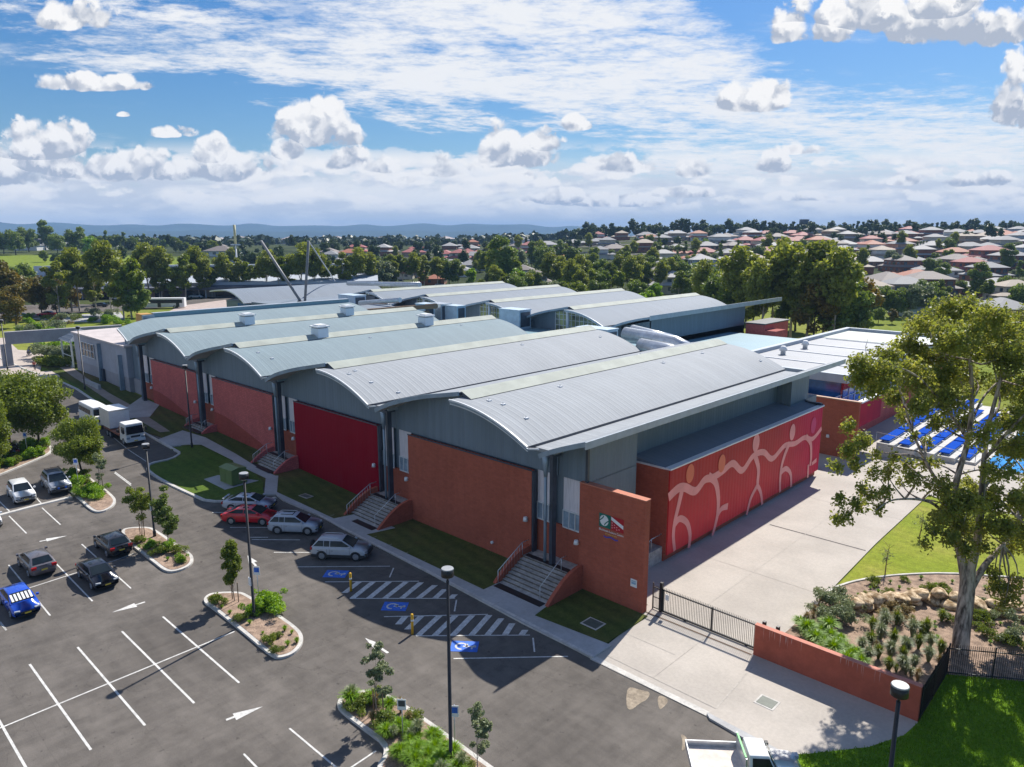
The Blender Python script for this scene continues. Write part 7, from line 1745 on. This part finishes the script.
def bt(kind, px, base, topy, dist=None, zone='row'):
    """a tree whose foot is at the bearing px,base and whose top reaches topy"""
    if dist is None:
        x, y, dd = hit(px, base); z = terrain(x, y)
    else:
        d = ray(px, base); k = dist / FPX; x, y = d.x * k, d.y * k; z = terrain(x, y); dd = dist
    # height needed
    zt = CAMH + (ray(px, topy).z) * dd / FPX
    h = max(3.0, zt - z); s = h / HT_[kind]
    pending.append((zone, kind, px, x, y, z, s))
# left: street row in front of the shops
for k, px, b, tp in [('rust',8,322,262),('rust',22,312,278),('dark',22,302,258),('rust',42,316,276),('rust',58,316,275),('gumC',60,318,262),('gumB',72,312,260),('rust',72,312,285),('gumA',80,312,253),('gumC',96,312,262),('rust',94,306,280),('gumA',112,314,247),('gumC',124,318,258),('gumB',132,318,260),('dark',138,318,282),
                 ('gumA',150,300,246),('gumA',162,300,250),('gumC',160,300,264),('mid',176,300,265),('gumB',186,300,254),('gumA',200,298,250),('gumC',206,298,255),('gumB',212,297,268),('gumA',226,296,256),('gumC',240,296,258),('gumB',250,296,262),('rust',5,325,290),('rust',16,328,285)]: bt(k, px, b, tp, zone='far street beside the hall')
for k, px, b, tp in [('gumA',268,296,252),('gumB',280,296,257),('gumC',290,295,256),('gumA',303,295,246),('gumA',316,295,250),('gumB',328,294,258),('gumC',345,294,252),('gumA',358,293,250),('gumA',372,292,255),('grey',381,291,257),('gumC',392,290,254),('gumB',402,289,256),('gumA',413,289,254),('gumC',424,288,256),('gumA',438,288,258),('dark',449,287,254),('gumA',458,287,260),('bright',471,287,268),('gumB',485,285,252),('gumA',492,285,258)]: bt(k, px, b, tp, zone='row behind the rear roofs')
for k, px, b, tp in [('dark',16,255,227),('dark',29,252,224),('dark2',46,250,221),('dark',58,254,231),('dark',76,253,227),('dark2',82,253,227),('bright',90,256,236),('mid',45,262,250),('dark',100,250,234),('cone',107,250,229),('dark',116,250,232),('cone',125,250,231),('dark',134,250,235),('cone',145,248,232),('dark',155,248,236),('dark',165,249,238),('mid',176,252,236),('dark',186,252,240),('mid',214,254,240),('dark',4,254,229),('dark',-4,254,228)]: bt(k, px, b, tp, zone='field edge at the far left')
# middle ground
random.seed(21)
mid_list = [('dark2',500,292,236),('dark',508,290,247),('gumA',496,288,250),('grey',516,280,246),('dark2',532,268,242),('dark',545,275,240),('gumA',552,296,254),('gumA',562,294,258),('mid',541,262,240),('dark',572,270,243),('gumA',580,296,256),('dark',600,300,266),('gumB',610,298,262),('mid',590,274,252),('gumA',620,290,256),('gumA',632,296,258),('dark',645,280,250),('gumB',588,300,270),('dark',598,305,275),
 ('gumA',570,300,262),('dark',605,292,264),('bright',655,306,283),('bright',648,312,290),('bright',640,314,292),('dark2',666,292,262),('cone',677,266,249),('cone',695,266,248),('dark',671,282,256),('gumA',660,296,262),('dark',684,296,266),('gumA',700,300,264),('grey',678,300,278),('dark',692,304,272),('mid',706,300,268),('dark',717,304,262),('bright',625,306,290),('bright',612,310,292),
 ('bright',522,292,276),('mid',512,296,272),('dark',527,298,274),('dark2',560,262,240),('mid',480,272,250),('mid',566,306,280),('grey',552,306,278),('mid',580,308,280),('dark',636,306,276),('gumB',648,292,262),('mid',690,272,254),('mid',716,258,250),('dark',732,262,248)]
for _ in range(34):
    p_ = random.uniform(478, 715); b_ = random.uniform(268, 304); mid_list.append((random.choice(['gumA', 'dark', 'mid', 'gumB', 'grey', 'bright', 'gumA']), p_, b_, b_ - random.uniform(22, 34) * (1 if b_ > 285 else .7)))
for k, px, b, tp in mid_list: bt(k, px, b, tp, zone='mixed grove beyond the rear roofs')
# dark grove right of centre (near: 150-210 m)
for k, px, b, tp, dd in [('gumA',735,336,250,190),('gumC',752,334,256,180),('gumA',772,336,252,185),('dark',720,325,266,200),('dark',745,330,270,205),('gumA',790,338,246,175),('gumC',806,340,243,170),('gumA',832,336,252,165),('gumA',822,338,247,172),('dark',843,332,262,170),('rust',848,330,268,175),('gumA',760,335,262,175),('dark',795,333,270,190),('gumA',706,322,262,215),('gumC',780,330,240,210),('gumA',700,316,272,220),('rust',815,336,275,168),('dark',730,330,285,190)]:
    bt(k, px, b, tp, dd, zone='dark grove behind the pool building')
for k, px, b, tp in [('dark',878,324,304),('rust',892,324,308),('grey',907,324,309),('dark',862,316,286),('dark',880,316,282),('dark',898,318,284),('grey',916,318,280),('dark',930,318,282),('dark',866,308,280),('mid',945,300,285),('dark',925,306,276),('mid',935,298,278)]: bt(k, px, b, tp, zone='line beyond the park lawn')
for k, px, b, tp in [('dark2',942,290,262),('dark2',1006,272,243),('cone',1018,285,258),('dark',968,260,250),('cone',917,250,240),('cone',920,250,240),('cone',923,250,240),('cone',926,250,240),('dark',883,247,237),('dark2',977,300,262),('dark',1018,312,280),('gumB',985,306,280),('dark',1005,300,272),('mid',905,272,262),('mid',955,276,266),('bright',872,262,256),('dark',850,266,256),('mid',935,262,252),('mid',998,296,282),('dark',960,296,278)]: bt(k, px, b, tp, zone='hillside streets at the right')
# skyline trees on the hill
random.seed(4)
for i in range(140):
    px = 575 + i * 3.3 + random.uniform(-2, 2); k = random.choice(['dark', 'dark', 'gumA', 'dark2', 'mid', 'cone'])
    tp = 230.0 - 2.5 * math.sin(i * .7) ** 2 - random.uniform(0, 4.0) + (3 if px < 600 else 0)
    bt(k, px, 244, tp, random.uniform(700, 740), zone='skyline of the hill'); z0_ = pending[-1]; pending[-1] = z0_[:6] + (max(z0_[6], random.uniform(.8, 1.25)),)
for i in range(46):
    px = 100 + i * 11 + random.uniform(-4, 4); k = random.choice(['dark', 'mid', 'gumA', 'dark'])
    bt(k, px, 246, 237.5 + random.uniform(0, 4), random.uniform(560, 760), zone='far wooded band')
for i in range(44):
    px = random.uniform(-20, 500); d_ = random.uniform(400, 560)
    if px < 150 and d_ > 430: continue
    bt(random.choice(['dark', 'mid', 'gumA']), px, 250, 250, d_, zone='far wooded band'); z0_ = pending[-1]; pending[-1] = z0_[:6] + (random.uniform(.6, 1.0),)
# trees scattered between the hill houses
for i in range(150):
    px = random.uniform(500, 1030); d_ = 330 + 370 * random.random() ** .8; kk = random.choice(['dark', 'mid', 'gumA', 'grey', 'bright', 'cone'])
    bt(kk, px, 250, 250 - random.uniform(0, 1), d_, zone='hillside streets')
    z_, k_, p_, x_, y_, zz_, s_ = pending[-1]; pending[-1] = (z_, k_, p_, x_, y_, zz_, random.uniform(.5, 1.05))
for i in range(50):
    px = random.uniform(150, 500); d_ = random.uniform(330, 620); kk = random.choice(['dark', 'mid', 'gumA', 'grey'])
    bt(kk, px, 250, 250, d_, zone='far houses left of centre')
    z_, k_, p_, x_, y_, zz_, s_ = pending[-1]; pending[-1] = (z_, k_, p_, x_, y_, zz_, random.uniform(.5, .95))
FARZ = ('skyline of the hill', 'far wooded band'); far_v = {}
def is_far(p): return p[0] in FARZ or (p[0] in ('hillside streets', 'far houses left of centre') and math.hypot(p[3], p[4]) > 560)
for (z_, k_, px, x, y, zt_, s) in [p for p in pending if is_far(p)]:
    cm = T[k_][1]; nv = len(cm.vertices); co = np.empty(nv * 3, dtype=np.float32); cm.vertices.foreach_get('co', co); Q = co.reshape(-1, 4, 3)[::4]
    c0 = Q.mean(axis=1, keepdims=True); Q = c0 + (Q - c0) * 1.9; a = random.uniform(0, 6.28); ca, sa = math.cos(a), math.sin(a)
    Q = Q @ np.array([[ca, sa, 0], [-sa, ca, 0], [0, 0, 1]]) * s + np.array([x, y, zt_ - .1]); far_v.setdefault('m', []).append(Q.reshape(-1, 3))
o = link('skyline_trees', leafmesh('skyline_trees', np.concatenate(far_v['m']), leafmat('leaf_sky', (.045, .085, .022), (.08, .125, .03), (.11, .15, .05), .25, .03))); o['kind'] = 'stuff'; o['label'] = 'mass of far trees along the skyline and among the farthest houses'; o['category'] = 'trees'
pending = [p for p in pending if not is_far(p)]
grp = {}
for it in sorted(pending, key=lambda a: a[2]): grp.setdefault((it[0], it[1]), []).append(it)
for (zone, kind), its in grp.items():
    for i, (z_, k_, px, x, y, zt_, s) in enumerate(its):
        prep = {'far street beside the hall': 'in the', 'row behind the rear roofs': 'in the', 'field edge at the far left': 'at the', 'mixed grove beyond the rear roofs': 'in the', 'dark grove behind the pool building': 'in the', 'line beyond the park lawn': 'in the', 'hillside streets at the right': 'in the', 'skyline of the hill': 'on the', 'far wooded band': 'in the', 'hillside streets': 'in the', 'far houses left of centre': 'among the'}[zone]
        lab = '%s %s %s%s' % (LBL[kind], prep, zone, '' if len(its) == 1 else ', %s from left' % ordn(i))
        plant_tree(T[kind], x, y, lab, KN[kind], 'tree', 'trees: ' + zone, s, z=zt_ - .1, sz=s * random.uniform(.97, 1.03))
# ---------------------------------------------------------------- houses
WALLC = {'cream': mat('wall_cream', (.52, .47, .38), .8, .08, .5), 'white': mat('wall_white', (.62, .62, .60), .8, .05, .5), 'brick': mat('wall_brick', (.26, .11, .07), .85, .15, .6), 'tan': mat('wall_tan', (.36, .26, .19), .85, .12, .6), 'bluegrey': mat('wall_bluegrey', (.36, .42, .48), .8, .06, .5)}
def tile(name, c): return ribbed(name, c, 'z', .18, .7, 0, .3, .06, 0, .3, .3)
ROOFC = {'grey': tile('tile_grey', (0.240, 0.240, 0.248)), 'brown-grey': tile('tile_brown', (0.216, 0.184, 0.168)), 'pale grey': tile('tile_pale', (0.360, 0.352, 0.344)), 'terracotta': tile('tile_terracotta', (0.376, 0.136, 0.080)), 'pinkish red': tile('tile_red', (0.336, 0.104, 0.096)), 'beige': tile('tile_beige', (0.352, 0.288, 0.224))}
WINM = mat('house_window', (.06, .08, .11), .15, .4, .6, spec=.7)
def hip(mb, x0, x1, y0, y1, z, pitch=.42, ov=.5):
    x0 -= ov; x1 += ov; y0 -= ov; y1 += ov; w, d = x1 - x0, y1 - y0; h = min(w, d) / 2 * pitch
    if w >= d: a, b = (x0 + d / 2, (y0 + y1) / 2), (x1 - d / 2, (y0 + y1) / 2)
    else: a, b = ((x0 + x1) / 2, y0 + w / 2), ((x0 + x1) / 2, y1 - w / 2)
    v = [(x0, y0, z), (x1, y0, z), (x1, y1, z), (x0, y1, z), (a[0], a[1], z + h), (b[0], b[1], z + h)]
    if w >= d: f = [(0, 1, 5, 4), (1, 2, 5), (2, 3, 4, 5), (3, 0, 4)]
    else: f = [(0, 1, 4), (1, 2, 5, 4), (2, 3, 5), (3, 0, 4, 5)]
    mb.add(v, f + [(3, 2, 1, 0)]); mb.box(x0 - .02, x1 + .02, y0 - .02, y1 + .02, z - .22, z - .02)
def house_kit(seed):
    r = random.Random(seed); W_, D_ = r.uniform(13, 17), r.uniform(10, 12); two = r.random() < .65; H1 = 2.8; H2 = 5.6
    wa, ro, wi = MB(), MB(), []
    gx = r.choice([-1, 1])
    blocks = []
    if two:
        blocks = [(-W_ / 2, W_ / 2, -D_ / 2, D_ / 2, H1), (-W_ / 2 * .8, W_ / 2 * .75, -D_ / 2 + .6, D_ / 2 - 1.2, H2)]
        blocks.append((gx * W_ / 2 - 3 - (3 if gx > 0 else 3) * (gx > 0), gx * W_ / 2 + (3 if gx < 0 else -0.2) + (0 if gx > 0 else 3), -D_ / 2 - 3.5, -D_ / 2, H1))
    else:
        blocks = [(-W_ / 2, W_ / 2, -D_ / 2, D_ / 2, H1), (gx * 2 if gx > 0 else -W_ / 2, W_ / 2 if gx > 0 else -2, -D_ / 2 - 4.5, -D_ / 2 + 1, H1)]
    for b in blocks:
        wa.box(b[0], b[1], b[2], b[3], -2.5, b[4]); hip(ro, b[0], b[1], b[2], b[3], b[4] + .02)
    for zz_, (a, b, c, d, hh) in [(.9, blocks[0])] + ([(3.7, blocks[1])] if two else []):
        n = 4
        for i in range(n):
            x = a + (b - a) * (i + .5) / n
            wi.append((x - .9, x + .9, c - .05, c + .01, zz_, zz_ + 1.25)); wi.append((x - .9, x + .9, d - .01, d + .05, zz_, zz_ + 1.25))
        for i in range(2):
            y = c + (d - c) * (i + .5) / 2; wi.append((b - .01, b + .05, y - .8, y + .8, zz_, zz_ + 1.25)); wi.append((a - .05, a + .01, y - .8, y + .8, zz_, zz_ + 1.25))
    dm = MB().box(-.6, .6, -D_ / 2 - .06, -D_ / 2 + .01, 0, 2.1).mesh('door', M['timber'])
    ch = None
    return wa.mesh('house_wall', WALLC['cream']), ro.mesh('house_roof', ROOFC['grey']), [MB().box(*w).mesh('house_window', WINM) for w in wi], dm, two
KITS = [house_kit(k) for k in range(8)]
hp = []
def place_house(px, base=None, dist=None, roof='grey', wall='cream', kit=None, rz=None, zone='hillside', near=False, s=1.0):
    if dist is None: x, y, dd = hit(px, base)
    else:
        d = ray(px, 250); k = dist / FPX; x, y = d.x * k, d.y * k
    hp.append((zone, roof, px, x, y, wall, kit, rz, near, s))
random.seed(17)
# the named near ones, from the photograph
for px, b, roof, wall, s in [(868,303,'beige','white',1),(903,300,'grey','tan',1),(886,288,'brown-grey','cream',1.15),(872,290,'grey','white',1),(917,316,'pale grey','bluegrey',.9),(925,296,'brown-grey','brick',1.1),(960,300,'grey','brick',1),(995,296,'pale grey','brick',1.2),(1012,303,'beige','cream',1),(1000,318,'grey','brick',1),
    (915,284,'terracotta','brick',1.1),(985,282,'grey','brick',1.1),(1010,284,'pale grey','tan',1),(940,276,'grey','white',1),(900,272,'brown-grey','brick',1),(870,270,'grey','brick',1),(850,272,'beige','brick',1),(968,274,'pinkish red','brick',1),(1008,268,'grey','brick',1.1),(988,262,'pinkish red','brick',1.1),
    (655,286,'brown-grey','cream',1),(672,292,'pale grey','cream',1),(662,276,'grey','white',.9),(700,272,'pale grey','bluegrey',1.1),(722,268,'pale grey','bluegrey',1.1),(518,283,'brown-grey','bluegrey',1),(535,288,'brown-grey','bluegrey',.9),(505,289,'brown-grey','bluegrey',.9),(560,282,'brown-grey','cream',.9),(548,290,'grey','white',.8),
    (460,276,'grey','white',1),(470,270,'grey','bluegrey',1),(452,272,'pale grey','white',.8),(404,278,'terracotta','cream',.9),(436,284,'terracotta','brick',.8),(350,262,'terracotta','white',1),(332,264,'grey','white',1),(290,268,'white' if 0 else 'pale grey','brick',1),(222,256,'brown-grey','white',1.2),(236,262,'grey','bluegrey',1),(215,250,'brown-grey','white',1.1),
    (12,249,'grey','bluegrey',1.4),(32,250,'grey','white',1.2),(66,250,'pale grey','white',1),(330,256,'brown-grey','white',1),(460,262,'pinkish red','cream',1),(446,258,'pinkish red','white',1)]:
    place_house(px, b, None, roof, wall, zone='front rows', near=True, s=s)
rc = ['grey', 'grey', 'brown-grey', 'pale grey', 'grey', 'terracotta', 'beige', 'pinkish red', 'pale grey']
wc = ['tan', 'cream', 'white', 'tan', 'brick', 'bluegrey', 'cream']
for row, (d_, p0, p1, zn) in enumerate([(395, 640, 1035, 'first hillside row'), (430, 560, 1035, 'second hillside row'), (468, 470, 1040, 'third hillside row'), (510, 380, 1040, 'fourth hillside row'), (555, 300, 1040, 'fifth hillside row'), (605, 390, 1040, 'sixth hillside row'), (660, 430, 1040, 'top hillside row')]):
    px = p0
    while px < p1:
        step = 19.0 / d_ * FPX; px += step * random.uniform(.92, 1.25)
        if random.random() < (.10 if px > 640 else .38): continue
        r_ = random.choice(rc if px > 560 or random.random() < .5 else ['terracotta', 'pinkish red', 'grey', 'pale grey'])
        place_house(px, None, d_ + random.uniform(-8, 8), r_, random.choice(wc), zone=zn)
groups = {}
# drop far-row houses that would collide
kept = []
for h_ in hp:
    if all((h_[3] - k_[3]) ** 2 + (h_[4] - k_[4]) ** 2 > 14.5 ** 2 for k_ in kept): kept.append(h_)
for h_ in sorted(kept, key=lambda a: a[2]): groups.setdefault((h_[0], h_[1]), []).append(h_)
rn = random.Random(8)
for (zone, roof), its in groups.items():
    for i, (z_, r_, px, x, y, wall, kit, rz, near, s) in enumerate(its):
        K = KITS[kit if kit is not None else rn.randrange(8)]; zt_ = min(terrain(x + a, y + b) for a in (-6, 6) for b in (-6, 6)) + .3
        lab = '%s-roofed %s house with %s walls, %s%s' % (roof, 'two-storey' if K[4] else 'single-storey', {'bluegrey': 'blue-grey'}.get(wall, wall), zone, '' if len(its) == 1 else ', %s from left' % ordn(i))
        e = empty('suburban_house', (x, y, zt_), (R(43.7) + rn.choice([0, math.pi / 2, math.pi, -math.pi / 2]) + rn.uniform(-.12, .12)) if rz is None else rz, lab, 'house', 'houses of the suburb'); s *= 1.08; e.scale = (s, s, s)
        w_ = link('wall', K[0], e); w_.material_slots[0].link = 'OBJECT'; w_.material_slots[0].material = WALLC[wall]
        r__ = link('roof', K[1], e); r__.material_slots[0].link = 'OBJECT'; r__.material_slots[0].material = ROOFC[roof]
        if near:
            for wm in K[2]: link('window', wm, e)
            link('door', K[3], e)
        else:
            for wm in K[2][:8]: link('window', wm, e)
print('houses', len(kept), 'trees', len(pending))
# streets winding between the rows of houses
def hill_street(d0, p0, p1, w, name='street', m='asphalt', amp=6):
    P = []; n = 60
    for i in range(n + 1):
        px = p0 + (p1 - p0) * i / n; d_ = d0 + amp * math.sin(px * .021 + d0); d = ray(px, 250); k = d_ / FPX; P.append((d.x * k, d.y * k))
    v = []
    for i, (x, y) in enumerate(P):
        a = Vector(P[min(i + 1, n)]) - Vector(P[max(i - 1, 0)]); nv = Vector((-a.y, a.x)).normalized() * w / 2
        for q in (Vector((x, y)) - nv, Vector((x, y)) + nv): v.append((q.x, q.y, terrain(q.x, q.y) + .12))
    o = MB().add(v, [(2 * i, 2 * i + 2, 2 * i + 3, 2 * i + 1) for i in range(n)], 0, True).obj(name, M[m]); o['kind'] = 'structure'
for d0, p0 in ((412, 640), (450, 560), (490, 480), (533, 400), (580, 400), (632, 430), (300, 820)): hill_street(d0, p0, 1050, 7)
# ---------------------------------------------------------------- shops at the left, mast, water tower, far plain
sh = empty('shopping_arcade', (-262, 100, 2), 0, 'long low shopping arcade with a pale metal roof and dark verandah behind the street trees', 'building')
A_, B_ = Vector((-314, 62)), Vector((-236, 171)); d_ = (B_ - A_).normalized(); n_ = Vector((-d_.y, d_.x)); 
def sq(mb, a0, a1, b0, b1, z0, z1, z1b=None, mi=0):
    P = [A_ + d_ * a0 + n_ * b0, A_ + d_ * a1 + n_ * b0, A_ + d_ * a1 + n_ * b1, A_ + d_ * a0 + n_ * b1]; zb = z1 if z1b is None else z1b
    v = [(p.x, p.y, z0) for p in P] + [(P[0].x, P[0].y, z1), (P[1].x, P[1].y, z1), (P[2].x, P[2].y, zb), (P[3].x, P[3].y, zb)]
    mb.add(v, [(3, 2, 1, 0), (4, 5, 6, 7), (0, 1, 5, 4), (1, 2, 6, 5), (2, 3, 7, 6), (3, 0, 4, 7)], mi)
LL = (B_ - A_).length
m1 = MB(); sq(m1, 0, LL, 0, 40, 0, 5.5); part(m1, 'wall', mat('shop_wall', (.30, .24, .21), .8, .25, .15), sh)
m1 = MB(); sq(m1, -1, LL + 1, -4, 0, 5.0, 5.9, 6.4); part(m1, 'verandah', mat('shop_verandah', (.09, .10, .13), .6, .2, .3), sh)
m1 = MB(); sq(m1, -1, LL + 1, 0, 18, 5.5, 7.4, 9.6); sq(m1, 8, LL - 8, 18, 42, 5.5, 13.2, 12.4); part(m1, 'roof', mat('shop_roof', (.42, .46, .52), .6, .08, .1), sh)
m1 = MB()
for k in range(9): sq(m1, 12 + k * 14, 23 + k * 14, 17.6, 18, 9.8, 12.4)
part(m1, 'clerestory', M['glass'], sh)
m1 = MB()
for k in range(14): sq(m1, 2 + k * 10.5, 9 + k * 10.5, -.1, 0, 2.2, 4.6)
part(m1, 'shop_window', M['glass'], sh)
for k in range(15):
    p = A_ + d_ * (k * 10.4) - n_ * 3.6; part(MB().box(p.x - .15, p.x + .15, p.y - .15, p.y + .15, 1.5, 5.2), 'verandah_post', M['trim_grey'], sh)
bl_ = empty('office_block', (-300, 52, 2), 0, 'dark glass and brick block cut by the left edge, beside the arcade', 'building')
q_ = gp(-2, 312); part(MB().box(q_[0] - 12, q_[0] + 3, q_[1] - 12, q_[1] + 3, 1, 11.5), 'wall', M['brick_pink'], bl_); part(MB().box(q_[0] - 12.5, q_[0] + 3.3, q_[1] - 12.5, q_[1] + 3.3, 11.5, 12), 'roof', M['trim_dark'], bl_)
for k in range(3): part(MB().box(q_[0] + 3, q_[0] + 3.1, q_[1] - 11, q_[1] + 2, 3 + k * 2.8, 4.6 + k * 2.8), 'window', M['window_light'], bl_)
# side street and plaza behind the hall
slab('side_street', [gp(-60, 318), gp(0, 306), gp(60, 304), gp(120, 305), gp(200, 299), gp(300, 292), gp(420, 285), gp(600, 286), gp(600, 289), gp(420, 290), gp(300, 297), gp(205, 304), gp(120, 311), gp(60, 314), gp(-60, 330)], 0.03, -.05, M['asphalt'])
slab('plaza', [gp(180, 306), gp(225, 300), gp(240, 303), gp(222, 312), gp(160, 316)], 0.06, -.05, mat('paving_pink', (.42, .34, .30), .85, .1, .5))
slab('forecourt_path', [gp(-40, 338), gp(5, 338), gp(18, 350), gp(45, 352), gp(40, 372), gp(62, 370), gp(58, 382), gp(20, 376), gp(-40, 372)], 0.05, -.05, mat('paving_warm', (.45, .38, .33), .85, .1, .5))
slab('path', [gp(28, 318.5), gp(120, 312), gp(125, 319), gp(100, 322), gp(60, 322)], 0.05, -.05, M['path'])
random.seed(31)
for i, (px, py) in enumerate([(p, q) for p in range(44, 80, 6) for q in (352, 359, 366)] + [(p, 334 + (p % 3)) for p in range(22, 60, 5)]):
    x, y = gp(px + random.uniform(-2, 2), py + random.uniform(-1.5, 1.5)); small([SH1, SH3, SH2][i % 3], x, y, 'shrub', 'green shrub in the garden beside the glass porch', 'shrub', 'shrubs beside the glass porch', random.uniform(1.6, 2.6), 0)
for i in range(26):
    x, y = gp(random.uniform(5, 130), random.uniform(316, 326)); small([SH1, SHo, SH2, SH3][i % 4], x, y, 'shrub', 'shrub in the roundabout planting behind the portal', 'shrub', 'shrubs behind the portal', random.uniform(1.2, 2.2), 0)
px_ = hit(239, 292); ms = empty('radio_mast', (px_[0], px_[1], 2), 0, 'slim white and yellow radio mast rising above the street trees', 'mast')
mh = CAMH + ray(236, 225).z * (FW.dot(Vector((px_[0], px_[1], -CAMH)))) / FPX - 2
MB().tube([(0, 0, 0), (0, 0, mh * .72)], [.42, .3], 8).obj('pole', M['white'], ms); MB().tube([(0, 0, mh * .72), (0, 0, mh)], [.5, .5], 8).obj('antenna', mat('antenna', (.55, .50, .28), .6, .1, 1), ms)
MB().box(-1.4, 1.4, -1.4, 1.4, mh * .70, mh * .72).obj('platform', M['trim_grey'], ms)
d = ray(803, 238); k = 830 / FPX; x, y = d.x * k, d.y * k; z = terrain(x, y)
wt = empty('water_tower', (x, y, z), 0, 'dark water tower standing on the hill skyline', 'tower')
MB().tube([(0, 0, 0), (0, 0, 17)], [2.6, 2.6], 12).obj('shaft', M['steel_dark'], wt); MB().tube([(0, 0, 11), (0, 0, 12.5), (0, 0, 18)], [3, 5.2, 5.2], 16).obj('tank', M['steel_dark'], wt); MB().box(8, 20, -5, 5, 0, 9.5).obj('pump_house', M['steel_dark'], wt)
# far wood on the plain: one mass nobody could count
rng = np.random.default_rng(77); V = []
for i in range(2600):
    a = rng.uniform(-.72, .72); r = 850 * (1 + 6 * rng.random() ** 1.6); x, y = r * math.sin(a - AZ), r * math.cos(a - AZ)
    if a > .12 and r < 1500: continue
    z = terrain(x, y); w = rng.uniform(6, 13); hgt = rng.uniform(6, 12); n = 26
    dd = rng.normal(size=(n, 3)); dd /= np.linalg.norm(dd, axis=1)[:, None]; p = np.array([x, y, z + hgt * .5]) + dd * np.array([w, w, hgt * .5]) * (rng.random(n) ** .4)[:, None]
    b = rng.normal(size=(n, 3)); b /= np.linalg.norm(b, axis=1)[:, None]; c = np.cross(dd + np.array([0, 0, .6]), b); c /= np.linalg.norm(c, axis=1)[:, None]; s = w * .34
    q = np.empty((n, 4, 3)); q[:, 0] = p - b * s; q[:, 1] = p + c * s; q[:, 2] = p + b * s; q[:, 3] = p - c * s; V.append(q.reshape(-1, 3))
o = link('distant_woodland', leafmesh('distant_woodland', np.concatenate(V), leafmat('leaf_far', (.03, .055, .02), (.05, .08, .028), (.07, .1, .035), .1, .02))); o['kind'] = 'stuff'; o['label'] = 'dark woodland covering the far plain below the blue hills'; o['category'] = 'woodland'
# pale specks of far roofs on the plain
mb = MB()
for i in range(260):
    a = rng.uniform(-.62, .2); r = rng.uniform(1000, 3200); x, y = r * math.sin(a - AZ), r * math.cos(a - AZ); z = terrain(x, y) + 7; s = rng.uniform(7, 12)
    mb.add([(x - s, y - s, z), (x + s, y - s, z), (x + s, y + s, z), (x - s, y + s, z), (x, y, z + 4)], [(0, 1, 4), (1, 2, 4), (2, 3, 4), (3, 0, 4)]); mb.box(x - s * .9, x + s * .9, y - s * .9, y + s * .9, z - 9, z)
o = mb.obj('distant_suburb', mat('far_roofs', (.42, .36, .35), .8, .3, .004)); o['kind'] = 'stuff'; o['label'] = 'pale specks of far suburban roofs on the plain'; o['category'] = 'suburb'

# ---------------------------------------------------------------- look-alikes told apart by their order from the left
def screen_x(o):
    v = Vector(o.location) - Vector((0, 0, CAMH)); k = v.dot(FW); return 512 + FPX * v.dot(RT) / max(k, 1)
same = {}
for o in bpy.data.objects:
    if o.parent is None and o.get('label') and o.get('kind') is None: same.setdefault(o['label'], []).append(o)
for lb, its in same.items():
    if len(its) > 1:
        for i, o in enumerate(sorted(its, key=screen_x)): o['label'] = lb + ', %s from left' % ordn(i)
import re
for o in bpy.data.objects:
    if o.parent is None and o.get('label') and len(o['label'].replace('-', ' ').split()) > 16: print('LONG', len(o['label'].split()), o['label'])
